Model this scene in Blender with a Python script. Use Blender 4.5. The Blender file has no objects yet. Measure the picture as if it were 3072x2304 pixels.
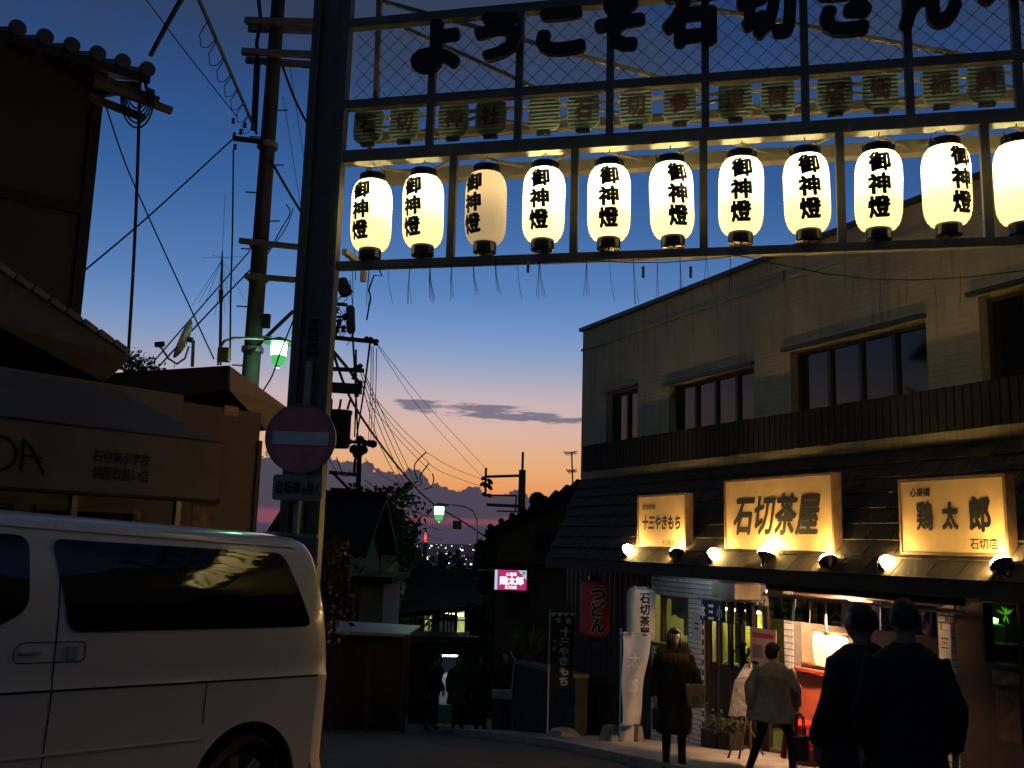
import bpy, bmesh, math, random
from mathutils import Vector, Matrix

random.seed(7)
sc = bpy.context.scene
COL = sc.collection
RAD = math.radians

# ---------------------------------------------------------------- camera
FPX = 2900.0
PITCH, ROLL = RAD(9.36), RAD(1.67)
CAM = Vector((0, 0, 1.5))
_F = Vector((0, math.cos(PITCH), math.sin(PITCH)))
_U0 = Vector((0, -math.sin(PITCH), math.cos(PITCH)))
_R = math.cos(ROLL) * Vector((1, 0, 0)) + math.sin(ROLL) * _U0
_U = -math.sin(ROLL) * Vector((1, 0, 0)) + math.cos(ROLL) * _U0
cd = bpy.data.cameras.new('camera')
cam = bpy.data.objects.new('camera', cd)
COL.objects.link(cam)
cd.sensor_width = 36.0
cd.lens = 36.0 * FPX / 3072.0
cd.clip_start = 0.05
cd.clip_end = 60000
m3 = Matrix((_R, _U, -_F)).transposed()
cam.matrix_world = Matrix.Translation(CAM) @ m3.to_4x4()
sc.camera = cam

# ---------------------------------------------------------------- world: dusk sky
world = bpy.data.worlds.new('World')
sc.world = world
world.use_nodes = True
wt = world.node_tree
for n_ in list(wt.nodes):
    wt.nodes.remove(n_)
W_OUT = wt.nodes.new('ShaderNodeOutputWorld')
W_BG = wt.nodes.new('ShaderNodeBackground')
wt.links.new(W_BG.outputs[0], W_OUT.inputs[0])


def NM(tree, op, a, b=None, c=None, clamp=False):
    n = tree.nodes.new('ShaderNodeMath')
    n.operation = op
    n.use_clamp = clamp
    for i, v in enumerate((a, b, c)):
        if v is None:
            continue
        if isinstance(v, (int, float)):
            n.inputs[i].default_value = v
        else:
            tree.links.new(v, n.inputs[i])
    return n.outputs[0]


def NRamp(tree, fac, stops, interp='LINEAR'):
    n = tree.nodes.new('ShaderNodeValToRGB')
    n.color_ramp.interpolation = interp
    els = n.color_ramp.elements
    while len(els) > 1:
        els.remove(els[0])
    els[0].position = stops[0][0]
    els[0].color = (*stops[0][1], 1)
    for p, c in stops[1:]:
        e = els.new(p)
        e.color = (*c, 1)
    tree.links.new(fac, n.inputs[0])
    return n.outputs[0]


def NMix(tree, fac, a, b, blend='MIX'):
    n = tree.nodes.new('ShaderNodeMix')
    n.data_type = 'RGBA'
    n.blend_type = blend
    for sock, v in ((n.inputs[0], fac), (n.inputs[6], a), (n.inputs[7], b)):
        if isinstance(v, (int, float)):
            sock.default_value = v
        elif isinstance(v, tuple):
            sock.default_value = (*v, 1)
        else:
            tree.links.new(v, sock)
    return n.outputs[2]


def NSmooth(tree, v, a, b):
    n = tree.nodes.new('ShaderNodeMapRange')
    n.interpolation_type = 'SMOOTHSTEP'
    tree.links.new(v, n.inputs[0])
    n.inputs[1].default_value = a
    n.inputs[2].default_value = b
    return n.outputs[0]


def NNoise(tree, vec, scale, detail=4.0, rough=0.55):
    n = tree.nodes.new('ShaderNodeTexNoise')
    n.inputs['Scale'].default_value = scale
    n.inputs['Detail'].default_value = detail
    n.inputs['Roughness'].default_value = rough
    tree.links.new(vec, n.inputs['Vector'])
    return n.outputs[0]


SUN_EL, SUN_AZ = -3.0, -4.0          # the sun has just set, straight down the street
sky = wt.nodes.new('ShaderNodeTexSky')
sky.sky_type = 'NISHITA'
sky.sun_disc = False
sky.sun_elevation = RAD(SUN_EL)
sky.sun_rotation = RAD(SUN_AZ)
sky.altitude = 120
tc = wt.nodes.new('ShaderNodeTexCoord')
DIRV = tc.outputs['Generated']
sep = wt.nodes.new('ShaderNodeSeparateXYZ')
wt.links.new(DIRV, sep.inputs[0])
EL = NM(wt, 'MULTIPLY', NM(wt, 'ARCSINE', sep.outputs[2]), 180 / math.pi)      # degrees above the horizon
AZ = NM(wt, 'MULTIPLY', NM(wt, 'ARCTAN2', sep.outputs[0], sep.outputs[1]), 180 / math.pi)
# dusk tint multiplied onto the sky, by height above the horizon: amber low down, deep blue overhead
TINT = NRamp(wt, NM(wt, 'DIVIDE', EL, 90.0, clamp=True), [
    (0.000, (1.55, 0.80, 0.75)), (0.028, (1.50, 0.96, 1.25)), (0.050, (1.66, 1.14, 1.12)),
    (0.072, (1.84, 1.28, 1.50)), (0.093, (1.80, 1.42, 1.80)), (0.116, (1.15, 1.33, 2.05)),
    (0.138, (0.76, 1.20, 2.20)), (0.160, (0.56, 1.06, 2.05)), (0.222, (0.31, 0.80, 1.72)),
    (0.286, (0.24, 0.66, 1.55)), (0.344, (0.17, 0.45, 1.10)), (0.5, (0.16, 0.30, 0.62)), (1.0, (0.16, 0.26, 0.48))])
base = NMix(wt, 1.0, sky.outputs[0], TINT, 'MULTIPLY')
# low bank of cumulus
nz_v = wt.nodes.new('ShaderNodeMapping')
wt.links.new(DIRV, nz_v.inputs[0])
nz_v.inputs['Scale'].default_value = (1, 1, 1.25)
n1 = NNoise(wt, nz_v.outputs[0], 26.0, 4.0, 0.6)
top = wt.nodes.new('ShaderNodeMapRange')
wt.links.new(AZ, top.inputs[0])
top.inputs[1].default_value, top.inputs[2].default_value = -11.0, 3.0
top.inputs[3].default_value, top.inputs[4].default_value = 4.75, 2.1
topn = NM(wt, 'ADD', top.outputs[0], NM(wt, 'MULTIPLY', NM(wt, 'SUBTRACT', n1, 0.5), 4.6))
bank = NSmooth(wt, NM(wt, 'SUBTRACT', topn, EL), -0.05, 0.10)
n2 = NNoise(wt, nz_v.outputs[0], 9.0, 2.0, 0.55)
bank_col = NMix(wt, n2, (0.034, 0.040, 0.076), (0.062, 0.064, 0.105))
c1 = NMix(wt, NM(wt, 'MULTIPLY', bank, 0.96), base, bank_col)
# rose light under the bank
pv = wt.nodes.new('ShaderNodeMapping')
wt.links.new(DIRV, pv.inputs[0])
pv.inputs['Scale'].default_value = (1, 1, 9)
n3 = NNoise(wt, pv.outputs[0], 7.0, 2.0, 0.5)
pe = NM(wt, 'ADD', EL, NM(wt, 'MULTIPLY', NM(wt, 'SUBTRACT', n3, 0.5), 1.3))
pk = NM(wt, 'MULTIPLY', NSmooth(wt, pe, 0.75, 1.1), NM(wt, 'SUBTRACT', 1.0, NSmooth(wt, pe, 1.2, 1.65)))
c2 = NMix(wt, NM(wt, 'MULTIPLY', pk, 0.75), c1, (0.27, 0.070, 0.105))
low = NM(wt, 'SUBTRACT', 1.0, NSmooth(wt, EL, 0.2, 1.0))
c3 = NMix(wt, NM(wt, 'MULTIPLY', low, 0.7), c2, (0.065, 0.050, 0.085))
# thin streak of stratus above the glow
sv = wt.nodes.new('ShaderNodeMapping')
wt.links.new(DIRV, sv.inputs[0])
sv.inputs['Scale'].default_value = (1, 1, 8)
n4 = NNoise(wt, sv.outputs[0], 11.0, 4.0, 0.62)
sEL = NM(wt, 'ABSOLUTE', NM(wt, 'SUBTRACT', NM(wt, 'ADD', EL, NM(wt, 'MULTIPLY', AZ, 0.04)), 7.55))
band = NM(wt, 'SUBTRACT', 1.0, NSmooth(wt, sEL, 0.10, 1.0))
azb = NM(wt, 'MULTIPLY', NSmooth(wt, AZ, -8.6, -5.6), NM(wt, 'SUBTRACT', 1.0, NSmooth(wt, AZ, 3.5, 9.0)))
st = NSmooth(wt, NM(wt, 'ADD', n4, NM(wt, 'MULTIPLY', NM(wt, 'MULTIPLY', band, azb), 0.42)), 0.80, 0.90)
c4 = NMix(wt, NM(wt, 'MULTIPLY', st, 0.8), c3, (0.115, 0.115, 0.19))
# grey veil overhead
hv = wt.nodes.new('ShaderNodeMapping')
wt.links.new(DIRV, hv.inputs[0])
n5 = NNoise(wt, hv.outputs[0], 3.4, 3.0, 0.55)
veil = NM(wt, 'MULTIPLY', NSmooth(wt, EL, 20.0, 29.0), NSmooth(wt, n5, 0.30, 0.56))
c5 = NMix(wt, NM(wt, 'MULTIPLY', veil, 0.88), c4, (0.036, 0.050, 0.088))
wt.links.new(c5, W_BG.inputs[0])
W_BG.inputs[1].default_value = 1.0

# afterglow: the sun is under the horizon, only a faint wide glow is left
sl = bpy.data.lights.new('sun', 'SUN')
sun = bpy.data.objects.new('sun', sl)
COL.objects.link(sun)
sl.energy = 0.04
sl.angle = RAD(25)
sl.color = (1.0, 0.62, 0.42)
_sd = Vector((math.sin(RAD(SUN_AZ)), math.cos(RAD(SUN_AZ)), math.sin(RAD(4)))).normalized()
sun.rotation_euler = (-_sd).to_track_quat('-Z', 'Y').to_euler()
sun.location = (0, 30, 30)

vs = sc.view_settings
vs.view_transform = 'Standard'
vs.look = 'None'
vs.exposure = 0.0
vs.gamma = 1.0
vs.use_curve_mapping = False
sc.cycles.use_denoising = True
world.cycles.sampling_method = 'MANUAL'
world.cycles.sample_map_resolution = 256
sc.cycles.use_adaptive_sampling = True
sc.cycles.adaptive_threshold = 0.02
sc.cycles.max_bounces = 6
sc.cycles.diffuse_bounces = 2
sc.cycles.glossy_bounces = 3
sc.cycles.transmission_bounces = 4
sc.cycles.transparent_max_bounces = 8
sc.cycles.caustics_reflective = False
sc.cycles.caustics_refractive = False
sc.cycles.sample_clamp_indirect = 4.0


# ---------------------------------------------------------------- pixel rays (photo pixels) -> world points
def ray(px, py):
    return _F * FPX + _R * (px - 1536) - _U * (py - 1152)


def atY(px, py, Y):
    d = ray(px, py)
    return CAM + d * (Y / d.y)


def hit(px, py, P, n):
    d = ray(px, py)
    return CAM + d * ((Vector(P) - CAM).dot(n) / d.dot(n))


def ground_z(y):
    if y < -25:            # the mountain that rises behind the camera
        return 1.5 + 0.42 * (-25 - y) if y > -900 else 369.0
    if y < 6:
        return -0.06 * y
    if y < 15:
        return -0.36 - 0.122 * (y - 6)
    if y < 150:
        return -1.458 - 0.16 * (y - 15)
    z = -23.06 - 0.11 * (y - 150)
    return max(z, -95.0)


# ---------------------------------------------------------------- frames: x along, y outward, z up
class Frame:
    def __init__(self, o, ex, ey, ez=(0, 0, 1)):
        self.o, self.ex, self.ey, self.ez = Vector(o), Vector(ex), Vector(ey), Vector(ez)

    def __call__(self, x, y, z):
        return self.o + self.ex * x + self.ey * y + self.ez * z

    def px(self, px, py, off=0.0):
        """photo pixel -> (x, z) on the plane y = off"""
        q = hit(px, py, self.o + self.ey * off, self.ey) - self.o
        return q.dot(self.ex), q.dot(self.ez)


ID = Frame((0, 0, 0), (1, 0, 0), (0, 1, 0))


# ---------------------------------------------------------------- materials
MATS = {}


def mat(name, col, rough=0.7, metal=0.0, var=0.18, vscale=6.0, bump=0.0, bscale=40.0, emit=None, estr=0.0,
        spec=None, coat=0.0, alpha_glass=False, col2=None):
    if name in MATS:
        return MATS[name]
    m = bpy.data.materials.new(name)
    m.use_nodes = True
    nt = m.node_tree
    b = nt.nodes['Principled BSDF']
    b.inputs['Roughness'].default_value = rough
    b.inputs['Metallic'].default_value = metal
    if spec is not None:
        b.inputs['Specular IOR Level'].default_value = spec
    if coat:
        b.inputs['Coat Weight'].default_value = coat
        b.inputs['Coat Roughness'].default_value = 0.06
    tcn = nt.nodes.new('ShaderNodeTexCoord')
    nz = NNoise(nt, tcn.outputs['Object'], vscale, 5.0, 0.6)
    c2 = col2 if col2 else tuple(max(0, c * (1 - var)) for c in col)
    c1_ = col if col2 else tuple(min(1, c * (1 + var)) for c in col)
    rmp = NRamp(nt, nz, [(0.32, c2), (0.68, c1_)])
    nt.links.new(rmp, b.inputs['Base Color'])
    if bump:
        nb = NNoise(nt, tcn.outputs['Object'], bscale, 4.0, 0.6)
        bn = nt.nodes.new('ShaderNodeBump')
        bn.inputs['Strength'].default_value = bump
        bn.inputs['Distance'].default_value = 0.02
        nt.links.new(nb, bn.inputs['Height'])
        nt.links.new(bn.outputs[0], b.inputs['Normal'])
    if emit:
        b.inputs['Emission Color'].default_value = (*emit, 1)
        b.inputs['Emission Strength'].default_value = estr
    MATS[name] = m
    return m


def mat_emit(name, col, strength):
    if name in MATS:
        return MATS[name]
    m = bpy.data.materials.new(name)
    m.use_nodes = True
    nt = m.node_tree
    nt.nodes.remove(nt.nodes['Principled BSDF'])
    e = nt.nodes.new('ShaderNodeEmission')
    e.inputs[0].default_value = (*col, 1)
    e.inputs[1].default_value = strength
    nt.links.new(e.outputs[0], nt.nodes['Material Output'].inputs[0])
    MATS[name] = m
    return m


def mat_glass(name, tint=(0.02, 0.025, 0.03), rough=0.03, trans=0.0):
    """dark window glass: glossy coat over a see-through or dark body"""
    if name in MATS:
        return MATS[name]
    m = bpy.data.materials.new(name)
    m.use_nodes = True
    nt = m.node_tree
    b = nt.nodes['Principled BSDF']
    b.inputs['Base Color'].default_value = (*tint, 1)
    b.inputs['Roughness'].default_value = rough
    b.inputs['IOR'].default_value = 1.7
    if trans:
        t = nt.nodes.new('ShaderNodeBsdfTransparent')
        t.inputs[0].default_value = (0.85, 0.9, 0.9, 1)
        mx = nt.nodes.new('ShaderNodeMixShader')
        mx.inputs[0].default_value = trans
        nt.links.new(b.outputs[0], mx.inputs[1])
        nt.links.new(t.outputs[0], mx.inputs[2])
        nt.links.new(mx.outputs[0], nt.nodes['Material Output'].inputs[0])
    MATS[name] = m
    return m


def mat_paper(name, col, emit, estr, trans=1.0):
    """lantern paper: lets the bulb inside shine through, with a little glow of its own"""
    if name in MATS:
        return MATS[name]
    m = bpy.data.materials.new(name)
    m.use_nodes = True
    nt = m.node_tree
    nt.nodes.remove(nt.nodes['Principled BSDF'])
    out = nt.nodes['Material Output']
    d = nt.nodes.new('ShaderNodeBsdfDiffuse')
    t = nt.nodes.new('ShaderNodeBsdfTranslucent')
    tcn = nt.nodes.new('ShaderNodeTexCoord')
    nz = NNoise(nt, tcn.outputs['Object'], 30, 4, 0.6)
    rc = NRamp(nt, nz, [(0.3, tuple(c * 0.92 for c in col)), (0.7, col)])
    nt.links.new(rc, d.inputs[0])
    nt.links.new(rc, t.inputs[0])
    mx = nt.nodes.new('ShaderNodeMixShader')
    mx.inputs[0].default_value = 0.55
    nt.links.new(d.outputs[0], mx.inputs[1])
    nt.links.new(t.outputs[0], mx.inputs[2])
    e = nt.nodes.new('ShaderNodeEmission')
    e.inputs[0].default_value = (*emit, 1)
    e.inputs[1].default_value = estr
    ad = nt.nodes.new('ShaderNodeAddShader')
    nt.links.new(mx.outputs[0], ad.inputs[0])
    nt.links.new(e.outputs[0], ad.inputs[1])
    nt.links.new(ad.outputs[0], out.inputs[0])
    MATS[name] = m
    return m


# ---------------------------------------------------------------- mesh builder
class MB:
    def __init__(self, fr=ID):
        self.v, self.f, self.fr = [], [], fr

    def add(self, vs_, fs):
        n = len(self.v)
        self.v += [Vector(p) for p in vs_]
        self.f += [[i + n for i in q] for q in fs]
        return self

    def pts(self, ps):
        return [self.fr(*p) for p in ps]

    def box(self, x0, x1, y0, y1, z0, z1):
        p = [(x0, y0, z0), (x1, y0, z0), (x1, y1, z0), (x0, y1, z0), (x0, y0, z1), (x1, y0, z1), (x1, y1, z1), (x0, y1, z1)]
        return self.add(self.pts(p), [(0, 3, 2, 1), (4, 5, 6, 7), (0, 1, 5, 4), (1, 2, 6, 5), (2, 3, 7, 6), (3, 0, 4, 7)])

    def hexa(self, p8):
        return self.add(p8, [(0, 3, 2, 1), (4, 5, 6, 7), (0, 1, 5, 4), (1, 2, 6, 5), (2, 3, 7, 6), (3, 0, 4, 7)])

    def bar(self, a, b, w, h=None, up=(0, 0, 1)):
        """rectangular bar from a to b (frame coordinates)"""
        a, b = self.fr(*a), self.fr(*b)
        h = w if h is None else h
        d = (b - a).normalized()
        upv = Vector(up)
        if abs(d.dot(upv)) > 0.95:
            upv = self.fr.ey.copy()
        sx = d.cross(upv).normalized()
        sy = sx.cross(d).normalized()
        p = []
        for c in (a, b):
            for i, j in ((-1, -1), (1, -1), (1, 1), (-1, 1)):
                p.append(c + sx * (i * w / 2) + sy * (j * h / 2))
        return self.add(p, [(0, 1, 2, 3), (7, 6, 5, 4), (0, 4, 5, 1), (1, 5, 6, 2), (2, 6, 7, 3), (3, 7, 4, 0)])

    def tube(self, path, r, seg=6, caps=True):
        P = [self.fr(*p) for p in path]
        R = r if isinstance(r, (list, tuple)) else [r] * len(P)
        n0 = len(self.v)
        prev = None
        for i, c in enumerate(P):
            d = (P[min(i + 1, len(P) - 1)] - P[max(i - 1, 0)])
            d = d.normalized() if d.length > 1e-9 else Vector((0, 0, 1))
            if prev is None:
                prev = d.orthogonal().normalized()
            prev = (prev - d * prev.dot(d))
            prev = prev.normalized() if prev.length > 1e-6 else d.orthogonal().normalized()
            bt = d.cross(prev)
            for k in range(seg):
                a = 2 * math.pi * k / seg
                self.v.append(c + (prev * math.cos(a) + bt * math.sin(a)) * R[i])
        for i in range(len(P) - 1):
            for k in range(seg):
                k2 = (k + 1) % seg
                self.f.append([n0 + i * seg + k, n0 + i * seg + k2, n0 + (i + 1) * seg + k2, n0 + (i + 1) * seg + k])
        if caps:
            self.f.append([n0 + k for k in range(seg)][::-1])
            e = n0 + (len(P) - 1) * seg
            self.f.append([e + k for k in range(seg)])
        return self

    def lathe(self, prof, seg=20, c=(0, 0, 0), axis=None, caps=True):
        """profile [(r, h)] turned about axis through c"""
        ax = Vector(axis).normalized() if axis else Vector((0, 0, 1))
        e1 = ax.orthogonal().normalized() if abs(ax.z) < 0.999 else Vector((1, 0, 0))
        e2 = ax.cross(e1)
        c = self.fr(*c)
        n0 = len(self.v)
        for r, h in prof:
            for k in range(seg):
                a = 2 * math.pi * k / seg
                self.v.append(c + ax * h + (e1 * math.cos(a) + e2 * math.sin(a)) * r)
        for i in range(len(prof) - 1):
            for k in range(seg):
                k2 = (k + 1) % seg
                self.f.append([n0 + i * seg + k, n0 + i * seg + k2, n0 + (i + 1) * seg + k2, n0 + (i + 1) * seg + k])
        if caps:
            if prof[0][0] > 1e-5:
                self.f.append([n0 + k for k in range(seg)][::-1])
            if prof[-1][0] > 1e-5:
                e = n0 + (len(prof) - 1) * seg
                self.f.append([e + k for k in range(seg)])
        return self

    def prism(self, poly, y0, y1):
        """polygon in the frame's x-z plane, thickness y0..y1"""
        n = len(poly)
        p = self.pts([(x, y0, z) for x, z in poly]) + self.pts([(x, y1, z) for x, z in poly])
        fs = [list(range(n))[::-1], [n + i for i in range(n)]]
        for i in range(n):
            j = (i + 1) % n
            fs.append([i, j, n + j, n + i])
        return self.add(p, fs)

    def quad(self, *ps):
        return self.add(self.pts(ps), [list(range(len(ps)))])

    def grid(self, rows):
        """rows of world points"""
        n0 = len(self.v)
        nx = len(rows[0])
        for r in rows:
            self.v += [Vector(p) for p in r]
        for i in range(len(rows) - 1):
            for k in range(nx - 1):
                a = n0 + i * nx + k
                self.f.append([a, a + 1, a + nx + 1, a + nx])
        return self

    def mesh(self, name, off=(0, 0, 0), smooth=False, recalc=True, material=None):
        me = bpy.data.meshes.new(name)
        o = Vector(off)
        me.from_pydata([tuple(p - o) for p in self.v], [], self.f)
        if recalc:
            bm = bmesh.new()
            bm.from_mesh(me)
            bmesh.ops.recalc_face_normals(bm, faces=bm.faces)
            bm.to_mesh(me)
            bm.free()
        if smooth:
            if smooth is True:
                smooth = 40
            me.shade_smooth()
            me.set_sharp_from_angle(angle=RAD(smooth))
        if material:
            me.materials.append(material)
        return me

    def build(self, name, material, parent=None, smooth=False, bevel=0.0, recalc=True):
        off = root_loc(parent)
        me = self.mesh(name, off, smooth, recalc, material)
        o = bpy.data.objects.new(name, me)
        COL.objects.link(o)
        o.parent = parent
        if bevel:
            b = o.modifiers.new('bevel', 'BEVEL')
            b.width = bevel
            b.segments = 2
            b.limit_method = 'ANGLE'
        return o


def root_loc(o):
    if o is None:
        return Vector((0, 0, 0))
    while o.parent is not None:
        o = o.parent
    return Vector(o.location)


def tag(o, label, cat, group=None, kind=None):
    if label:
        o['label'] = label
    if cat:
        o['category'] = cat
    if group:
        o['group'] = group
    if kind:
        o['kind'] = kind
    return o


def thing(name, label, cat, loc=(0, 0, 0), group=None):
    o = bpy.data.objects.new(name, None)
    COL.objects.link(o)
    o.empty_display_size = 0.2
    o.location = loc
    return tag(o, label, cat, group)


def inst(me, name, parent, loc, rot=(0, 0, 0)):
    """piece that shares mesh data; loc is a world point"""
    o = bpy.data.objects.new(name, me)
    COL.objects.link(o)
    o.location = Vector(loc) - root_loc(parent)
    o.rotation_euler = rot
    o.parent = parent
    return o


def copy_tree(o, parent=None):
    c = o.copy()
    COL.objects.link(c)
    c.parent = parent
    for ch in list(o.children):
        copy_tree(ch, c)
    return c


_TXT = {}


def text_geo(body, bold=0.02, extrude=0.0, res=3):
    """text outline (size 1) in Blender's built-in font: verts, faces, bounds.
    Strokes are thickened by laying shifted copies of the glyph over one another."""
    key = (body, bold, extrude, res)
    if key in _TXT:
        return _TXT[key]
    cu = bpy.data.curves.new('txt', 'FONT')
    cu.body = body
    cu.size = 1.0
    cu.extrude = extrude
    cu.resolution_u = res
    ob = bpy.data.objects.new('txt', cu)
    COL.objects.link(ob)
    dg = bpy.context.evaluated_depsgraph_get()
    me = bpy.data.meshes.new_from_object(ob.evaluated_get(dg))
    v0 = [v.co.copy() for v in me.vertices]
    f0 = [list(p.vertices) for p in me.polygons]
    bpy.data.objects.remove(ob)
    bpy.data.curves.remove(cu)
    bpy.data.meshes.remove(me)
    vv, ff = [], []
    shifts = [(0, 0)]
    if bold > 0:
        nk = 8 if bold < 0.05 else 12
        shifts += [(bold * math.cos(2 * math.pi * k / nk), bold * math.sin(2 * math.pi * k / nk)) for k in range(nk)]
    for k, (dx, dy) in enumerate(shifts):
        n0 = len(vv)
        vv += [Vector((v.x + dx, v.y + dy, v.z + k * 1e-5)) for v in v0]
        ff += [[i + n0 for i in q] for q in f0]
    xs_ = [v.x for v in vv]
    ys_ = [v.y for v in vv]
    r = (vv, ff, (min(xs_), max(xs_), min(ys_), max(ys_)))
    _TXT[key] = r
    return r


def text_mb(fr, body, x0, x1, z0, z1, y, bold=0.02, extrude=0.0, shear=0.0, depth=None, mb=None, lift=1):
    """text fitted into the frame rectangle x0..x1, z0..z1 at offset y"""
    vv, ff, (a, b, c, d) = text_geo(body, bold, extrude)
    mb = mb or MB(fr)
    sx, sz = (x1 - x0) / (b - a), (z1 - z0) / (d - c)
    ps = []
    for v in vv:
        t = (v.y - c) / (d - c) - 0.5
        yy = y + (v.z / extrude * depth if (depth and extrude) else v.z * 20 * lift)
        ps.append(fr(x0 + (v.x - a) * sx + shear * t * (z1 - z0), yy, z0 + (v.y - c) * sz))
    return mb.add(ps, ff)


def sag(a, b, dip, n=14):
    a, b = Vector(a), Vector(b)
    out = []
    for i in range(n + 1):
        t = i / n
        p = a.lerp(b, t)
        p.z -= dip * 4 * t * (1 - t)
        out.append(tuple(p))
    return out

# ================================================================ materials in use
M_ASPHALT = mat('asphalt', (0.045, 0.045, 0.048), 0.85, var=0.3, vscale=3.0, bump=0.4, bscale=90)
M_PAVE = mat('pavement_concrete', (0.30, 0.29, 0.27), 0.85, var=0.2, vscale=2.5, bump=0.25, bscale=60)
M_CITY = mat('far_plain', (0.030, 0.030, 0.035), 0.95)
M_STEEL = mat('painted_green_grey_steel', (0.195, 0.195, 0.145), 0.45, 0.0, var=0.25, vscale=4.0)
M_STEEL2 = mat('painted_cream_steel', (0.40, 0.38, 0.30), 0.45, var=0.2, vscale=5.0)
M_BLACK = mat('black_lacquer', (0.012, 0.012, 0.012), 0.22, var=0.2)
M_MATTBLACK = mat('matt_black', (0.010, 0.010, 0.011), 0.8, var=0.2)
M_INK = mat('black_ink', (0.008, 0.007, 0.006), 0.7, var=0.1)
M_WIRE = mat('black_cable', (0.012, 0.012, 0.013), 0.6, var=0.2)
M_GALV = mat('galvanised_steel', (0.28, 0.28, 0.28), 0.45, 0.6, var=0.2, vscale=8)
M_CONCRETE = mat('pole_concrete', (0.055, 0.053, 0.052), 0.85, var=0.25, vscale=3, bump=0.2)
M_DARKWOOD = mat('dark_stained_wood', (0.026, 0.018, 0.013), 0.65, var=0.35, vscale=7, bump=0.2)
M_WOOD = mat('brown_wood', (0.16, 0.095, 0.055), 0.6, var=0.3, vscale=8, bump=0.2)
M_WHITE = mat('white_paint', (0.75, 0.75, 0.73), 0.5, var=0.08)
M_TILE = mat('glazed_wall_tile', (0.72, 0.74, 0.76), 0.3, var=0.14, vscale=9)
M_GROUT = mat('tile_grout', (0.12, 0.12, 0.12), 0.9)

# ================================================================ ground
ys = [-2500, -900, -300, -100, -40, -25, -8, 0, 3, 6, 8, 10, 12, 15, 20, 30, 50, 80, 110, 150, 300, 500, 804, 1200, 2500, 6000, 15000, 40000]
xs = [-30000, -6000, -1200, -300, -80, -30, -12, -6, -2, 0, 2, 6, 12, 30, 80, 300, 1200, 6000, 30000]
g = MB()
g.grid([[(x, y, ground_z(y)) for x in xs] for y in ys])
ground = tag(g.build('ground', M_ASPHALT), None, None, kind='structure')

# ---------------------------------------------------------------- frames of the two big things
GTH = RAD(12.7)
GATE = Frame(Vector((-1.658, 8.6, 0)), (math.cos(GTH), -math.sin(GTH), 0), (math.sin(GTH), math.cos(GTH), 0))  # y = away from the camera
FPH = RAD(24.3)
FAC = Frame(Vector((3.619, 14.7, 0)), (math.sin(FPH), -math.cos(FPH), 0), (-math.cos(FPH), -math.sin(FPH), 0))  # y = out of the wall

# pavement in front of the restaurant, with a kerb
def pave_z(p, dz):
    return Vector((p.x, p.y, ground_z(p.y) + dz))


pv_ = MB()
rows_t = []
for i in range(25):
    u_ = -7.0 + i * 0.6
    edge = 2.15 + 0.10 * (u_ + 3)
    a, b = FAC(u_, -0.2, 0), FAC(u_, edge, 0)
    rows_t.append([pave_z(a, 0.10), pave_z(a.lerp(b, .5), 0.10), pave_z(b, 0.10)])
pv_.grid(rows_t)
pave = tag(pv_.build('pavement', M_PAVE), None, None, kind='structure')
kb_m = mat('kerb_stone', (0.34, 0.33, 0.31), 0.8, var=0.2, vscale=3, bump=0.3)
for i in range(24):
    u_ = -7.0 + i * 0.6
    e0, e1 = 2.15 + 0.10 * (u_ + 3), 2.15 + 0.10 * (u_ + 3.6)
    a0, a1 = FAC(u_ + 0.006, e0, 0), FAC(u_ + 0.594, e1, 0)
    b0, b1 = FAC(u_ + 0.006, e0 + 0.15, 0), FAC(u_ + 0.594, e1 + 0.15, 0)
    k_ = MB()
    k_.hexa([pave_z(a0, -0.05), pave_z(a1, -0.05), pave_z(b1, -0.05), pave_z(b0, -0.05),
             pave_z(a0, 0.106), pave_z(a1, 0.106), pave_z(b1, 0.106), pave_z(b0, 0.106)])
    k_.build('kerb_stone', kb_m, pave)

# ================================================================ the gate over the street
gate_o = thing('street_gate', 'green grey steel gate spanning the street with big black letters and lanterns', 'gate',
               GATE(-0.25, 0.15, ground_z(8.5)))
S_END = 9.2
# left column: two channel sections with a recessed web between (also one column beyond the right edge of the frame)
zb, zt = ground_z(8.4) - 0.2, 7.6


def gate_column(s0):
    c = MB(GATE)
    c.box(s0 - 0.315, s0 - 0.015, 0.035, 0.06, zb, zt)
    c.build('column_web', M_STEEL, gate_o)
    for a, b in ((s0 - 0.355, s0 - 0.315), (s0 - 0.015, s0 + 0.025)):
        c = MB(GATE)
        c.box(a, b, -0.02, 0.09, zb, zt)
        c.build('column_flange', M_STEEL, gate_o)
    for a, b in ((s0 - 0.314, s0 - 0.275), (s0 - 0.055, s0 - 0.016)):
        c = MB(GATE)
        c.box(a, b, -0.015, 0.006, zb, zt)
        c.build('column_lip', M_STEEL, gate_o)
    c = MB(GATE)
    c.box(s0 - 0.55, s0 + 0.2, -0.2, 0.45, zb - 0.1, zb + 0.30)
    c.build('column_base', M_CONCRETE, gate_o)
    for z_ in (1.2, 2.6, 4.1, 5.3):
        for a in (s0 - 0.295, s0 - 0.035):
            c = MB(GATE)
            c.lathe([(0.0, 0.0), (0.016, 0.0), (0.016, -0.01), (0.0, -0.012)], 6, c=(a, -0.016, z_), axis=GATE.ey)
            c.build('bolt', M_GALV, gate_o)


gate_column(-0.02)
gate_column(S_END + 0.43)
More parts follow.
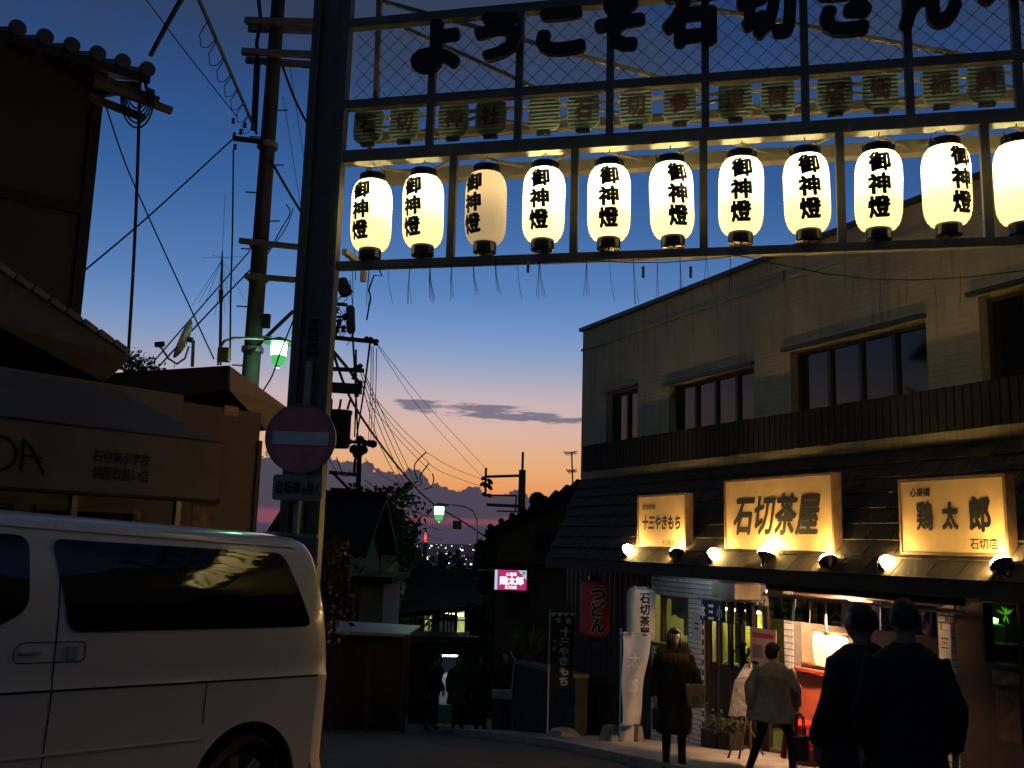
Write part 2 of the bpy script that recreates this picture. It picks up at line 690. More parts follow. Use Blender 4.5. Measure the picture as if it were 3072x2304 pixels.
# conduit pipe and slogan on the column face
z0_, z1_ = GATE.px(915, 1555, -0.02)[1], GATE.px(920, 1085, -0.02)[1]
c = MB(GATE)
sx_ = min(GATE.px(922, 1150, -0.02)[0], -0.16)
c.tube([(sx_, -0.002, zb + 0.3), (sx_, -0.002, z1_)], 0.034, 10)
c.build('conduit_pipe', mat('cream_plastic', (0.55, 0.5, 0.38), 0.5), gate_o, smooth=True)
sx2 = -0.185
pl = MB(GATE)
zz0, zz1 = GATE.px(930, 1078, 0.1)[1], GATE.px(930, 960, 0.1)[1]
for i, ch in enumerate('消費税完納'):
    h = (zz1 - zz0) / 5
    text_mb(GATE, ch, sx2 - 0.055, sx2 + 0.055, zz1 - (i + 1) * h + 0.006, zz1 - i * h - 0.006, 0.030, 0.02, mb=pl, lift=-1)
pl.build('slogan_lettering', M_INK, gate_o, recalc=False)

T = 0.075
BACK = 0.62
levels = [(3.975, T), (5.03, 0.12), (5.55, 0.085), (6.38, 0.09)]
for z, t in levels:
    b = MB(GATE)
    b.box(0.012, S_END, 0.0, t, z - t / 2, z + t / 2)
    b.build('front_beam', M_STEEL, gate_o)
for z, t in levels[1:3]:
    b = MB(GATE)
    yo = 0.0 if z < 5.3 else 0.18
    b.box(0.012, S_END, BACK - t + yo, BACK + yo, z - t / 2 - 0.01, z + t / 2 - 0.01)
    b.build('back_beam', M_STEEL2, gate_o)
# flat lattice between front and back beams, lit from the lanterns below
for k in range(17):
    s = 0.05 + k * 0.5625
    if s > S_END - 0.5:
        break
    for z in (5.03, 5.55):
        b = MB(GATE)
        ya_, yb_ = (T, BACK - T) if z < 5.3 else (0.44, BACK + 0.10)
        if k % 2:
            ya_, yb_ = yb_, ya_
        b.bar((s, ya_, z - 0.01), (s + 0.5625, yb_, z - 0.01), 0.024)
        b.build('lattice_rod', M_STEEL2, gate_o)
LOWER = [1.09 + 1.118 * i for i in range(8)]
UPPER = [0.845 + 0.833 * i for i in range(10)]
for s in LOWER:
    b = MB(GATE)
    b.box(s - 0.034, s + 0.034, 0.003, 0.066, 3.975 + T / 2, 4.98)
    b.build('upright', M_STEEL, gate_o)
for s in UPPER:
    b = MB(GATE)
    b.box(s - 0.033, s + 0.033, 0.003, 0.064, 5.08, 5.55 - T / 2)
    b.box(s - 0.033, s + 0.033, 0.003, 0.064, 5.55 + T / 2, 6.38 - T / 2)
    b.build('upright', M_STEEL, gate_o)
b = MB(GATE)
b.bar((0.05, BACK - 0.04, 3.98), (0.05, BACK - 0.04, 5.5), 0.05)
b.build('back_upright', M_STEEL2, gate_o)
b = MB(GATE)
b.bar((0.05, 0.08, 4.13), (0.05, BACK - 0.04, 4.13), 0.05)
b.build('side_rail', M_STEEL2, gate_o)
# wind braces behind the letters
for a_, b_ in (((0.1, 0.5, 6.9), (3.3, 0.35, 5.62)), ((0.3, 0.45, 6.6), (2.0, 0.3, 5.6)), ((3.0, 0.5, 6.6), (5.8, 0.4, 5.7))):
    b = MB(GATE)
    b.bar(a_, b_, 0.035)
    b.build('wind_brace', M_STEEL, gate_o)
b = MB(GATE)
b.bar((0.14, 0.45, 5.5), (0.10, 0.45, 7.4), 0.05)
b.build('back_upright', M_STEEL, gate_o)
b = MB(GATE)
b.bar((0.1, 0.45, 7.1), (S_END, 0.45, 7.1), 0.06)
b.build('back_beam', M_STEEL, gate_o)
# diamond wire mesh behind the letters: one panel per bay
edges = [0.03] + UPPER
for i in range(len(edges) - 1):
    a, b2 = edges[i] + 0.03, edges[i + 1] - 0.03
    zA, zB = 5.60, 6.33
    w = MB(GATE)
    step = 0.165
    n = int((b2 - a + zB - zA) / step) + 1
    for k in range(n):
        c0 = a - (zB - zA) + k * step + 0.03
        for sgn in (1, -1):
            if sgn == 1:
                p0, p1 = (c0, zA), (c0 + (zB - zA), zB)
            else:
                p0, p1 = (c0, zB), (c0 + (zB - zA), zA)
            # clip to the bay
            t0 = max(0, (a - p0[0]) / (p1[0] - p0[0]))
            t1 = min(1, (b2 - p0[0]) / (p1[0] - p0[0]))
            if t1 - t0 < 0.03:
                continue
            q = [(p0[0] + (p1[0] - p0[0]) * t, 0.075 + (0.006 if sgn > 0 else 0), p0[1] + (p1[1] - p0[1]) * t) for t in (t0, t1)]
            w.tube(q, 0.0032, 3, caps=False)
    w.build('wire_mesh', M_WIRE, gate_o)
# big raised letters
M_LETTER = mat('black_letter_board', (0.012, 0.011, 0.012), 0.6)
LET = [('よ', 0.893, 6.035, 0.44, 0.49), ('う', 1.485, 6.08, 0.42, 0.46), ('こ', 2.07, 6.075, 0.42, 0.44), ('そ', 2.60, 6.09, 0.42, 0.48),
       ('石', 3.225, 6.10, 0.47, 0.52), ('切', 3.865, 6.11, 0.47, 0.52), ('さ', 4.52, 6.08, 0.44, 0.53), ('ん', 5.18, 6.08, 0.46, 0.52),
       ('へ', 5.82, 6.06, 0.50, 0.30)]
for ch, s, z, w_, h_ in LET:
    w_, h_ = w_ * 1.08, h_ * 1.06
    t = text_mb(GATE, ch, s - w_ / 2, s + w_ / 2, z - h_ / 2, z + h_ / 2, -0.045, bold=0.068, extrude=0.05, depth=0.03)
    t.build('letter', M_LETTER, gate_o, recalc=False)

# flat lantern-shaped boards in the row above: slatted, with one red character each
M_BOARD = mat('pale_green_board', (0.24, 0.34, 0.28), 0.6, var=0.1)
M_SLAT = mat('board_line', (0.10, 0.13, 0.10), 0.7)
M_REDCH = mat('faded_red_lettering', (0.045, 0.022, 0.020), 0.8)


def lantern_outline(w, h, r=0.08, n=6):
    pts = []
    for cx, cz, a0 in ((w / 2 - r, h / 2 - r, 0), (-w / 2 + r, h / 2 - r, 90), (-w / 2 + r, -h / 2 + r, 180), (w / 2 - r, -h / 2 + r, 270)):
        for i in range(n + 1):
            a = RAD(a0 + 90 * i / n)
            pts.append((cx + r * math.cos(a), cz + r * math.sin(a)))
    return pts


BY = 0.38      # the boards hang well behind the front beams, where the lanterns shine up at them
_k = 3072 / 2212
_bp = [(795, 275), (873, 269), (979, 264), (1060, 256), (1175, 246), (1260, 239), (1373, 228), (1468, 221), (1588, 212), (1680, 205), (1803, 197), (1902, 189), (2032, 182), (2130, 175)]
BOARDS = [(ch, GATE.px(x * _k, y * _k, BY)[0]) for ch, (x, y) in zip('石切神社　石切参道商店街振興', _bp)]
bz = sum(GATE.px(x * _k, y * _k, BY)[1] for x, y in _bp) / len(_bp)
bw, bh = 0.300, 0.365
outl = lantern_outline(bw, bh, 0.085)
for ch, s in BOARDS:
    m = MB(GATE)
    m.prism([(s + x, bz + z) for x, z in outl], BY, BY + 0.022)
    bo = m.build('lantern_board', M_BOARD, gate_o)
    for k in range(9):
        z = bz - bh / 2 + 0.035 + k * (bh - 0.07) / 8
        hw = bw / 2 - (0.03 if k in (0, 8) else 0.008)
        sl_ = MB(GATE)
        sl_.box(s - hw, s + hw, BY - 0.006, BY - 0.001, z - 0.0035, z + 0.0035)
        sl_.build('rib', M_SLAT, bo)
    for zz in (bz + bh / 2 + 0.016, bz - bh / 2 - 0.016):
        cp = MB(GATE)
        cp.box(s - 0.065, s + 0.065, BY - 0.01, BY + 0.035, zz - 0.015, zz + 0.015)
        cp.build('cap', M_MATTBLACK, bo)
    if ch != '　':
        t = text_mb(GATE, ch, s - 0.088, s + 0.088, bz - 0.095, bz + 0.095, BY - 0.010, bold=0.03, lift=-1)
        t.build('character', M_REDCH, bo, recalc=False)
# rail carrying the boards
b = MB(GATE)
b.box(0.03, S_END, BY + 0.024, BY + 0.05, bz + 0.07, bz + 0.10)
b.build('board_rail', M_STEEL2, gate_o)

# ================================================================ hanging paper lanterns (lit)
LR, LH = 0.186, 0.66


def lantern_profile(R, H, cap_r, ribs=22):
    pr = []
    n = ribs * 2
    for i in range(n + 1):
        t = i / n
        z = -H / 2 + H * t
        e = abs(2 * t - 1)
        # straight flanks, round shoulders
        k = (max(0.0, e - 0.35) / 0.65)
        r = cap_r + (R - cap_r) * math.sqrt(max(0.0, 1 - k ** 2.6))
        r += 0.0036 if i % 2 else -0.0022
        pr.append((r, z))
    return pr


def bend_text(chars, R, H, size, zc, pitch, bold, prof_R):
    """characters stacked vertically, wrapped on the lantern's flank (facing -Y)"""
    mb = MB()
    for i, ch in enumerate(chars):
        vv, ff, (a, b, c, d) = text_geo(ch, bold)
        cz = zc - i * pitch
        ps = []
        for v in vv:
            x = ((v.x - (a + b) / 2) / (b - a)) * size
            z = ((v.y - (c + d) / 2) / (d - c)) * size * 1.02 + 0.05 * x + cz
            x -= 0.06 * (z - cz)
            th = x / R
            rr = prof_R(z) + 0.005
            ps.append((rr * math.sin(th), -rr * math.cos(th), z))
        mb.add(ps, ff)
    return mb


_prof = lantern_profile(LR, LH, 0.10)


def prof_r(z, pr=_prof, H=LH):
    t = min(max((z + H / 2) / H, 0), 1) * (len(pr) - 1)
    i = min(int(t), len(pr) - 2)
    return pr[i][0] + (pr[i + 1][0] - pr[i][0]) * (t - i) + 0.002


P_LIT = mat_paper('lit_lantern_paper', (0.90, 0.86, 0.70), (1.0, 0.76, 0.28), 0.60)
P_DIM = mat_paper('dim_lantern_paper', (0.84, 0.78, 0.62), (1.0, 0.72, 0.42), 0.20)  # weak glow given to the paper itself
me_body = MB().lathe(_prof, 28, caps=False).mesh('paper_body', smooth=60, material=P_LIT)
me_body_dim = me_body.copy()
me_body_dim.materials.clear()
me_body_dim.materials.append(P_DIM)
me_top = MB().lathe([(0.118, LH / 2 - 0.012), (0.122, LH / 2 + 0.0), (0.122, LH / 2 + 0.062), (0.112, LH / 2 + 0.066), (0.108, LH / 2 + 0.02)], 24, caps=False).mesh('cap', smooth=True, material=M_BLACK)
me_bot = MB().lathe([(0.100, -LH / 2 + 0.02), (0.104, -LH / 2 + 0.012), (0.104, -LH / 2 - 0.085), (0.096, -LH / 2 - 0.088), (0.02, -LH / 2 - 0.088)], 24).mesh('cap', smooth=True, material=M_BLACK)
hm = MB()
hm.tube([(-0.125, 0, LH / 2 + 0.03), (-0.128, 0, LH / 2 + 0.09), (-0.07, 0, LH / 2 + 0.135), (0, 0, LH / 2 + 0.15), (0.07, 0, LH / 2 + 0.135), (0.128, 0, LH / 2 + 0.09), (0.125, 0, LH / 2 + 0.03)], 0.0045, 5)
hm.tube([(0, 0, LH / 2 + 0.15), (0.01, 0, LH / 2 + 0.20)], 0.005, 5)
me_handle = hm.mesh('wire_handle', material=M_WIRE)
me_tie = MB().tube([(0, 0, -LH / 2 - 0.085), (0.006, 0.0, -LH / 2 - 0.12), (-0.004, 0, -LH / 2 - 0.15)], 0.006, 5).mesh('tie', material=M_WIRE)
me_text = bend_text('御神燈', LR, LH, 0.178, 0.195, 0.192, 0.052, prof_r).mesh('characters', recalc=False, material=M_INK)
SP = [0.307, 0.807, 1.397, 1.929, 2.511, 3.054, 3.638, 4.175, 4.744, 5.269, 5.815, 6.38, 6.93, 7.50, 8.05, 8.62]
YAW = [-14, -16, -26, -2, 6, 20, 0, 3, -6, 26, 30, 5, 0, 8, -6, 4]
ORD = ['first', 'second', 'third', 'fourth', 'fifth', 'sixth', 'seventh', 'eighth', 'ninth', 'tenth', 'eleventh', 'twelfth', 'thirteenth', 'fourteenth', 'fifteenth', 'sixteenth']
for i, s in enumerate(SP):
    dim = i == 2
    z = 4.462 + (-0.008, 0.006, 0.0, 0.012, 0.0, -0.004, 0.006, 0.002, -0.006, 0.01, 0.0, 0, 0, 0, 0, 0)[i]
    if dim:
        z += 0.01
    lab = ('dim paper lantern with a faint glow among the lit ones, third from the gate column' if dim else
           'lit white paper lantern with black characters, %s from the gate column' % ORD[i])
    if i == 10:
        lab = 'lit paper lantern cut off by the right edge of the picture'
    L = thing('paper_lantern', lab, 'lantern', GATE(s, 0.055, z), 'paper lanterns hanging from the gate')
    base_rot = -GTH + RAD(YAW[i])
    L.rotation_euler = (RAD(random.uniform(-1.5, 1.5)), RAD(random.uniform(-2.0, 2.0)), base_rot)
    for me, nm in ((me_body_dim if dim else me_body, 'paper_body'), (me_top, 'cap'), (me_bot, 'cap'), (me_handle, 'wire_handle'), (me_tie, 'tie'), (me_text, 'characters')):
        o = bpy.data.objects.new(nm, me)
        COL.objects.link(o)
        o.parent = L
    lt = bpy.data.lights.new('lantern_bulb', 'POINT')
    lt.energy = 2.0 if dim else (17.0, 17.0, 0, 34.0, 29.0, 28.0, 23.0, 21.0, 20.0, 20.0, 21.0, 24, 24, 24, 24, 24)[i]
    lt.color = (1.0, 0.78, 0.40) if not dim else (1.0, 0.66, 0.3)
    lt.shadow_soft_size = 0.03
    lo = bpy.data.objects.new('lantern_bulb', lt)
    COL.objects.link(lo)
    lo.parent = L
    lo.location = (0, 0, 0.17)

# ================================================================ faded party string with loose ends under the gate
gs_ = thing('decoration_string', 'drooping dark string with thin loose strands hanging under the lantern row', 'garland', GATE(3, 0, 3.93))
GX = lambda px, py: (lambda q: (q[0], -0.01, q[1]))(GATE.px(px, py, -0.01))
cord = [(1100, 805), (1500, 792), (1790, 782), (1890, 788), (2000, 787), (2100, 780), (2215, 766), (2330, 792), (2480, 822), (2620, 838), (2760, 840), (2900, 832), (3072, 812), (3250, 790)]
m = MB(GATE)
m.tube([GX(*p) for p in cord], 0.005, 4)
m.build('cord', M_WIRE, gs_)
rnd = random.Random(3)
tass = [(1108, 812, 4, 108), (1165, 808, 1, 112), (1230, 805, 3, 112), (1290, 803, 5, 108), (1355, 800, 3, 105), (1420, 790, 3, 98), (1486, 783, 3, 105),
        (1552, 792, 2, 108), (1618, 790, 4, 110), (1760, 790, 3, 112), (1828, 792, 1, 125), (1900, 790, 3, 130), (1972, 790, 3, 118),
        (2040, 784, 4, 112), (2118, 780, 2, 105), (2190, 772, 3, 110), (2562, 834, 1, 80), (2640, 840, 1, 100), (2720, 840, 1, 80), (2800, 840, 1, 100), (2880, 834, 1, 90)]
for px_, py_, n, ln in tass:
    t = MB(GATE)
    a = GX(px_, py_ - 12)
    for k in range(n):
        dx = rnd.uniform(-0.03, 0.055)
        e = GX(px_, py_ + ln * rnd.uniform(0.85, 1.0))
        mid = (a[0] + dx * 0.35, -0.012, (a[2] + e[2]) / 2)
        t.tube([a, mid, (e[0] + dx, -0.014 + rnd.uniform(-.01, .01), e[2])], 0.0022, 3)
    t.build('strand', M_WIRE, gs_)
for px_, py_, d_ in ((1585, 785, 1), (1930, 800, 0), (2072, 800, -1), (2352, 812, 0.6)):
    t = MB(GATE)
    a = GX(px_, py_)
    t.box(a[0] - 0.012, a[0] + 0.012, -0.02, -0.012, a[2] - 0.10, a[2])
    t.build('paper_scrap', mat('yellowed_paper', (0.5, 0.42, 0.25), 0.8), gs_)
# loose power lead hanging below the first lantern
lead = [(1118, 770), (1135, 800), (1145, 828), (1122, 826), (1106, 870), (1112, 890), (1100, 960), (1095, 1090)]
m = MB(GATE)
m.tube([(lambda q: (q[0], 0.05, q[1]))(GATE.px(a, b_, 0.05)) for a, b_ in lead[:-1]], 0.008, 5)
tag(m.build('lantern_lead', M_WIRE), 'black crooked power lead dangling below the first lantern', 'cable')

# ================================================================ the restaurant on the right
rest = thing('restaurant_building', 'two storey cream building with dark balcony fence above the lit shop fronts', 'building', FAC(0, 0, ground_z(14.7)))
ROOF_Z, EAVE_Z = 5.86, 2.80
U0_, U1_ = -5.30, 15.0          # far corner .. beyond the right edge of the frame
GZ = ground_z(14.7) - 1.2


def mat_siding():
    m = mat('cream_siding', (0.42, 0.38, 0.28), 0.75, var=0.14, vscale=1.6)
    nt = m.node_tree
    b = nt.nodes['Principled BSDF']
    tcn = nt.nodes.new('ShaderNodeTexCoord')
    sp = nt.nodes.new('ShaderNodeSeparateXYZ')
    nt.links.new(tcn.outputs['Object'], sp.inputs[0])
    fr_ = NM(nt, 'FRACT', NM(nt, 'MULTIPLY', sp.outputs[2], 13.5))
    ln = NM(nt, 'SUBTRACT', 1.0, NSmooth(nt, fr_, 0.0, 0.18))
    bn = nt.nodes.new('ShaderNodeBump')
    bn.inputs['Strength'].default_value = 0.35
    bn.inputs['Distance'].default_value = 0.02
    bn.invert = True
    nt.links.new(ln, bn.inputs['Height'])
    nt.links.new(bn.outputs[0], b.inputs['Normal'])
    src = b.inputs['Base Color'].links[0].from_socket
    nt.links.new(NMix(nt, NM(nt, 'MULTIPLY', ln, 0.2), src, (0.12, 0.11, 0.09)), b.inputs['Base Color'])
    mp = nt.nodes.new('ShaderNodeMapping')
    nt.links.new(tcn.outputs['Object'], mp.inputs[0])
    mp.inputs['Scale'].default_value = (5.0, 5.0, 0.35)
    sn = NNoise(nt, mp.outputs[0], 1.6, 5.0, 0.65)
    col_in = b.inputs['Base Color'].links[0].from_socket
    nt.links.new(NMix(nt, NM(nt, 'MULTIPLY', NSmooth(nt, sn, 0.50, 0.72), 0.5), col_in, (0.17, 0.15, 0.11)), b.inputs['Base Color'])
    return m


M_SIDING = mat_siding()
M_FRAME = mat('bronze_window_frame', (0.035, 0.032, 0.030), 0.4, var=0.1)
M_WGLASS = mat_glass('upper_window_glass', (0.006, 0.008, 0.012), 0.05)
k_ = 3072 / 2212
# window openings on the upper storey (u0, u1, z0, z1)
WINS = []
for (xa, ya, xb, yb) in ((1310, 853, 1377, 960), (1445, 815, 1630, 900), (1706, 730, 2006, 850), (2112, 632, 2400, 850)):
    ua, za = FAC.px(xa * k_, ya * k_)
    ub, zb_ = FAC.px(xb * k_, yb * k_)
    WINS.append([ua, ub])
W_TOP = [FAC.px(1340 * k_, 845 * k_)[1], FAC.px(1540 * k_, 812 * k_)[1], FAC.px(1855 * k_, 725 * k_)[1], FAC.px(2112 * k_, 642 * k_)[1]]
W_BOT = 3.15
zt_all = sum(W_TOP) / 4
# wall strips around the openings
w = MB(FAC)
ztop = [t for t in W_TOP]
u = U0_
for (ua, ub), zt_ in zip(WINS, ztop):
    ub = min(ub, U1_)
    w.box(u, ua, -0.22, 0, EAVE_Z, ROOF_Z)
    w.box(ua, ub, -0.22, 0, EAVE_Z, W_BOT)
    w.box(ua, ub, -0.22, 0, zt_, ROOF_Z)
    u = ub
w.box(u, U1_, -0.22, 0, EAVE_Z, ROOF_Z)
w.box(U0_, U0_ + 0.2, -7.0, -0.22, GZ, ROOF_Z)          # end wall round the far corner
w.box(U0_ + 0.2, U1_, -7.0, -6.8, GZ, ROOF_Z)
w.box(U1_ - 0.2, U1_, -6.8, -0.22, GZ, ROOF_Z)
w.box(U0_ + 0.2, U1_ - 0.2, -6.8, -0.22, ROOF_Z - 0.35, ROOF_Z - 0.2)
wall_o = w.build('upper_wall', M_SIDING, rest)
cp = MB(FAC)
cp.box(U0_ - 0.06, U1_ + 0.06, -0.3, 0.07, ROOF_Z, ROOF_Z + 0.07)
cp.build('coping', M_FRAME, rest)
cp = MB(FAC)
cp.box(U0_ - 0.02, U1_, 0.003, 0.03, ROOF_Z - 0.42, ROOF_Z - 0.37)
cp.build('string_course', M_SIDING, rest)
# broad shallow pier beside the third window
NP = [4, 4, 5, 4]
for wi, ((ua, ub), zt_) in enumerate(zip(WINS, ztop)):
    ub = min(ub, U1_)
    fr_ = MB(FAC)
    t = 0.05
    fr_.box(ua, ub, -0.20, -0.14, zt_ - t, zt_)
    fr_.box(ua, ub, -0.20, -0.14, W_BOT, W_BOT + t)
    fr_.box(ua, ua + t, -0.20, -0.14, W_BOT + t, zt_ - t)
    fr_.box(ub - t, ub, -0.20, -0.14, W_BOT + t, zt_ - t)
    wo = fr_.build('window', M_FRAME, rest)
    hd = MB(FAC)
    hd.prism([(ua - 0.12, zt_ + 0.02), (ub + 0.02, zt_ + 0.02), (ub + 0.02, zt_ + 0.07), (ua - 0.12, zt_ + 0.07)], 0.003, 0.075)
    hd.build('hood', M_FRAME, wo)
    n = (2, 4, 4, 3)[wi]
    for i in range(n):
        a = ua + t + (ub - ua - 2 * t) * i / n
        b_ = ua + t + (ub - ua - 2 * t) * (i + 1) / n
        p_ = MB(FAC)
        p_.box(a + 0.005, b_ - 0.005, -0.18 - 0.006 * (i % 2), -0.172 - 0.006 * (i % 2), W_BOT + t, zt_ - t)
        p_.build('pane', M_WGLASS, wo)
        if i:
            mu = MB(FAC)
            mu.box(a - 0.03, a + 0.03, -0.19, -0.13, W_BOT + t, zt_ - t)
            mu.build('mullion', M_FRAME, wo)
    # black sheet standing in for the dark of the room
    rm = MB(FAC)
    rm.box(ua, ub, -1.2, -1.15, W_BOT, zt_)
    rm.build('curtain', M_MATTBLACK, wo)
# balcony fence of upright boards along the whole front
bal = MB(FAC)
zf_bot = EAVE_Z + 0.10
fz = FAC.px(2789, 1169, 0.35)[1]
UF = FAC.px(1748, 1390, 0.345)[0]
bal.box(UF, U1_, 0.30, 0.33, zf_bot + 0.10, zf_bot + 0.20)
bal.box(UF, U1_, 0.30, 0.33, fz - 0.30, fz - 0.20)
M_FENCE = mat('black_brown_fence', (0.009, 0.007, 0.006), 0.8, var=0.4)
fence = bal.build('balcony_fence', M_FENCE, rest)
me_slat = MB().box(-0.05, 0.05, -0.012, 0.012, 0, fz - zf_bot).mesh('slat', material=M_FENCE)
rz_f = -(math.pi / 2 - FPH)
n = int((U1_ - UF) / 0.118)
for i in range(n):
    u = UF + 0.06 + i * 0.118
    o = inst(me_slat, 'slat', fence, FAC(u, 0.345, zf_bot + random.uniform(-0.006, 0.006)), (0, 0, rz_f))
# pent roof over the ground floor, laid in courses of shingles
RO0, RZ0, RO1 = 0.0, EAVE_Z - 0.02, 1.44
RZ1 = FAC.px(2000, 1694, RO1)[1]
pent = MB(FAC)
UE = FAC.px(1640, 1690, RO1)[0]          # the eave starts a little in from the corner
pent.hexa([FAC(U0_ - 0.05, RO0, RZ0 - 0.12), FAC(U1_, RO0, RZ0 - 0.12), FAC(U1_, RO1, RZ1 - 0.05), FAC(UE, RO1, RZ1 - 0.05),
           FAC(U0_ - 0.05, RO0, RZ0), FAC(U1_, RO0, RZ0), FAC(U1_, RO1, RZ1), FAC(UE, RO1, RZ1)])
M_SHING = mat('weathered_roof_shingle', (0.042, 0.033, 0.024), 0.85, var=0.45, vscale=5, bump=0.3)
pento = pent.build('pent_roof', M_SHING, rest)
sl_len = math.hypot(RO1 - RO0, RZ0 - RZ1)
slope_a = math.atan2(RZ0 - RZ1, RO1 - RO0)
NCOURSE = 8
ch_ = sl_len / NCOURSE
me_sh = []
for v in range(3):
    wv = (0.40, 0.44, 0.36)[v]
    me_sh.append((wv, MB().hexa([Vector(p) for p in ((-wv / 2, 0, 0.012), (wv / 2, 0, 0.012), (wv / 2, -ch_ * 1.08, 0.030), (-wv / 2, -ch_ * 1.08, 0.030),
                                                     (-wv / 2, 0, 0.018), (wv / 2, 0, 0.018), (wv / 2, -ch_ * 1.08, 0.048), (-wv / 2, -ch_ * 1.08, 0.048))]).mesh('shingle', material=M_SHING)))
ncount = 0
rs = random.Random(11)
ex_r = FAC.ex
down_r = (FAC(0, RO1, RZ1) - FAC(0, RO0, RZ0)).normalized()
up_r = ex_r.cross(down_r).normalized()
if up_r.z < 0:
    up_r = -up_r
# local axes of a shingle: x along the wall (reversed to stay right-handed), -y down the slope, z up
Rm = Matrix((-ex_r, -down_r, up_r)).transposed()
if Rm.determinant() < 0:
    Rm = Matrix((ex_r, -down_r, up_r)).transposed()
eul = Rm.to_euler()
for c_ in range(NCOURSE):
    u = U0_ + (UE - U0_) * (c_ + 1) / NCOURSE + (0.2 if c_ % 2 else 0.0)
    while u < 6.6 and ncount < 300:
        wv, me = rs.choice(me_sh)
        p = FAC(u + wv / 2, RO0 + (RO1 - RO0) * c_ / NCOURSE, RZ0 + (RZ1 - RZ0) * c_ / NCOURSE)
        inst(me, 'shingle', pento, p + up_r * rs.uniform(0, 0.006), eul)
        u += wv + 0.012
        ncount += 1
ea = MB(FAC)
ea.box(UE, U1_, RO1, RO1 + 0.03, RZ1 - 0.16, RZ1 + 0.03)
ea.build('eave_board', M_DARKWOOD, rest)
sf = MB(FAC)
sf.box(UE, U1_, 0.32, RO1 - 0.002, RZ1 - 0.085, RZ1 - 0.055)
sf.build('soffit', M_DARKWOOD, rest)
# ---------------------------------------------------------------- ground floor front (plane GF)
GF = 0.30
FLOOR = ground_z(14.7)


def fx(px, py, off=GF):
    return FAC.px(px, py, off)


def frect(x0, y0, x1, y1, off=GF):
    """photo rectangle -> u0,u1,z0,z1 on the plane"""
    u0, za = FAC.px(x0, y0, off)
    u1, zb_ = FAC.px(x1, y1, off)
    z_hi = FAC.px((x0 + x1) / 2, y0, off)[1]
    z_lo = FAC.px((x0 + x1) / 2, y1, off)[1]
    return u0, u1, z_lo, z_hi


gf_top = RZ1 - 0.09
# solid wall runs of the ground floor, tiled; lists of (px0, px1, top_y or None, bottom_y or None)
M_BACKW = mat('shop_back_wall', (0.30, 0.27, 0.22), 0.8)
SHOP_M = mat('dark_shop_panel', (0.05, 0.045, 0.04), 0.7)


def tiled(name, u0, u1, z0, z1, off, tw=0.20, th=0.085, parent=rest, thick=0.12):
    """a wall body with individual tiles on its face"""
    b = MB(FAC)
    b.box(u0, u1, off - thick, off, z0, z1)
    body = b.build(name, M_GROUT, parent)
    me = MB().box(-tw / 2 + 0.006, tw / 2 - 0.006, -0.010, -0.001, -th / 2 + 0.006, th / 2 - 0.006).mesh('tile', material=M_TILE)
    me_half = MB().box(-tw / 4 + 0.006, tw / 4 - 0.006, -0.010, -0.001, -th / 2 + 0.006, th / 2 - 0.006).mesh('tile', material=M_TILE)
    r = 0
    z = z0 + th / 2
    while z + th / 2 <= z1 + 0.001:
        u = u0 + (tw / 2 if r % 2 == 0 else tw)
        if r % 2:
            inst(me_half, 'tile', body, FAC(u0 + tw / 4, off, z), (0, 0, rz_f))
        while u + tw / 2 <= u1 + 0.002:
            inst(me, 'tile', body, FAC(u, off, z), (0, 0, rz_f))
            u += tw
        if u - tw / 2 + tw * 0.45 <= u1 + 0.002:
            inst(me_half, 'tile', body, FAC(u - tw / 4, off, z), (0, 0, rz_f))
        z += th
        r += 1
    return body


# ---------------------------------------------------------------- tiled walls, pillars, shop windows
ua_, ub_, _, _ = frect(1955, 1745, 2300, 1790)
gz_f = ground_z(14.7) - 0.6
band_z0 = fx(2030, 1790)[1]
tiled('tiled_band', ua_, ub_, band_z0, gf_top - 0.004, GF, tw=0.16, th=0.075)
lb = MB(FAC)
lb.box(ub_ + 0.003, FAC.px(2812, 1800, GF)[0], GF - 0.08, GF - 0.005, fx(2450, 1800)[1], gf_top - 0.006)
lb.build('lintel', M_DARKWOOD, rest)
va, _, vz0, vz1 = frect(2296, 1735, 2890, 1788, 0.98)
vb = FAC.px(2890, 1780, 0.98)[0]
lb = MB(FAC)
lb.box(va, vb, 0.955, 0.98, RZ1 - 0.26, RZ1 - 0.088)
lb.build('valance_board', M_DARKWOOD, rest)
u0, u1, z0, z1 = frect(2066, 1790, 2112, 2150)
tiled('tiled_pillar', u0, u1, gz_f + 0.2, band_z0 - 0.002, GF, tw=0.115, th=0.075)
u0, u1, z0, z1 = frect(1955, 1935, 2066, 2160)
tiled('tiled_sill_wall', u0, u1 - 0.003, gz_f + 0.2, z1, GF, tw=0.16, th=0.075)
u0p, u1p, z0p, z1p = frect(2352, 1850, 2386, 2060)
tiled('tiled_pillar', u0p, u1p, gz_f + 0.35, gf_top - 0.01, GF, tw=0.13, th=0.085)
u0q, u1q, _, _ = frect(2812, 1820, 2888, 2300)
tiled('tiled_pillar', u0q, u1q, gz_f + 0.6, gf_top - 0.01, GF, tw=0.115, th=0.078)
# far dark end of the front: ribbed sheet
M_RIB = mat('brown_ribbed_sheet', (0.060, 0.048, 0.036), 0.6, var=0.3, vscale=4)
u_l = U0_
rb = MB(FAC)
n = int((ua_ - u_l) / 0.09)
pts = []
for i in range(n + 1):
    u = u_l + (ua_ - u_l) * i / n
    pts.append((u, GF - (0.0 if i % 2 else 0.025)))
for i in range(n):
    (a, oa), (b_, ob_) = pts[i], pts[i + 1]
    rb.add([FAC(a, oa, gz_f - 0.6), FAC(b_, ob_, gz_f - 0.6), FAC(b_, ob_, gf_top), FAC(a, oa, gf_top)], [(0, 1, 2, 3)])
rb.build('ribbed_wall', M_RIB, rest, recalc=False)
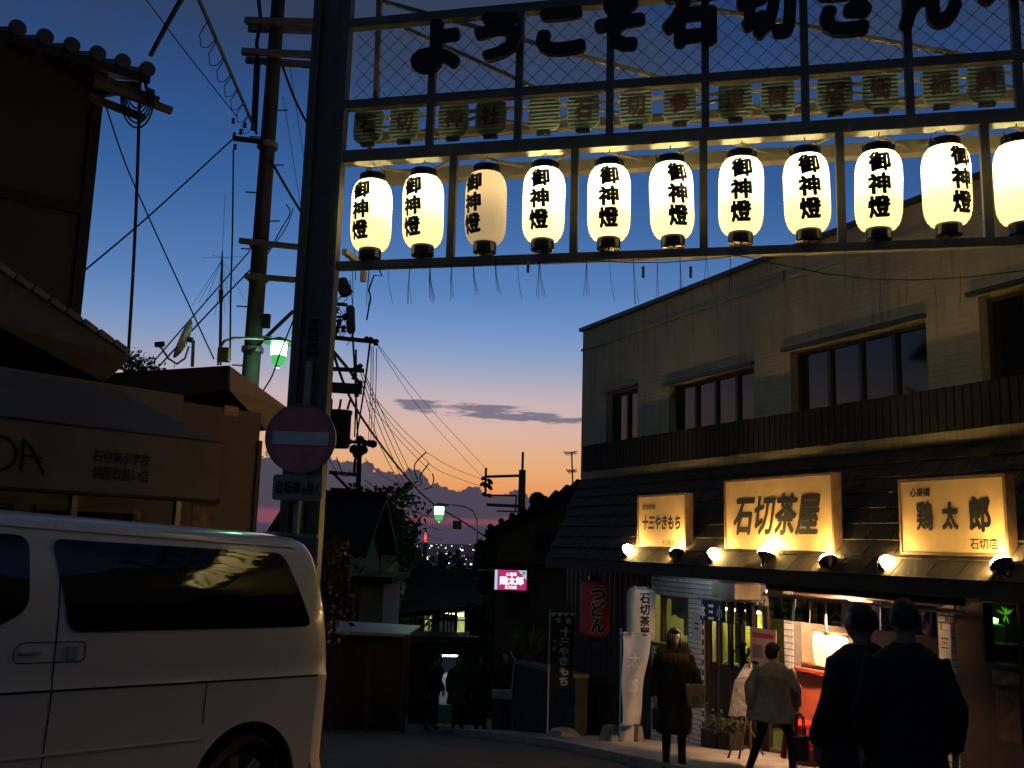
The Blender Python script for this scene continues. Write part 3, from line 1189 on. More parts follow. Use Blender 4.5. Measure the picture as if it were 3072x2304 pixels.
# right end: dark boarded wall with a lit display window
u0d, u1d, zd0, zd1 = frect(2958, 1812, 3066, 1992)
bw_ = MB(FAC)
bw_.box(u1q + 0.004, u0d - 0.05, GF - 0.10, GF + 0.02, gz_f, gf_top - 0.004)
bw_.box(u1d + 0.05, U1_, GF - 0.10, GF + 0.02, gz_f, gf_top - 0.004)
bw_.box(u0d - 0.05, u1d + 0.05, GF - 0.10, GF + 0.02, gz_f, zd0 - 0.05)
bw_.box(u0d - 0.05, u1d + 0.05, GF - 0.10, GF + 0.02, zd1 + 0.05, gf_top - 0.004)
bw_.build('boarded_wall', M_DARKWOOD, rest)
dw = MB(FAC)
dw.box(u0d - 0.05, u0d, GF - 0.1, GF + 0.04, zd0 - 0.05, zd1 + 0.05)
dw.box(u1d, u1d + 0.05, GF - 0.1, GF + 0.04, zd0 - 0.05, zd1 + 0.05)
dw.box(u0d, u1d, GF - 0.1, GF + 0.04, zd1, zd1 + 0.05)
dw.box(u0d, u1d, GF - 0.1, GF + 0.04, zd0 - 0.05, zd0)
dwo = dw.build('display_window', M_DARKWOOD, rest)
db = MB(FAC)
db.box(u0d, u1d, GF - 0.55, GF - 0.5, zd0, zd1)
db.build('back_panel', mat('display_green', (0.10, 0.16, 0.06), 0.6), dwo)

# interior shell: floor, back wall, side wall, ceiling of the two shops
M_FLOOR = mat('shop_floor', (0.20, 0.13, 0.10), 0.6)
it = MB(FAC)
it.box(ua_ - 0.3, u0q, -2.9, -2.8, gz_f - 0.5, gf_top)
it.box(ua_ - 0.4, ua_ - 0.3, -2.8, GF - 0.13, gz_f - 0.5, gf_top)
it.box(u0q + 0.05, u0q + 0.15, -2.8, GF - 0.13, gz_f - 0.5, gf_top)
it.box(u0p + 0.03, u0p + 0.10, -2.8, GF - 0.14, gz_f - 0.5, gf_top)
it.build('interior_wall', M_BACKW, rest)
it = MB(FAC)
it.box(ua_ - 0.4, u0q + 0.15, -2.9, GF - 0.13, gf_top, gf_top + 0.04)
it.build('shop_ceiling', M_BACKW, rest)
it = MB(FAC)
for i in range(8):
    a, b_ = ua_ + (u0q - ua_) * i / 8, ua_ + (u0q - ua_) * (i + 1) / 8
    zf_ = ground_z(FAC((a + b_) / 2, 0, 0).y) + 0.13
    it.box(a, b_, -2.8, GF - 0.02, zf_ - 0.5, zf_)
it.build('shop_floor', M_FLOOR, rest)


def tube_lamp(px, py, off, ln, col, strength, label, r=0.02, axis='u'):
    u, z = FAC.px(px, py, off)
    z = min(z, gf_top - (0.06 if off < 1.2 else 0.026))
    t = thing('ceiling_lamp', label, 'lamp', FAC(u, off, gf_top))
    b = MB(FAC)
    b.box(u - ln / 2, u + ln / 2, off - 0.05, off + 0.05, z + 0.022, gf_top)
    b.build('fitting', M_WHITE, t)
    b = MB(FAC)
    b.tube([(u - ln / 2, off, z), (u + ln / 2, off, z)], r, 8)
    b.build('lamp_tube', mat_emit('tube_' + name_id(), col, strength), t)
    return t


_nid = [0]


def name_id():
    _nid[0] += 1
    return 'glow%d' % _nid[0]


tube_lamp(2210, 1830, -1.2, 1.2, (0.95, 0.90, 0.22), 130, 'yellowish fluorescent lamp inside the shop behind the dark noren')
tube_lamp(2025, 1800, -0.9, 0.7, (0.70, 0.85, 1.0), 12.0, 'pale fluorescent lamp behind the curtained window')
tube_lamp(2470, 1770, 0.62, 0.5, (1.0, 0.52, 0.26), 2000, 'warm lamp above the red takeaway counter')
tube_lamp(2720, 1835, -1.0, 0.6, (0.55, 0.7, 1.0), 6.0, 'cold fluorescent lamp deep inside the right hand shop')

tube_lamp(1975, 1660, 1.36, 0.6, (0.72, 0.86, 1.0), 30, 'cold fluorescent lamp tucked under the eave above the curtained window')

# window with an arched curtain
u0, u1, z0, z1 = frect(1978, 1790, 2064, 1932)
wf = MB(FAC)
for a, b_, c_, d_ in ((u0, u0 + 0.07, z0, z1), (u1 - 0.04, u1, z0, z1), (u0 + 0.07, u1 - 0.04, z1 - 0.04, z1), (u0 + 0.07, u1 - 0.04, z0, z0 + 0.05)):
    wf.box(a, b_, GF - 0.10, GF - 0.02, c_, d_ - 0.003)
wfo = wf.build('window', M_WOOD, rest)
cu = MB(FAC)
arc = [(u0 + 0.07, z1 - 0.05), (u1 - 0.05, z1 - 0.05), (u1 - 0.05, z0 + 0.55 * (z1 - z0)), (u0 + 0.4 * (u1 - u0), z0 + 0.52 * (z1 - z0)), (u0 + 0.2 * (u1 - u0), z0 + 0.6 * (z1 - z0)), (u0 + 0.07, z0 + 0.55 * (z1 - z0))]
cu.prism(arc, GF - 0.20, GF - 0.19)
cu.build('curtain', mat('grey_curtain', (0.45, 0.47, 0.5), 0.8), wfo)
pn = MB(FAC)
pn.box(u0 + 0.05, u1 - 0.03, GF - 0.07, GF - 0.062, z0 + 0.04, z1 - 0.03)
pn.build('pane', mat_glass('clear_pane', (0.03, 0.035, 0.04), 0.02, 0.82), wfo)
bx_ = MB(FAC)
bx_.box(u0 + 0.12, u0 + 0.22, GF - 0.45, GF - 0.40, z0 + 0.1, z0 + 0.5 * (z1 - z0))
bx_.build('window_sticker', mat('white_plastic', (0.7, 0.72, 0.75), 0.5), wfo)

# shop front with glazed doors, the yellow room shines through
u0, u1, z0, z1 = frect(2114, 1850, 2292, 2010)
zf_ = ground_z(FAC(u0, 0, 0).y) + 0.10
sf_ = MB(FAC)
nn = 5
zmid = z0
for i in range(nn + 1):
    u = u0 + (u1 - u0) * i / nn
    w_ = 0.10 if i in (0, nn) else 0.045
    sf_.box(u - w_ / 2, u + w_ / 2, GF - 0.10, GF - 0.03, zf_, gf_top - 0.02)
sfo = sf_.build('glazed_front', M_DARKWOOD, rest)
sp_ = MB(FAC)
sp_.box(u0 + 0.05, u1 - 0.05, GF - 0.09, GF - 0.04, zf_, zmid)
sp_.build('lower_panel', M_DARKWOOD, sfo)
for i in range(nn):
    a = u0 + (u1 - u0) * i / nn + 0.03
    b_ = u0 + (u1 - u0) * (i + 1) / nn - 0.03
    p_ = MB(FAC)
    p_.box(a, b_, GF - 0.07, GF - 0.064, zmid, gf_top - 0.04)
    p_.build('pane', MATS['clear_pane'], sfo)
M_YROOM = mat('yellow_wall_panel', (0.62, 0.55, 0.10), 0.7)
for px0, px1, off in ((2148, 2166, -0.7), (2205, 2224, -0.6), (2228, 2285, -1.8)):
    a = FAC.px(px0, 1900, off)[0]
    b_ = FAC.px(px1, 1900, off)[0]
    q = MB(FAC)
    q.box(a, b_, off - 0.04, off, zf_ + 0.2, gf_top - 0.25)
    q.build('room_divider', M_YROOM, sfo)
# framed pictures on the far wall of the room
for px0, px1, py0, py1 in ((2232, 2262, 1868, 1895), (2262, 2288, 1868, 1895)):
    a = FAC.px(px0, py0, -1.75)[0]
    b_ = FAC.px(px1, py0, -1.75)[0]
    c_, d_ = FAC.px(px0, py1, -1.75)[1], FAC.px(px0, py0, -1.75)[1]
    q = MB(FAC)
    q.box(a + .02, b_ - .02, -1.76, -1.74, c_, d_)
    q.build('wall_notice', mat('cream_notice', (0.7, 0.66, 0.45), 0.7), sfo)
# dark plant and clutter on the sill
sill_u, sill_z = FAC.px(2250, 1990, GF - 0.25)
pl_ = thing('sill_plant', 'small dark leafy plant on the sill behind the shop glass', 'plant', FAC(sill_u, GF - 0.25, sill_z))
q = MB(FAC)
rp = random.Random(5)
for i in range(60):
    a = Vector((rp.gauss(0, .10), rp.gauss(0, .06), abs(rp.gauss(0.12, .08))))
    c0 = FAC(sill_u + a.x, GF - 0.25 + a.y, sill_z + a.z)
    d0 = Vector((rp.gauss(0, 1), rp.gauss(0, 1), rp.gauss(0, 1))).normalized() * 0.045
    d1 = d0.cross(Vector((rp.gauss(0, 1), rp.gauss(0, 1), rp.gauss(0, 1)))).normalized() * 0.02
    q.add([c0 - d0, c0 + d1, c0 + d0, c0 - d1], [(0, 1, 2, 3)])
M_LEAF = mat('dark_leaf', (0.035, 0.06, 0.02), 0.6, var=0.4)
q.build('leaves', M_LEAF, pl_, recalc=False)
q = MB(FAC)
q.lathe([(0.05, 0), (0.07, 0.09), (0.06, 0.09)], 12, c=(sill_u, GF - 0.25, sill_z - 0.06))
q.build('pot', M_DARKWOOD, pl_)
sb_ = MB(FAC)
sb_.box(u0 + 0.05, u1 - 0.05, GF - 0.45, GF - 0.10, sill_z - 0.14, sill_z - 0.062)
sb_.build('inner_sill', M_DARKWOOD, sfo)

# takeaway counter: salmon red front, tray on top
cu0, cz1 = FAC.px(2388, 2000, 0.36)
cu1 = FAC.px(2580, 2000, 0.36)[0]
czf = ground_z(FAC(cu0, 0, 0).y) + 0.13
ct = thing('takeaway_counter', 'salmon red takeaway counter glowing under a warm lamp', 'counter', FAC(cu0, 0.1, czf))
M_SALMON = mat('salmon_red_panel', (0.70, 0.16, 0.08), 0.5, var=0.1)
q = MB(FAC)
q.box(cu0, cu1, -0.25, 0.36, czf, cz1 - 0.04)
q.build('cabinet', M_SALMON, ct, bevel=0.01)
q = MB(FAC)
q.box(cu0 + 0.002, cu1, -0.28, 0.40, cz1 - 0.037, cz1)
q.build('worktop', mat('worktop_red', (0.45, 0.10, 0.06), 0.35), ct)
# metal tray heaped with skewers
tr = thing('food_tray', 'steel tray of grilled skewers on the red counter', 'tray', FAC(cu0 + 0.3, 0.1, cz1))
q = MB(FAC)
q.box(cu0 + 0.03, cu0 + 0.5, -0.15, 0.3, cz1 + 0.004, cz1 + 0.05)
q.build('tray', M_GALV, tr)
for i in range(7):
    q = MB(FAC)
    uu = cu0 + 0.06 + i * 0.062
    q.tube([(uu, 0.32, cz1 + 0.065), (uu + 0.02, -0.1, cz1 + 0.085)], 0.022, 6)
    q.build('skewer', mat('grilled_food', (0.35, 0.16, 0.06), 0.5, var=0.4, vscale=20), tr, smooth=True)
# white paper apron / menu lit up behind the counter
wu0, wz1 = FAC.px(2440, 1893, 0.33)
wu1, wz0 = FAC.px(2545, 2000, 0.33)
ap = thing('menu_sheet', 'bright white menu sheet hanging over the red counter', 'menu', FAC(wu0, 0.33, wz1))
q = MB(FAC)
rows_ = []
for j in range(5):
    rows_.append([FAC(wu0 + (wu1 - wu0) * i / 6, 0.33 + 0.02 * math.sin(i * 1.9 + j), wz1 + (cz1 + 0.06 - wz1) * j / 4) for i in range(7)])
q.grid(rows_)
q.build('sheet', mat('white_paper', (0.85, 0.80, 0.70), 0.8, var=0.05), ap, recalc=False, smooth=True)
q = MB(FAC)
q.bar((wu0 - 0.02, 0.33, wz1 + 0.01), (wu1 + 0.02, 0.33, wz1 + 0.01), 0.02)
q.build('rod', M_WOOD, ap)
for px_ in (2478,):
    a = FAC.px(px_, 1845, 0.35)
    q = MB(FAC)
    q.tube([(a[0], 0.35, a[1]), (a[0] + .01, 0.35, wz1)], 0.008, 5)
    q.build('cord', M_WHITE, ap)
# fridge-blue cabinet in the room behind
q0, qz1 = FAC.px(2412, 1878, -0.5)
q1, qz0 = FAC.px(2450, 1990, -0.5)
fg = thing('drinks_fridge', 'pale blue drinks fridge glowing behind the takeaway counter', 'fridge', FAC(q0, -0.8, czf))
q = MB(FAC)
q.box(q0, q1, -1.1, -0.5, czf, qz1)
q.build('cabinet', mat('fridge_white', (0.45, 0.5, 0.55), 0.4), fg)
q = MB(FAC)
q.box(q0 + 0.05, q1 - 0.05, -0.497, -0.49, qz0, qz1 - 0.05)
q.build('lit_door', mat_emit('fridge_glow', (0.30, 0.55, 0.85), 0.45), fg)
# red plastic stools / crates on the pavement in front of the counter
for j, (px_, py_, w_, h_, off, lab) in enumerate(((2408, 2228, 0.34, 0.46, 0.62, 'taller red plastic stool beside the takeaway counter'), (2436, 2258, 0.36, 0.22, 1.0, 'low red crate on the pavement before the takeaway counter'))):
    uu = FAC.px(px_, py_, off)[0]
    zf2 = ground_z(FAC(uu, off, 0).y) + 0.10
    st_ = thing('stool' if j == 0 else 'crate', lab, 'stool' if j == 0 else 'crate', FAC(uu, off, zf2))
    M_RED = mat('red_plastic', (0.55, 0.03, 0.02), 0.35, var=0.1)
    q = MB(FAC)
    if j == 0:
        q.box(uu - w_ / 2, uu + w_ / 2, off - w_ / 2, off + w_ / 2, zf2 + h_ - 0.06, zf2 + h_)
        q.build('seat', M_RED, st_, bevel=0.015)
        for a in (-1, 1):
            for b_ in (-1, 1):
                q = MB(FAC)
                q.bar((uu + a * w_ * 0.5, off + b_ * w_ * 0.5, zf2), (uu + a * w_ * 0.38, off + b_ * w_ * 0.38, zf2 + h_ - 0.055), 0.05)
                q.build('leg', M_RED, st_)
    else:
        for a, b_, c_, d_ in ((-1, -0.9, -1, 1), (0.9, 1, -1, 1), (-0.9, 0.9, -1, -0.9), (-0.9, 0.9, 0.9, 1)):
            q = MB(FAC)
            q.box(uu + a * w_ / 2, uu + b_ * w_ / 2, off + c_ * w_ / 2, off + d_ * w_ / 2, zf2 + 0.012, zf2 + h_)
            q.build('side', M_RED, st_)
        q = MB(FAC)
        q.box(uu - w_ / 2, uu + w_ / 2, off - w_ / 2, off + w_ / 2, zf2, zf2 + 0.01)
        q.build('base', M_RED, st_)

# display window contents: green lamp, sprig, red box
du = (u0d + u1d) / 2
gl = thing('display_lamp', 'small green glowing lamp in the right hand display window', 'lamp', FAC(du, GF - 0.3, zd0 + 0.4))
q = MB(FAC)
uu, zz = FAC.px(2978, 1862, GF - 0.25)
q.lathe([(0.0, -0.03), (0.05, -0.02), (0.06, 0.02), (0.0, 0.04)], 12, c=(uu, GF - 0.25, zz))
q.build('bulb', mat_emit('green_bulb', (0.25, 1.0, 0.12), 7), gl, smooth=True)
q = MB(FAC)
q.tube([(uu, GF - 0.25, zz - 0.03), (uu + 0.12, GF - 0.28, zz - 0.05), (uu + 0.12, GF - 0.28, zd0)], 0.018, 6)
q.build('stem', mat('green_stem', (0.15, 0.4, 0.12), 0.4), gl)
sg = thing('leaf_spray', 'yellow green leaf spray on the back of the display window', 'plant', FAC(du, GF - 0.4, zd1 - 0.3))
q = MB(FAC)
su, sz_ = FAC.px(3020, 1845, GF - 0.45)
for i in range(11):
    a = RAD(rp.uniform(0, 360))
    l_ = rp.uniform(0.08, 0.16)
    e = (su + math.cos(a) * l_, GF - 0.42, sz_ + math.sin(a) * l_)
    p = (-math.sin(a) * 0.014, 0, math.cos(a) * 0.014)
    q.add([FAC(su, GF - 0.43, sz_), FAC((su + e[0]) / 2 + p[0], GF - 0.43, (sz_ + e[2]) / 2 + p[2]), FAC(*e), FAC((su + e[0]) / 2 - p[0], GF - 0.43, (sz_ + e[2]) / 2 - p[2])], [(0, 1, 2, 3)])
q.build('leaves', mat('lime_leaf', (0.45, 0.55, 0.10), 0.5), sg, recalc=False)
rbx = thing('red_box', 'red box at the foot of the display window', 'box', FAC(du, GF - 0.3, zd0))
q = MB(FAC)
b0 = FAC.px(2968, 1935, GF - 0.25)
b1 = FAC.px(3040, 1935, GF - 0.25)
q.box(b0[0], b1[0], GF - 0.45, GF - 0.2, zd0 + 0.002, b0[1])
q.build('carton', mat('red_card', (0.5, 0.05, 0.02), 0.6), rbx)
q = MB(FAC)
q.box(b0[0] - 0.01, b1[0] + 0.01, GF - 0.46, GF - 0.19, b0[1] + 0.001, b0[1] + 0.03)
q.build('lid', mat('red_card_lid', (0.42, 0.06, 0.03), 0.6), rbx)
# posters on the boarded wall
for px0, py0, px1, py1, lab, c in ((2975, 2010, 3060, 2055, 'faint grey notice strip under the display window', (0.22, 0.22, 0.18)), (2985, 2070, 3066, 2225, 'large dark food poster under the display window', (0.16, 0.11, 0.07))):
    a, b_, c0, c1_ = frect(px0, py0, px1, py1, GF + 0.03)
    p = thing('poster', lab, 'poster', FAC((a + b_) / 2, GF + 0.02, (c0 + c1_) / 2))
    q = MB(FAC)
    q.box(a, b_, GF + 0.023, GF + 0.03, c0, c1_)
    q.build('sheet', mat('poster_%d' % px0, c, 0.6, var=0.7, vscale=9, col2=(c[0] * 0.3, c[1] * 0.2, c[2] * 0.2)), p)
    q = MB(FAC)
    q.box(a - 0.01, b_ + 0.01, GF + 0.031, GF + 0.04, c1_ - 0.01, c1_ + 0.012)
    q.build('batten', M_DARKWOOD, p)


def notice(px0, py0, px1, py1, off, col, label, bars=()):
    a, b_, c0, c1_ = frect(px0, py0, px1, py1, off)
    p = thing('notice', label, 'notice', FAC((a + b_) / 2, off, (c0 + c1_) / 2))
    q = MB(FAC)
    q.box(a, b_, off - 0.008, off, c0, c1_)
    q.build('sheet', mat('notice_%d' % px0, col, 0.6, var=0.08), p)
    for (fa_, fb_, za, zb__, cc) in bars:
        q = MB(FAC)
        q.box(a + (b_ - a) * fa_, a + (b_ - a) * fb_, off + 0.001, off + 0.004, c0 + (c1_ - c0) * za, c0 + (c1_ - c0) * zb__)
        q.build('print_block', mat('print_%s' % str(cc), cc, 0.7), p)
    return p


DK = (0.05, 0.05, 0.06)
notice(2815, 1890, 2856, 1990, GF + 0.02, (0.55, 0.60, 0.70), 'pale notice with a red bar on the right tiled pillar', ((0.2, 0.8, 0.72, 0.76, DK), (0.3, 0.7, 0.60, 0.64, (0.5, 0.03, 0.03)), (0.2, 0.8, 0.45, 0.48, DK)))
notice(2077, 1842, 2104, 1920, GF + 0.02, (0.50, 0.54, 0.60), 'small pale notice on the left tiled pillar', ((0.25, 0.75, 0.6, 0.66, DK), (0.25, 0.75, 0.4, 0.46, DK)))
nt_ = notice(2250, 1886, 2330, 1988, GF + 0.06, (0.30, 0.20, 0.20), 'dull pink poster hung between the two dark noren', ((0.1, 0.9, 0.72, 0.86, (0.22, 0.04, 0.06)), (0.1, 0.5, 0.1, 0.5, (0.10, 0.08, 0.10)), (0.6, 0.9, 0.2, 0.55, (0.45, 0.40, 0.36))))
bq = MB(FAC)
a, b_, c0, c1_ = frect(2132, 1748, 2205, 1796, 0.8)
bq.box(a, b_, 0.35, 0.8, c0, c1_)
tag(bq.build('air_conditioner', mat('beige_metal', (0.32, 0.29, 0.23), 0.5), bevel=0.02), 'beige metal box hung under the eave above the dark noren', 'unit')

# ---------------------------------------------------------------- noren curtains
def noren(name, px0, px1, py0, py1, off, n, col, label, chars, ccol, cs=0.75):
    a, b_, c0, c1_ = frect(px0, py0, px1, py1, off)
    t = thing('noren_curtain', label, 'curtain', FAC((a + b_) / 2, off, c1_))
    q = MB(FAC)
    q.tube([(a - 0.08, off, c1_ + 0.02), (b_ + 0.08, off, c1_ + 0.02)], 0.018, 8)
    q.build('rod', M_GALV, t)
    mt = mat('noren_%d' % px0, col, 0.85, var=0.15)
    rr = random.Random(px0)
    for i in range(n):
        p0, p1 = a + (b_ - a) * i / n + 0.012, a + (b_ - a) * (i + 1) / n - 0.012
        q = MB(FAC)
        rows_ = []
        ph = rr.uniform(0, 6)
        lean = rr.uniform(-0.03, 0.03)
        for j in range(7):
            tt = j / 6
            rows_.append([FAC(p0 + (p1 - p0) * k / 8 + lean * tt, off + 0.03 * tt * math.sin(ph + k * 0.9) + 0.01 * math.sin(k * 2.0), c1_ + 0.02 - (c1_ - c0) * tt) for k in range(9)])
        q.grid(rows_)
        po = q.build('cloth_panel', mt, t, recalc=False, smooth=True)
        if i < len(chars) and chars[i]:
            cc = chars[i]
            hgt = (c1_ - c0) * 0.8 / max(len(cc), 1)
            wd = min((p1 - p0) * cs, hgt * 1.1)
            tx = MB(FAC)
            zt_ = c1_ - (c1_ - c0) * 0.12
            for k, ch in enumerate(cc):
                text_mb(FAC, ch, (p0 + p1) / 2 - wd / 2, (p0 + p1) / 2 + wd / 2, zt_ - (k + 1) * hgt + 0.02, zt_ - k * hgt - 0.02, off + 0.05, 0.03, mb=tx)
            tx.build('character', mat('noren_ink_%s' % str(ccol), ccol, 0.8, var=0.05), po, recalc=False)


noren('noren', 2104, 2180, 1802, 1868, GF + 0.25, 3, (0.012, 0.022, 0.075), 'navy noren with white characters beside the left tiled pillar', ['本', '三', '小'], (0.6, 0.62, 0.66))
noren('noren', 2180, 2262, 1808, 1880, GF + 0.25, 3, (0.012, 0.014, 0.016), 'nearly black noren in front of the yellow lit window', ['や', 'き', 'も'], (0.14, 0.10, 0.07), 0.5)
noren('noren', 2302, 2528, 1796, 1872, GF + 0.55, 5, (0.008, 0.035, 0.022), 'dark green noren with yellow characters over the takeaway counter', ['名物', 'うどん', 'そば', '丼', ''], (0.62, 0.60, 0.08), 0.42)
noren('noren', 2615, 2812, 1812, 1905, GF + 0.22, 3, (0.015, 0.03, 0.16), 'blue noren hanging behind the two dark figures', ['', 'し', 'て'], (0.6, 0.62, 0.7), 0.3)
# pipe rail in front of the noren, under the eave
q = MB(FAC)
r0 = FAC.px(2300, 1792, GF + 0.62)
r1 = FAC.px(2900, 1838, GF + 0.62)
zr = r0[1]
q.tube([(r0[0], GF + 0.62, zr + 0.03), (FAC.px(2890, 1800, GF + 0.62)[0], GF + 0.62, zr + 0.03)], 0.02, 8)
for uu in (r0[0], r1[0] - 0.1):
    q.tube([(uu, GF + 0.62, zr + 0.03), (uu, GF + 0.62, gf_top)], 0.012, 6)
tag(q.build('hanging_rail', mat('pale_pipe', (0.5, 0.5, 0.5), 0.4)), 'pale metal rail under the eave above the green noren', 'rail')
# clothes hanger
hu, hz = FAC.px(2508, 1838, GF + 0.63)
q = MB(FAC)
q.tube([(hu, GF + .63, zr + .04), (hu, GF + .63, hz), (hu - .16, GF + .63, hz - .11), (hu + .16, GF + .63, hz - .11), (hu, GF + .63, hz)], 0.007, 5)
tag(q.build('clothes_hanger', mat('wire_grey', (0.4, 0.4, 0.42), 0.4)), 'wire clothes hanger on the rail before the noren', 'hanger')

# ================================================================ lit signboards standing on the pent roof
def roof_z(off):
    return RZ0 + (RZ1 - RZ0) * off / RO1


M_SIGN = mat('cream_sign_face', (0.64, 0.45, 0.21), 0.5, var=0.12, vscale=3)
SO = 1.26


def signboard(px0, py0, px1, py1, label, texts):
    a, b_, c0, c1_ = frect(px0, py0, px1, py1, SO)
    t = thing('signboard', label, 'signboard', FAC((a + b_) / 2, SO, roof_z(SO)))
    q = MB(FAC)
    q.box(a, b_, SO - 0.11, SO, c0, c1_)
    pn_ = q.build('face_panel', M_SIGN, t)
    for x0, x1, z0, z1 in ((a - 0.03, a, c0 - .03, c1_ + .03), (b_, b_ + 0.03, c0 - .03, c1_ + .03), (a, b_, c1_, c1_ + .03), (a, b_, c0 - .03, c0)):
        q = MB(FAC)
        q.box(x0, x1, SO - 0.12, SO + 0.012, z0, z1)
        q.build('frame', M_WOOD, t)
    for f_ in (0.15, 0.85):
        q = MB(FAC)
        uu = a + (b_ - a) * f_
        q.bar((uu, SO - 0.06, roof_z(SO - 0.06)), (uu, SO - 0.06, c0 - .03), 0.06)
        q.build('foot', M_DARKWOOD, t)
        q = MB(FAC)
        q.bar((uu, SO - 0.12, c1_ - 0.2), (uu, 0.4, roof_z(0.4)), 0.035)
        q.build('brace', M_DARKWOOD, t)
    for body, x0, x1, z0, z1, bold, shear in texts:
        tx = text_mb(FAC, body, a + (b_ - a) * x0, a + (b_ - a) * x1, c0 + (c1_ - c0) * z0, c0 + (c1_ - c0) * z1, SO + 0.004, bold, shear=shear)
        tx.build('lettering', M_INK, pn_, recalc=False)
    return a, b_, c0, c1_


k_ = 3072 / 2212
s1 = signboard(1380 * k_, 1072 * k_, 1480 * k_, 1190 * k_, 'smallest lit signboard, left of the three on the pent roof',
               [('石切名物', 0.09, 0.38, 0.76, 0.86, 0.02, 0.1), ('十三やきもち', 0.09, 0.91, 0.38, 0.66, 0.035, 0.12), ('十三屋本石山', 0.53, 0.9, 0.10, 0.20, 0.01, 0.1)])
s2 = signboard(1568 * k_, 1034 * k_, 1800 * k_, 1196 * k_, 'largest lit signboard with four big brush characters', [('石切茶屋', 0.09, 0.90, 0.24, 0.80, 0.03, 0.20)])
s3 = signboard(1945 * k_, 1036 * k_, 2175 * k_, 1194 * k_, 'right hand lit signboard with small characters in two corners',
               [('心斎橋', 0.10, 0.31, 0.78, 0.91, 0.03, 0.1), ('鶏', 0.16, 0.33, 0.30, 0.72, 0.03, 0), ('太', 0.42, 0.58, 0.31, 0.70, 0.05, 0), ('郎', 0.68, 0.88, 0.28, 0.76, 0.04, 0), ('石切店', 0.68, 0.93, 0.05, 0.20, 0.01, 0)])

# ---------------------------------------------------------------- floodlights
M_BULB = mat_emit('hot_bulb', (1.0, 0.62, 0.20), 190)


def floodlight(px, py, off, aim, label, lit=True):
    u, z = FAC.px(px, py, off)
    t = thing('floodlight', label, 'floodlight', FAC(u, off, roof_z(off)), 'floodlights below the signboards')
    ax = (FAC.ex * aim[0] + FAC.ey * aim[1] + Vector((0, 0, 1)) * aim[2]).normalized()
    q = MB(FAC)
    q.lathe([(0.035, -0.17), (0.04, -0.10), (0.107, -0.03), (0.114, 0.0), (0.109, 0.0), (0.10, -0.025), (0.0, -0.03)], 16, c=(u, off, z), axis=ax)
    q.build('housing', M_BLACK, t, smooth=True)
    q = MB(FAC)
    q.lathe([(0.105, -0.004), (0.098, 0.038), (0.066, 0.070), (0.0, 0.085)], 16, c=(u, off, z), axis=ax)
    q.build('bulb', M_BULB, t, smooth=True)
    tail = FAC(u, off, z) - ax * 0.16
    ft = FAC(u, off + 0.02, roof_z(off + 0.02) + 0.03)
    q = MB()
    q.tube([tail, (tail + ft) / 2 + Vector((0, 0, -0.01)), ft], 0.014, 6)
    q.build('arm', M_BLACK, t)


floodlight(1357 * k_, 1190 * k_, 1.36, (0.75, -0.25, 0.55), 'bare glowing floodlight left of the smallest signboard')
floodlight(1462 * k_, 1196 * k_, 1.38, (-0.7, -0.35, 0.6), 'black floodlight seen from behind at the smallest signboard')
floodlight(1543 * k_, 1200 * k_, 1.36, (0.75, -0.2, 0.5), 'bare glowing floodlight left of the largest signboard')
floodlight(1655 * k_, 1196 * k_, 1.38, (-0.1, -0.3, 0.9), 'floodlight pointing up at the middle of the largest signboard')
floodlight(1790 * k_, 1213 * k_, 1.38, (-0.65, -0.3, 0.65), 'black floodlight seen from behind at the largest signboard')
floodlight(1917 * k_, 1220 * k_, 1.36, (0.75, -0.15, 0.5), 'bare glowing floodlight left of the right hand signboard')
floodlight(2165 * k_, 1222 * k_, 1.38, (-0.65, -0.3, 0.65), 'black floodlight seen from behind at the right hand signboard')

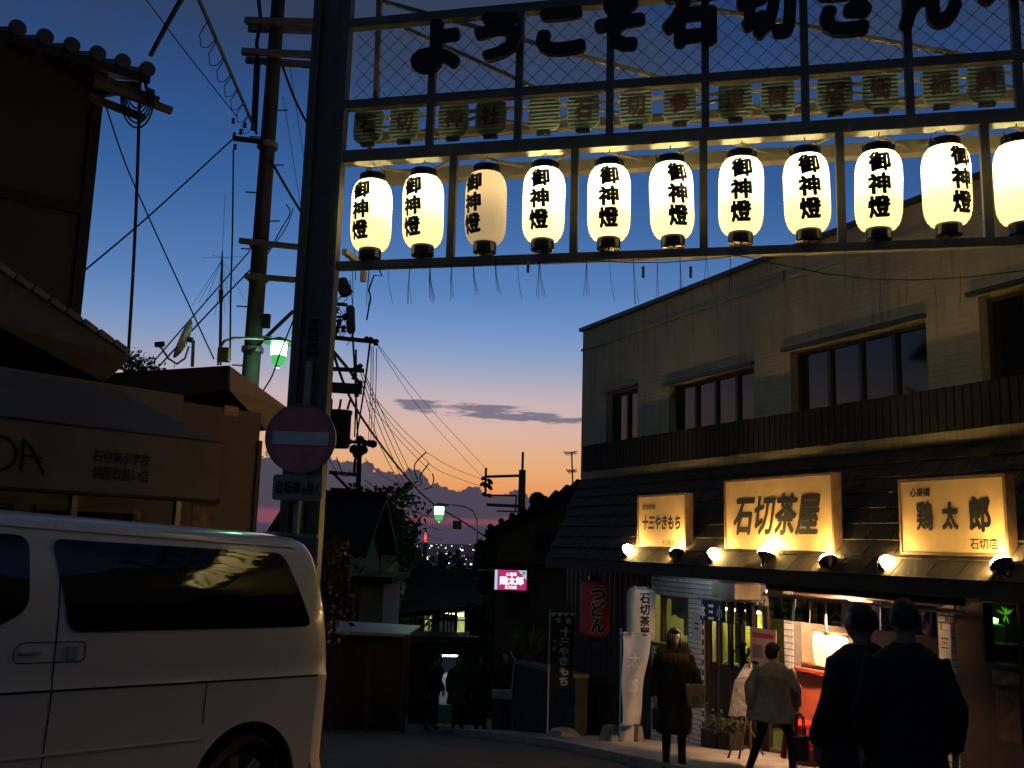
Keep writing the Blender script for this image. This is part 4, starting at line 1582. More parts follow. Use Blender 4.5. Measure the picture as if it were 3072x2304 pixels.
# ================================================================ lanterns and banners at the corner of the restaurant
def big_lantern(px, py0, py1, Y, wpx, label, paper, text, ink, outline=None, bag=False, xshift=0.0):
    top, bot = atY(px, py0, Y), atY(px, py1, Y)
    H = top.z - bot.z
    R = wpx / 2 / FPX * Y * 0.98
    ctr = Vector((top.x, Y, (top.z + bot.z) / 2))
    L = thing('hanging_lantern', label, 'lantern', ctr)
    pr = []
    for i in range(41):
        t = i / 40
        e = abs(2 * t - 1)
        k = max(0, e - 0.72) / 0.28
        r = 0.72 * R + 0.28 * R * math.sqrt(max(0, 1 - k ** 2.2)) + (0.004 if i % 2 else 0)
        pr.append((r, -H / 2 + H * t))
    mt = mat('paper_%d' % px, paper, 0.6, var=0.12, vscale=5)
    MB().lathe(pr, 28, c=ctr).build('paper_body', mt, L, smooth=60)
    for s in (1, -1):
        MB().lathe([(0.45 * R, 0), (0.47 * R, 0.07 * s)] if s > 0 else [(0.47 * R, -0.07), (0.45 * R, 0)], 20, c=ctr + Vector((0, 0, s * H / 2))).build('cap', M_BLACK, L)
    MB().tube([ctr + Vector((0, 0, H / 2 + .07)), ctr + Vector((0, 0, H / 2 + .30))], 0.008, 5).build('hook', M_WIRE, L)
    ang = math.atan2(ctr.x, ctr.y)
    n = len(text)
    size = H * 0.86 / n

    def wrap(bold, rad_off):
        mb = MB()
        for i, ch in enumerate(text):
            vv, ff, _bb = text_geo(ch, bold)
            a, b, c, d = text_geo(ch, 0.0)[2]
            cz = H * 0.43 - (i + .5) * size
            ps = []
            for v in vv:
                x = ((v.x - (a + b) / 2) / (b - a)) * size * 0.84 + xshift * R
                z = ((v.y - (c + d) / 2) / (d - c)) * size * 0.86 + cz
                th = x / R - ang * 0.6
                rr = R + rad_off + v.z * 20
                ps.append(ctr + Vector((rr * math.sin(th), -rr * math.cos(th), z)))
            mb.add(ps, ff)
        return mb
    if outline:
        wrap(0.085, 0.010).build('character_outline', mat('outline_white', outline, 0.7), L, recalc=False)
    wrap(0.035, 0.014).build('characters', mat('lantern_ink', ink, 0.7), L, recalc=False)
    if bag:
        q = MB()
        rr = random.Random(4)
        rows_ = []
        for j in range(5):
            rows_.append([ctr + Vector(((R * (0.55 + 0.12 * j) * (1 + 0.05 * math.sin(i * 5.1 + j))) * math.cos(i / 24 * 2 * math.pi),
                                        (R * (0.55 + 0.12 * j) * (1 + 0.05 * math.sin(i * 5.1 + j))) * math.sin(i / 24 * 2 * math.pi),
                                        H / 2 + 0.03 - 0.028 * j + 0.012 * math.sin(i * 3.0))) for i in range(25)])
        q.grid(rows_).build('plastic_cover', mat('clear_plastic_film', (0.65, 0.7, 0.75), 0.2), L, recalc=False, smooth=True)
    return ctr, H, R


cR, hR, rR = big_lantern(1785, 1742, 1908, 17.0, 86, 'large red paper lantern with white edged black characters', (0.80, 0.075, 0.075), 'うどん', (0.012, 0.01, 0.01), (0.85, 0.82, 0.80), xshift=0.22)
cW, hW, rW = big_lantern(1923, 1765, 1922, 15.6, 84, 'large white paper lantern under a plastic cover', (0.80, 0.77, 0.68), '石切茶屋', (0.02, 0.02, 0.02), None, True, 0.22)
# iron rail that carries both lanterns
q = MB()
q.tube([FAC(-4.6, 1.05, RZ1 - 0.02), FAC(-2.2, 1.05, RZ1 - 0.02)], 0.02, 6)
for c_, h_ in ((cR, hR), (cW, hW)):
    top_ = c_ + Vector((0, 0, h_ / 2 + .29))
    near = FAC(min(max((top_ - FAC(0, 0, 0)).dot(FAC.ex), -4.6), -2.2), 1.05, RZ1 - 0.02)
    q.tube([top_, near], 0.014, 6)
q.tube([FAC(-4.6, 1.05, RZ1 - 0.02), FAC(-4.6, 0.4, RZ1 - 0.02)], 0.02, 6)
q.tube([FAC(-2.2, 1.05, RZ1 - 0.02), FAC(-2.2, 0.4, RZ1 - 0.02)], 0.02, 6)
tag(q.build('lantern_rail', M_WIRE), 'thin black rail under the eave carrying the red and white lanterns', 'rail')


def banner(px0, py0, px1, py1, Y, col, label, text, ink, cols=1, pole_left=True, wave=0.05, pole_col=None, taper=0.0):
    """nobori: tall cloth on a pole with a cross rod and a weight at the foot"""
    a, b_ = atY(px0, py0, Y), atY(px1, py0, Y)
    low = atY((px0 + px1) / 2, py1, Y).z
    gz_ = ground_z(Y) + 0.08
    xp = a.x - 0.03 if pole_left else b_.x + 0.03
    t = thing('banner', label, 'banner', (xp, Y, gz_))
    mt = mat('banner_%d' % px0, col, 0.85, var=0.12)
    q = MB()
    rows_ = []
    nz_, nx_ = 14, 8

    def cloth(fx_, fz_):
        x = a.x + (b_.x - a.x) * fx_ * (1 - taper * fz_) if pole_left else b_.x - (b_.x - a.x) * (1 - fx_) * (1 - taper * fz_)
        return Vector((x + 0.012 * math.sin(fz_ * 9), Y - 0.02 + wave * math.sin(fx_ * 5.0 + fz_ * 4.0) * (0.3 + fx_), a.z + (low - a.z) * fz_))
    for j in range(nz_ + 1):
        rows_.append([cloth(i / nx_, j / nz_) for i in range(nx_ + 1)])
    q.grid(rows_).build('cloth', mt, t, recalc=False, smooth=True)
    MB().tube([(xp, Y, gz_), (xp, Y, a.z + 0.10)], 0.014, 8).build('pole', mat('banner_pole_%d' % px0, pole_col or (0.5, 0.5, 0.52), 0.4), t)
    MB().tube([(a.x - 0.05, Y, a.z + 0.03), (b_.x + 0.05, Y, a.z + 0.03)], 0.012, 6).build('cross_rod', mat('banner_rod', (0.5, 0.52, 0.5), 0.4), t)
    for f_ in (0.08, 0.36, 0.64, 0.92):
        x = a.x + (b_.x - a.x) * f_
        MB().box(x - 0.02, x + 0.02, Y - 0.03, Y - 0.01, a.z - 0.02, a.z + 0.05).build('loop', mat('loop_white', (0.55, 0.57, 0.6), 0.6), t)
    for ch, fx_, fz_, w_, h_ in text:
        vv, ff, (p, r, s, u) = text_geo(ch, 0.03)
        ps = []
        for v in vv:
            x = fx_ + ((v.x - (p + r) / 2) / (r - p)) * w_
            z = fz_ - ((v.y - (s + u) / 2) / (u - s)) * h_
            ps.append(cloth(x, z) + Vector((0, -0.006 - v.z * 20, 0)))
        MB().add(ps, ff).build('character', mat('banner_ink_%s' % str(ink), ink, 0.8, var=0.05), t, recalc=False)
    return t


banner(1655, 1845, 1722, 2065, 17.4, (0.010, 0.011, 0.016), 'black banner with white characters left of the red lantern',
       [('名', 0.72, 0.07, 0.24, 0.075), ('物', 0.28, 0.07, 0.24, 0.075), ('十', 0.62, 0.22, 0.50, 0.13), ('三', 0.60, 0.36, 0.42, 0.10), ('や', 0.60, 0.49, 0.42, 0.12),
        ('き', 0.60, 0.62, 0.40, 0.12), ('も', 0.58, 0.76, 0.40, 0.12), ('ち', 0.56, 0.90, 0.40, 0.12), ('十', 0.16, 0.36, 0.18, 0.05), ('三', 0.16, 0.46, 0.18, 0.05)], (0.50, 0.53, 0.56))
banner(1868, 1905, 1950, 2175, 15.1, (0.58, 0.61, 0.66), 'pale grey banner with white characters below the white lantern',
       [('太', 0.45, 0.28, 0.46, 0.17), ('郎', 0.5, 0.56, 0.46, 0.17)], (0.88, 0.90, 0.93), taper=0.35, wave=0.07, pole_col=(0.05, 0.18, 0.5))
# concrete weights at the pavement edge
for px_, py_, w_, lab in ((1690, 2186, 0.52, 'flat grey stone at the pavement edge by the black banner'), (1830, 2200, 0.30, 'tapered concrete block, left of the two by the pale banner'),
                          (1878, 2196, 0.24, 'round white bucket shaped weight by the pale banner'), (1912, 2194, 0.20, 'small grey block beside the white bucket weight')):
    Y = 15.4 if px_ > 1750 else 17.0
    c_ = atY(px_, py_, Y)
    c_.z = ground_z(Y) + 0.09
    q = MB()
    if px_ == 1878:
        q.lathe([(w_ * .42, 0), (w_ * .5, 0.02), (w_ * .52, 0.24), (w_ * .45, 0.26), (w_ * .3, 0.25)], 16, c=c_)
        m_ = mat('white_bucket', (0.6, 0.6, 0.58), 0.6)
    else:
        h_ = 0.13 if px_ == 1690 else 0.24
        q.lathe([(w_ * .55, 0), (w_ * .58, 0.03), (w_ * .40, h_ * .9), (w_ * .34, h_)], 7 if px_ == 1690 else 4, c=c_)
        m_ = mat('rough_concrete', (0.26, 0.25, 0.23), 0.9, var=0.25, vscale=9, bump=0.4)
    tag(q.build('weight_block', m_, bevel=0.012), lab, 'weight')

# ---------------------------------------------------------------- easel with a menu board
ez = ground_z(13.1) + 0.10
ce = atY(2215, 2250, 12.9)
ce.z = ground_z(12.9) + 0.06
es = thing('menu_easel', 'menu board on a thin legged easel before the dark shop front', 'easel', ce)
top_ = atY(2240, 1990, 12.9)
for nm, a, b_ in (('leg', atY(2228, 2150, 12.85), atY(2176, 2262, 12.7)), ('leg', atY(2240, 2150, 12.85), atY(2212, 2268, 12.6)), ('leg', atY(2250, 1985, 12.95), atY(2252, 2262, 12.9)), ('leg', atY(2222, 2130, 13.0), atY(2300, 2262, 13.4))):
    b_ = Vector((b_.x, b_.y, ground_z(b_.y) + (0.01)))
    MB().tube([a, b_], 0.013, 5).build(nm, M_WOOD if nm and a.y > 12.9 else M_MATTBLACK, es)
q = MB()
p4 = [atY(2186, 2148, 12.85), atY(2236, 2150, 12.75), atY(2252, 2030, 12.9), atY(2205, 2040, 13.0)]
nrm = (p4[1] - p4[0]).cross(p4[3] - p4[0]).normalized() * 0.015
q.hexa([p - nrm for p in p4] + [p + nrm for p in p4])
q.build('board', mat('menu_board', (0.24, 0.25, 0.26), 0.5, var=0.6, vscale=14), es)
q = MB()
p5 = [atY(2210, 2036, 13.0), atY(2252, 2028, 12.9), atY(2258, 1990, 12.95), atY(2236, 1992, 13.0)]
q.hexa([p - nrm * .5 for p in p5] + [p + nrm * .5 for p in p5])
q.build('header_card', mat('header_card', (0.45, 0.47, 0.5), 0.6, var=0.3, vscale=20), es)
for i in range(5):
    a = p4[0].lerp(p4[3], 0.15 + i * 0.16)
    b_ = p4[1].lerp(p4[2], 0.15 + i * 0.16)
    MB().bar(a.lerp(b_, 0.15) - nrm * 1.2, a.lerp(b_, 0.85) - nrm * 1.2, 0.008, 0.02).build('print_line', M_MATTBLACK, es)
# planter trough in front of the glazed doors
for i, (px0, px1, lab) in enumerate(((2122, 2170, 'dark planter box at the glazed shop front, left'), (2172, 2212, 'dark planter box at the glazed shop front, right'))):
    a = FAC.px(px0, 2100, 0.62)
    b_ = FAC.px(px1, 2100, 0.62)
    gzp = ground_z(FAC(a[0], .6, 0).y) + 0.10
    t = thing('planter_box', lab, 'planter', FAC((a[0] + b_[0]) / 2, 0.62, gzp))
    MB(FAC).box(a[0], b_[0] - 0.02, 0.5, 0.74, gzp, gzp + 0.26).build('trough', M_DARKWOOD, t, bevel=0.01)
    q = MB()
    rp = random.Random(31 + i)
    for k in range(130):
        c_ = FAC(rp.uniform(a[0], b_[0]), rp.uniform(0.48, 0.76), gzp + 0.24 + abs(rp.gauss(0.08, 0.09)))
        d0 = Vector((rp.gauss(0, 1), rp.gauss(0, 1), rp.gauss(0.4, 1))).normalized() * 0.05
        d1 = d0.cross(Vector((rp.gauss(0, 1), rp.gauss(0, 1), rp.gauss(0, 1)))).normalized() * 0.016
        q.add([c_ - d0, c_ + d1, c_ + d0, c_ - d1], [(0, 1, 2, 3)])
    q.build('leaves', M_LEAF, t, recalc=False)

# ================================================================ the white van
VTH = RAD(36.5)
vr = atY(1004, 2000, 6.95)
VZ = -0.43
VAN = Frame((vr.x, vr.y, VZ), Vector((-math.sin(VTH), -math.cos(VTH), 0.045)).normalized(), (math.cos(VTH), -math.sin(VTH), 0),
            Vector((math.sin(VTH) * 0.045, math.cos(VTH) * 0.045, 1)).normalized())
van = thing('parked_van', 'white parked van with black side windows in the left foreground', 'van', VAN(0.9, -0.85, 0))
M_VAN = mat('white_van_paint', (0.76, 0.71, 0.60), 0.32, var=0.03, coat=0.6)
M_VGLASS = mat_glass('privacy_glass', (0.004, 0.004, 0.005), 0.04)
M_RUBBER = mat('black_rubber', (0.012, 0.012, 0.012), 0.8)
M_CHROME = mat('chrome', (0.6, 0.6, 0.6), 0.12, 1.0, var=0.05)
M_SEAM = mat('panel_gap', (0.01, 0.01, 0.01), 0.9)
VL, VW = 4.6, 1.7
sec = [(0.0, 1.0), (-0.014, 1.035), (-0.018, 1.10), (-0.032, 1.29), (-0.046, 1.42), (-0.072, 1.55), (-0.106, 1.67), (-0.150, 1.78), (-0.180, 1.835), (-0.225, 1.880), (-0.33, 1.915), (-0.55, 1.938), (-0.85, 1.945)]


def sec_y(z):
    for (y0, z0), (y1, z1) in zip(sec, sec[1:]):
        if z0 <= z <= z1:
            return y0 + (y1 - y0) * (z - z0) / (z1 - z0)
    return 0.0


def rear_x(z):
    return max(0, z - 1.15) * 0.16


def inset(t):       # how far the side curves in towards the tail (t = metres from the rear end)
    return 0.13 * (max(0, 0.20 - t) / 0.20) ** 2.2


b = MB(VAN)
st_x = [0, 0.015, 0.04, 0.08, 0.13, 0.2, 0.5, 1.0, 1.6, 2.2, 2.8, 3.4, 3.9, 4.3, VL]
loops = []
for t in st_x:
    row = []
    for sgn in (1, -1):
        pts_ = sec if sgn == 1 else sec[::-1][1:]
        for (y, z) in pts_:
            yy = y - inset(t) * (1 if y > -0.5 else 0.0)
            drop = 0.10 * max(0, 0.25 - t) ** 2 * 4 if z > 1.8 else 0
            front = 0.35 * max(0, (t - 3.4) / 1.2) ** 2 * (z - 1.0) if t > 3.4 else 0
            Y_ = yy if sgn == 1 else -VW - yy
            row.append(VAN(t + rear_x(z) * (1 - min(t, 1.0)), Y_, z - drop - front))
    loops.append(row)
b.grid(loops)
b.add(loops[0], [list(range(len(loops[0])))])
body = b.build('body', M_VAN, van, smooth=50)
# lower side with wheel arch (flat panel)
wx, wz = VAN.px(722, 2300, -0.05)
wz = 0.335
AR = 0.405
poly = [(0.20, 0.999), (0.20, 0.28)]
a0 = math.acos((0.28 - wz) / AR) if abs((0.28 - wz) / AR) < 1 else math.pi / 2
for i in range(21):
    a = -math.pi / 2 - 0.12 + (math.pi + 0.24) * i / 20
    poly.append((wx + AR * math.sin(a), max(0.28, wz + AR * math.cos(a))))
poly += [(VL - 0.3, 0.28), (VL - 0.3, 0.999)]
for side, y0, y1 in (('side_panel', -0.03, 0.0), ('side_panel', -VW, -VW + 0.03)):
    q = MB(VAN)
    q.prism(poly, y0, y1)
    q.build(side, M_VAN, van)
# tail corner below the belt line, rounded in plan
for sgn in (1, -1):
    q = MB(VAN)
    rows_ = []
    for z in (0.22, 0.30, 0.45, 0.7, 0.9, 0.999):
        row = []
        for t in (0.0, 0.015, 0.04, 0.08, 0.13, 0.2):
            yy = -inset(t) + (0.015 if z < 0.4 else 0)
            row.append(VAN(t - (0.03 if z < 0.42 else 0), yy if sgn == 1 else -VW - yy, z))
        rows_.append(row)
    q.grid(rows_).build('rear_corner', M_VAN, van, smooth=60)
q = MB(VAN)
q.box(0.0, 0.03, -VW + 0.131, -0.131, 0.22, 0.998)
q.build('tailgate', M_VAN, van)
# bumper lip and rocker
q = MB(VAN)
q.box(-0.05, 0.55 if wx - AR > 0.6 else wx - AR - 0.02, -0.10, 0.018, 0.17, 0.262)
q.build('bumper', M_VAN, van, bevel=0.02)
q = MB(VAN)
q.box(wx + AR + 0.02, VL - 0.5, -0.08, 0.012, 0.19, 0.272)
q.build('rocker_panel', M_VAN, van, bevel=0.02)
# pressed line low on the door
q = MB(VAN)
l0, l1 = VAN.px(155, 2261, 0.0), VAN.px(601, 2219, 0.0)
q.prism([(l1[0], l1[1]), (l0[0] + 2.2, l0[1]), (l0[0] + 2.2, l0[1] + 0.018), (l1[0], l1[1] + 0.010)], 0.001, 0.010)
q.build('pressed_line', M_VAN, van)
q = MB(VAN)
q.box(0.20, VL - 0.5, 0.0005, 0.003, 0.992, 1.004)
q.build('belt_seam', M_SEAM, van)


def side_patch(poly, lift, name, material, sub=9, parent=van):
    """thin plate that follows the curved upper side"""
    q = MB(VAN)
    n = len(poly)
    cx, cz = sum(p[0] for p in poly) / n, sum(p[1] for p in poly) / n
    rings = []
    for k in range(sub + 1):
        f = 1 - k / sub
        rings.append([(cx + (x - cx) * f, cz + (z - cz) * f) for x, z in poly])
    vs_, fs = [], []
    for rg in rings[:-1]:
        vs_ += [VAN(x, sec_y(z) - inset(x - rear_x(z)) + lift, z) for x, z in rg]
    vs_.append(VAN(cx, sec_y(cz) + lift, cz))
    for k in range(sub - 1):
        for i in range(n):
            j = (i + 1) % n
            fs.append([k * n + i, k * n + j, (k + 1) * n + j, (k + 1) * n + i])
    for i in range(n):
        fs.append([(sub - 1) * n + i, (sub - 1) * n + (i + 1) % n, len(vs_) - 1])
    q.add(vs_, fs)
    return q.build(name, material, parent, smooth=60)


def rounded(pts_, r, n=5):
    out = []
    m = len(pts_)
    for i in range(m):
        p0, p1, p2 = Vector(pts_[i - 1]), Vector(pts_[i]), Vector(pts_[(i + 1) % m])
        d0, d1 = (p0 - p1).normalized(), (p2 - p1).normalized()
        a, c = p1 + d0 * r, p1 + d1 * r
        for k in range(n + 1):
            t = k / n
            out.append(tuple((a * (1 - t) + p1 * t) * (1 - t) + (p1 * (1 - t) + c * t) * t))
    return out


def dens(pts_, step=0.12):
    out = []
    for i in range(len(pts_)):
        p, q_ = Vector(pts_[i]), Vector(pts_[(i + 1) % len(pts_)])
        k = max(1, int((q_ - p).length / step))
        out += [tuple(p.lerp(q_, j / k)) for j in range(k)]
    return out


WIN1 = [VAN.px(*p) for p in ((196, 1617), (893, 1656), (944, 1880), (216, 1898))]
WIN1 = [(x, max(1.24, min(1.80, z))) for x, z in WIN1]
w1 = dens(rounded(WIN1, 0.07))
side_patch(w1, 0.009, 'side_window', M_VGLASS)
WIN2 = [VAN.px(*p) for p in ((-330, 1578), (132, 1592), (98, 1830), (-20, 1893), (-330, 1905))]
WIN2 = [(x, max(1.24, min(1.80, z))) for x, z in WIN2]
side_patch(dens(rounded(WIN2, 0.08)), 0.009, 'side_window', M_VGLASS)
# opposite side windows so the van is whole
for x0, x1 in ((0.25, 1.9), (2.1, 3.4)):
    q = MB(VAN)
    q.add([VAN(x0, -VW + 0.03, 1.29), VAN(x1, -VW + 0.03, 1.29), VAN(x1, -VW + 0.105, 1.78), VAN(x0 + 0.1, -VW + 0.105, 1.78)], [(0, 1, 2, 3)])
    q.build('side_window', M_VGLASS, van)
q = MB(VAN)
q.add([VAN(-0.004 + rear_x(1.2), -0.25, 1.2), VAN(-0.004 + rear_x(1.2), -VW + 0.25, 1.2), VAN(-0.004 + rear_x(1.75), -VW + 0.32, 1.75), VAN(-0.004 + rear_x(1.75), -0.32, 1.75)], [(0, 1, 2, 3)])
q.build('rear_window', M_VGLASS, van)
# door seam, quarter seam
for pxs, z_lo, z_hi in ((166, 0.29, 1.86), (626, 0.75, 0.99)):
    x_ = VAN.px(pxs, 2000, 0)[0]
    q = MB(VAN)
    zs = [z_lo + (z_hi - z_lo) * i / 16 for i in range(17)]
    rows_ = [[VAN(x_ - 0.004, (sec_y(z) if z > 1 else 0) + 0.0025, z), VAN(x_ + 0.004, (sec_y(z) if z > 1 else 0) + 0.0025, z)] for z in zs]
    q.grid(rows_).build('door_seam', M_SEAM, van, recalc=False)
# recessed handle with surround
h0, h1 = VAN.px(50, 1930), VAN.px(258, 1985)
cx, cz = (h0[0] + h1[0]) / 2, (h0[1] + h1[1]) / 2
hw, hh = abs(h0[0] - h1[0]) / 2, abs(h0[1] - h1[1]) / 2
ring = rounded([(cx - hw, cz - hh), (cx + hw * 0.95, cz - hh * 1.0), (cx + hw, cz + hh * 0.2), (cx + hw * 0.8, cz + hh), (cx - hw, cz + hh)], 0.03)
q = MB(VAN)
q.tube([(x, sec_y(z) + 0.001, z) for x, z in ring + ring[:1]], 0.0028, 4)
q.build('handle_surround', M_SEAM, van)
for f0, f1, nm in ((-0.75, -0.45, 'handle_grip'), (0.25, 0.85, 'handle_grip')):
    q = MB(VAN)
    q.box(cx + hw * f0, cx + hw * f1, sec_y(cz) + 0.002, sec_y(cz) + 0.02, cz - hh * (0.75 if f0 < 0 else 0.15), cz + hh * (0.7 if f0 < 0 else 0.2))
    q.build(nm, mat('grey_handle', (0.45, 0.46, 0.45), 0.3), van, bevel=0.006)
# roof gutter line
q = MB(VAN)
q.tube([(t, sec[8][0] - inset(t) + 0.002, 1.842) for t in (0.35, 1.0, 2.0, 3.0, 3.6)], 0.006, 5)
q.build('drip_rail', M_VAN, van)
# wheels
for xw, yw, sg in ((wx, 0, 1), (wx + 2.62, 0, 1), (wx, -VW, -1), (wx + 2.62, -VW, -1)):
    ctr = VAN(xw, yw - 0.12 * sg, wz)
    ax = VAN.ey * sg
    q = MB()
    q.lathe([(0.215, 0.05), (0.235, 0.085), (0.30, 0.10), (0.328, 0.075), (0.335, 0.0), (0.328, -0.075), (0.30, -0.10), (0.22, -0.09)], 36, c=ctr, axis=ax, caps=False)
    tyre = q.build('wheel', M_RUBBER, van, smooth=50)
    q = MB()
    q.lathe([(0.22, 0.05), (0.215, 0.075), (0.20, 0.06), (0.195, -0.02), (0.10, -0.03), (0.0, -0.03)], 30, c=ctr, axis=ax)
    q.build('rim', mat('dark_chrome', (0.18, 0.18, 0.18), 0.15, 1.0), tyre, smooth=40)
    e1 = Vector(VAN.ez)
    e2 = ax.cross(e1)
    for k in range(6):
        a = 2 * math.pi * k / 6 + 0.25
        d = e1 * math.cos(a) + e2 * math.sin(a)
        pp = d.cross(ax)
        q = MB()
        p_in, p_out = ctr + ax * 0.045 + d * 0.03, ctr + ax * 0.062 + d * 0.205
        q.hexa([p_in - pp * .028 - ax * .03, p_in + pp * .028 - ax * .03, p_out + pp * .045 - ax * .03, p_out - pp * .045 - ax * .03,
                p_in - pp * .022, p_in + pp * .022, p_out + pp * .034, p_out - pp * .034])
        q.build('spoke', M_CHROME, tyre, bevel=0.006)
    q = MB()
    q.lathe([(0.045, 0.03), (0.042, 0.06), (0.03, 0.068), (0.0, 0.07)], 16, c=ctr, axis=ax)
    q.build('hub_cap', M_CHROME, tyre, smooth=True)
    # dark wheel housing
    q = MB()
    q.lathe([(AR + 0.005, -0.01), (AR + 0.005, -0.42), (0.0, -0.42)], 30, c=VAN(xw, yw, wz) - ax * 0.0, axis=ax, caps=False)
    q.build('wheel_housing', M_MATTBLACK, van)
q = MB(VAN)
q.box(0.3, VL - 0.4, -VW + 0.2, -0.2, 0.2, 0.30)
q.build('underbody', M_MATTBLACK, van)
# tail lamp on the near corner
q = MB(VAN)
q.box(0.002, 0.06, -0.19, -0.135, 0.75, 1.15)
q.build('tail_lamp', mat('red_lens', (0.25, 0.01, 0.01), 0.15), van)

# ================================================================ no-entry sign on the gate column
SG = Frame(atY(902, 1315, 8.22), (math.cos(RAD(4)), math.sin(RAD(4)), 0), (math.sin(RAD(4)), -math.cos(RAD(4)), 0))   # y towards the camera
ns = thing('no_entry_sign', 'round red no entry road sign with white bar on the gate column', 'road sign', SG.o)
M_SRED = mat('sign_red', (0.72, 0.26, 0.28), 0.3, var=0.25, vscale=5, coat=0.5)
M_SWHITE = mat('sign_white', (0.85, 0.93, 0.95), 0.3, var=0.1)
SR = 0.293
q = MB(SG)
q.lathe([(SR, 0), (SR, 0.004), (0, 0.006)], 48, c=(0, 0, 0), axis=SG.ey)
q.build('disc', M_SRED, ns)
q = MB(SG)
q.lathe([(SR - 0.006, 0.006), (SR - 0.006, 0.010), (SR + 0.006, 0.010), (SR + 0.006, -0.010), (SR - 0.02, -0.012)], 48, c=(0, 0, 0), axis=SG.ey, caps=False)
q.build('rim', mat('sign_rim', (0.30, 0.38, 0.38), 0.25, 0.3), ns)
q = MB(SG)
q.box(-0.235, 0.235, 0.0075, 0.010, -0.056, 0.056)
q.build('bar', M_SWHITE, ns)
pz = SG.px(880, 1463, 0)[1]
pl = [SG.px(818, 1463, 0)[0], SG.px(966, 1463, 0)[0]]
q = MB(SG)
q.prism(rounded([(pl[0], pz - 0.108), (pl[1], pz - 0.108), (pl[1], pz + 0.108), (pl[0], pz + 0.108)], 0.03), -0.004, 0.004)
po = q.build('plate', mat('plate_white', (0.30, 0.34, 0.33), 0.4), ns)
text_mb(SG, '自転車', pl[0] + 0.03, pl[0] + 0.235, pz - 0.055, pz + 0.055, 0.006, 0.025).build('lettering', M_INK, po, recalc=False)
text_mb(SG, 'を', pl[0] + 0.24, pl[0] + 0.285, pz - 0.045, pz + 0.005, 0.006, 0.02).build('lettering', M_INK, po, recalc=False)
text_mb(SG, '除く', pl[0] + 0.29, pl[1] - 0.02, pz - 0.055, pz + 0.05, 0.006, 0.02).build('lettering', M_INK, po, recalc=False)
q = MB(SG)
q.tube([(0.0, -0.05, ground_z(8.2) - 1.5 - (SG.o.z - 1.5)), (0.0, -0.05, 0.25)], 0.03, 12)
q.build('post', mat('sign_post', (0.42, 0.42, 0.40), 0.4), ns, smooth=True)
for zz in (0.12, -0.12, pz):
    q = MB(SG)
    q.box(-0.06, 0.06, -0.085, -0.012, zz - 0.015, zz + 0.015)
    q.build('bracket', M_GALV, ns)
# green edged clear panel sticking up behind the van
a, b_ = atY(792, 1603, 8.0), atY(953, 1612, 7.7)
q = MB()
d = (b_ - a).normalized()
nn_ = Vector((d.y, -d.x, 0)) * 0.012
zlo = 0.75
ps = [Vector((a.x, a.y, zlo)), Vector((b_.x, b_.y, zlo)), b_, a]
gp = thing('screen_panel', 'green edged panel standing between the van and the gate column', 'panel', (a.x, a.y, ground_z(7.9)))
q.hexa([p - nn_ for p in ps] + [p + nn_ for p in ps])
q.build('panel', mat('dull_green_panel', (0.10, 0.17, 0.16), 0.3), gp)
q = MB()
q.bar(a + Vector((0, 0, .012)), b_ + Vector((0, 0, .012)), 0.028, 0.018)
q.build('top_edge', mat('bright_green_edge', (0.10, 0.55, 0.25), 0.25), gp)
for p in (a, b_):
    q = MB()
    q.tube([Vector((p.x, p.y, ground_z(p.y))), Vector((p.x, p.y, p.z - 0.01))], 0.016, 8)
    q.build('post', M_GALV, gp)

# ================================================================ left side: tall old house at the picture's edge
M_PLASTER = mat('brown_plaster', (0.075, 0.065, 0.056), 0.9, var=0.2, vscale=1.5, bump=0.15)
M_DPLASTER = mat('grey_plaster', (0.17, 0.16, 0.15), 0.9, var=0.2, vscale=1.5)
M_KAWARA = mat('grey_roof_tile', (0.075, 0.075, 0.08), 0.5, var=0.3, vscale=6)
HTH = RAD(52)
hc = atY(268, 640, 11.2)
HS = Frame((hc.x, hc.y, 0), (math.sin(HTH), math.cos(HTH), 0), (math.cos(HTH), -math.sin(HTH), 0))     # x towards the corner and beyond, y out of the wall
house = thing('tall_house', 'tall dark old house with tiled eave at the left edge', 'house', HS(-2, -2, ground_z(10)))
zg = ground_z(11.2)
z_eave = HS.px(255, 262, 0)[1]
q = MB(HS)
q.box(-6.0, 0, -6.0, 0, zg - 0.8, z_eave + 0.3)
q.build('wall', M_PLASTER, house)
zbm = HS.px(258, 632, 0)[1]
q = MB(HS)
q.box(-6.0, 0.01, 0.003, 0.05, zbm - 0.07, zbm + 0.04)
q.build('wall_band', M_DARKWOOD, house)
q = MB(HS)
q.box(-0.10, 0.02, -0.1, 0.03, zg, z_eave)
q.build('corner_post', M_DARKWOOD, house)
# roof with a deep eave: lower edge in front of the wall, running past the corner
z_e = HS.px(300, 175, 0.9)[1] - 0.10
OV = 0.85
tipx = HS.px(505, 205, OV)[0] * 0.62
rise = 0.42
q = MB(HS)
q.hexa([HS(-6.5, OV, z_e), HS(tipx, OV, z_e), HS(tipx, -3.0, z_e + rise * (OV + 3)), HS(-6.5, -3.0, z_e + rise * (OV + 3)),
        HS(-6.5, OV, z_e + 0.10), HS(tipx, OV, z_e + 0.10), HS(tipx, -3.0, z_e + 0.10 + rise * (OV + 3)), HS(-6.5, -3.0, z_e + 0.10 + rise * (OV + 3))])
q.hexa([HS(-6.5, -6.9, z_e), HS(tipx, -6.9, z_e), HS(tipx, -3.0, z_e + rise * (OV + 3)), HS(-6.5, -3.0, z_e + rise * (OV + 3)),
        HS(-6.5, -6.9, z_e + 0.10), HS(tipx, -6.9, z_e + 0.10), HS(tipx, -3.0, z_e + 0.10 + rise * (OV + 3)), HS(-6.5, -3.0, z_e + 0.10 + rise * (OV + 3))])
roof = q.build('roof', M_DARKWOOD, house)
q = MB(HS)
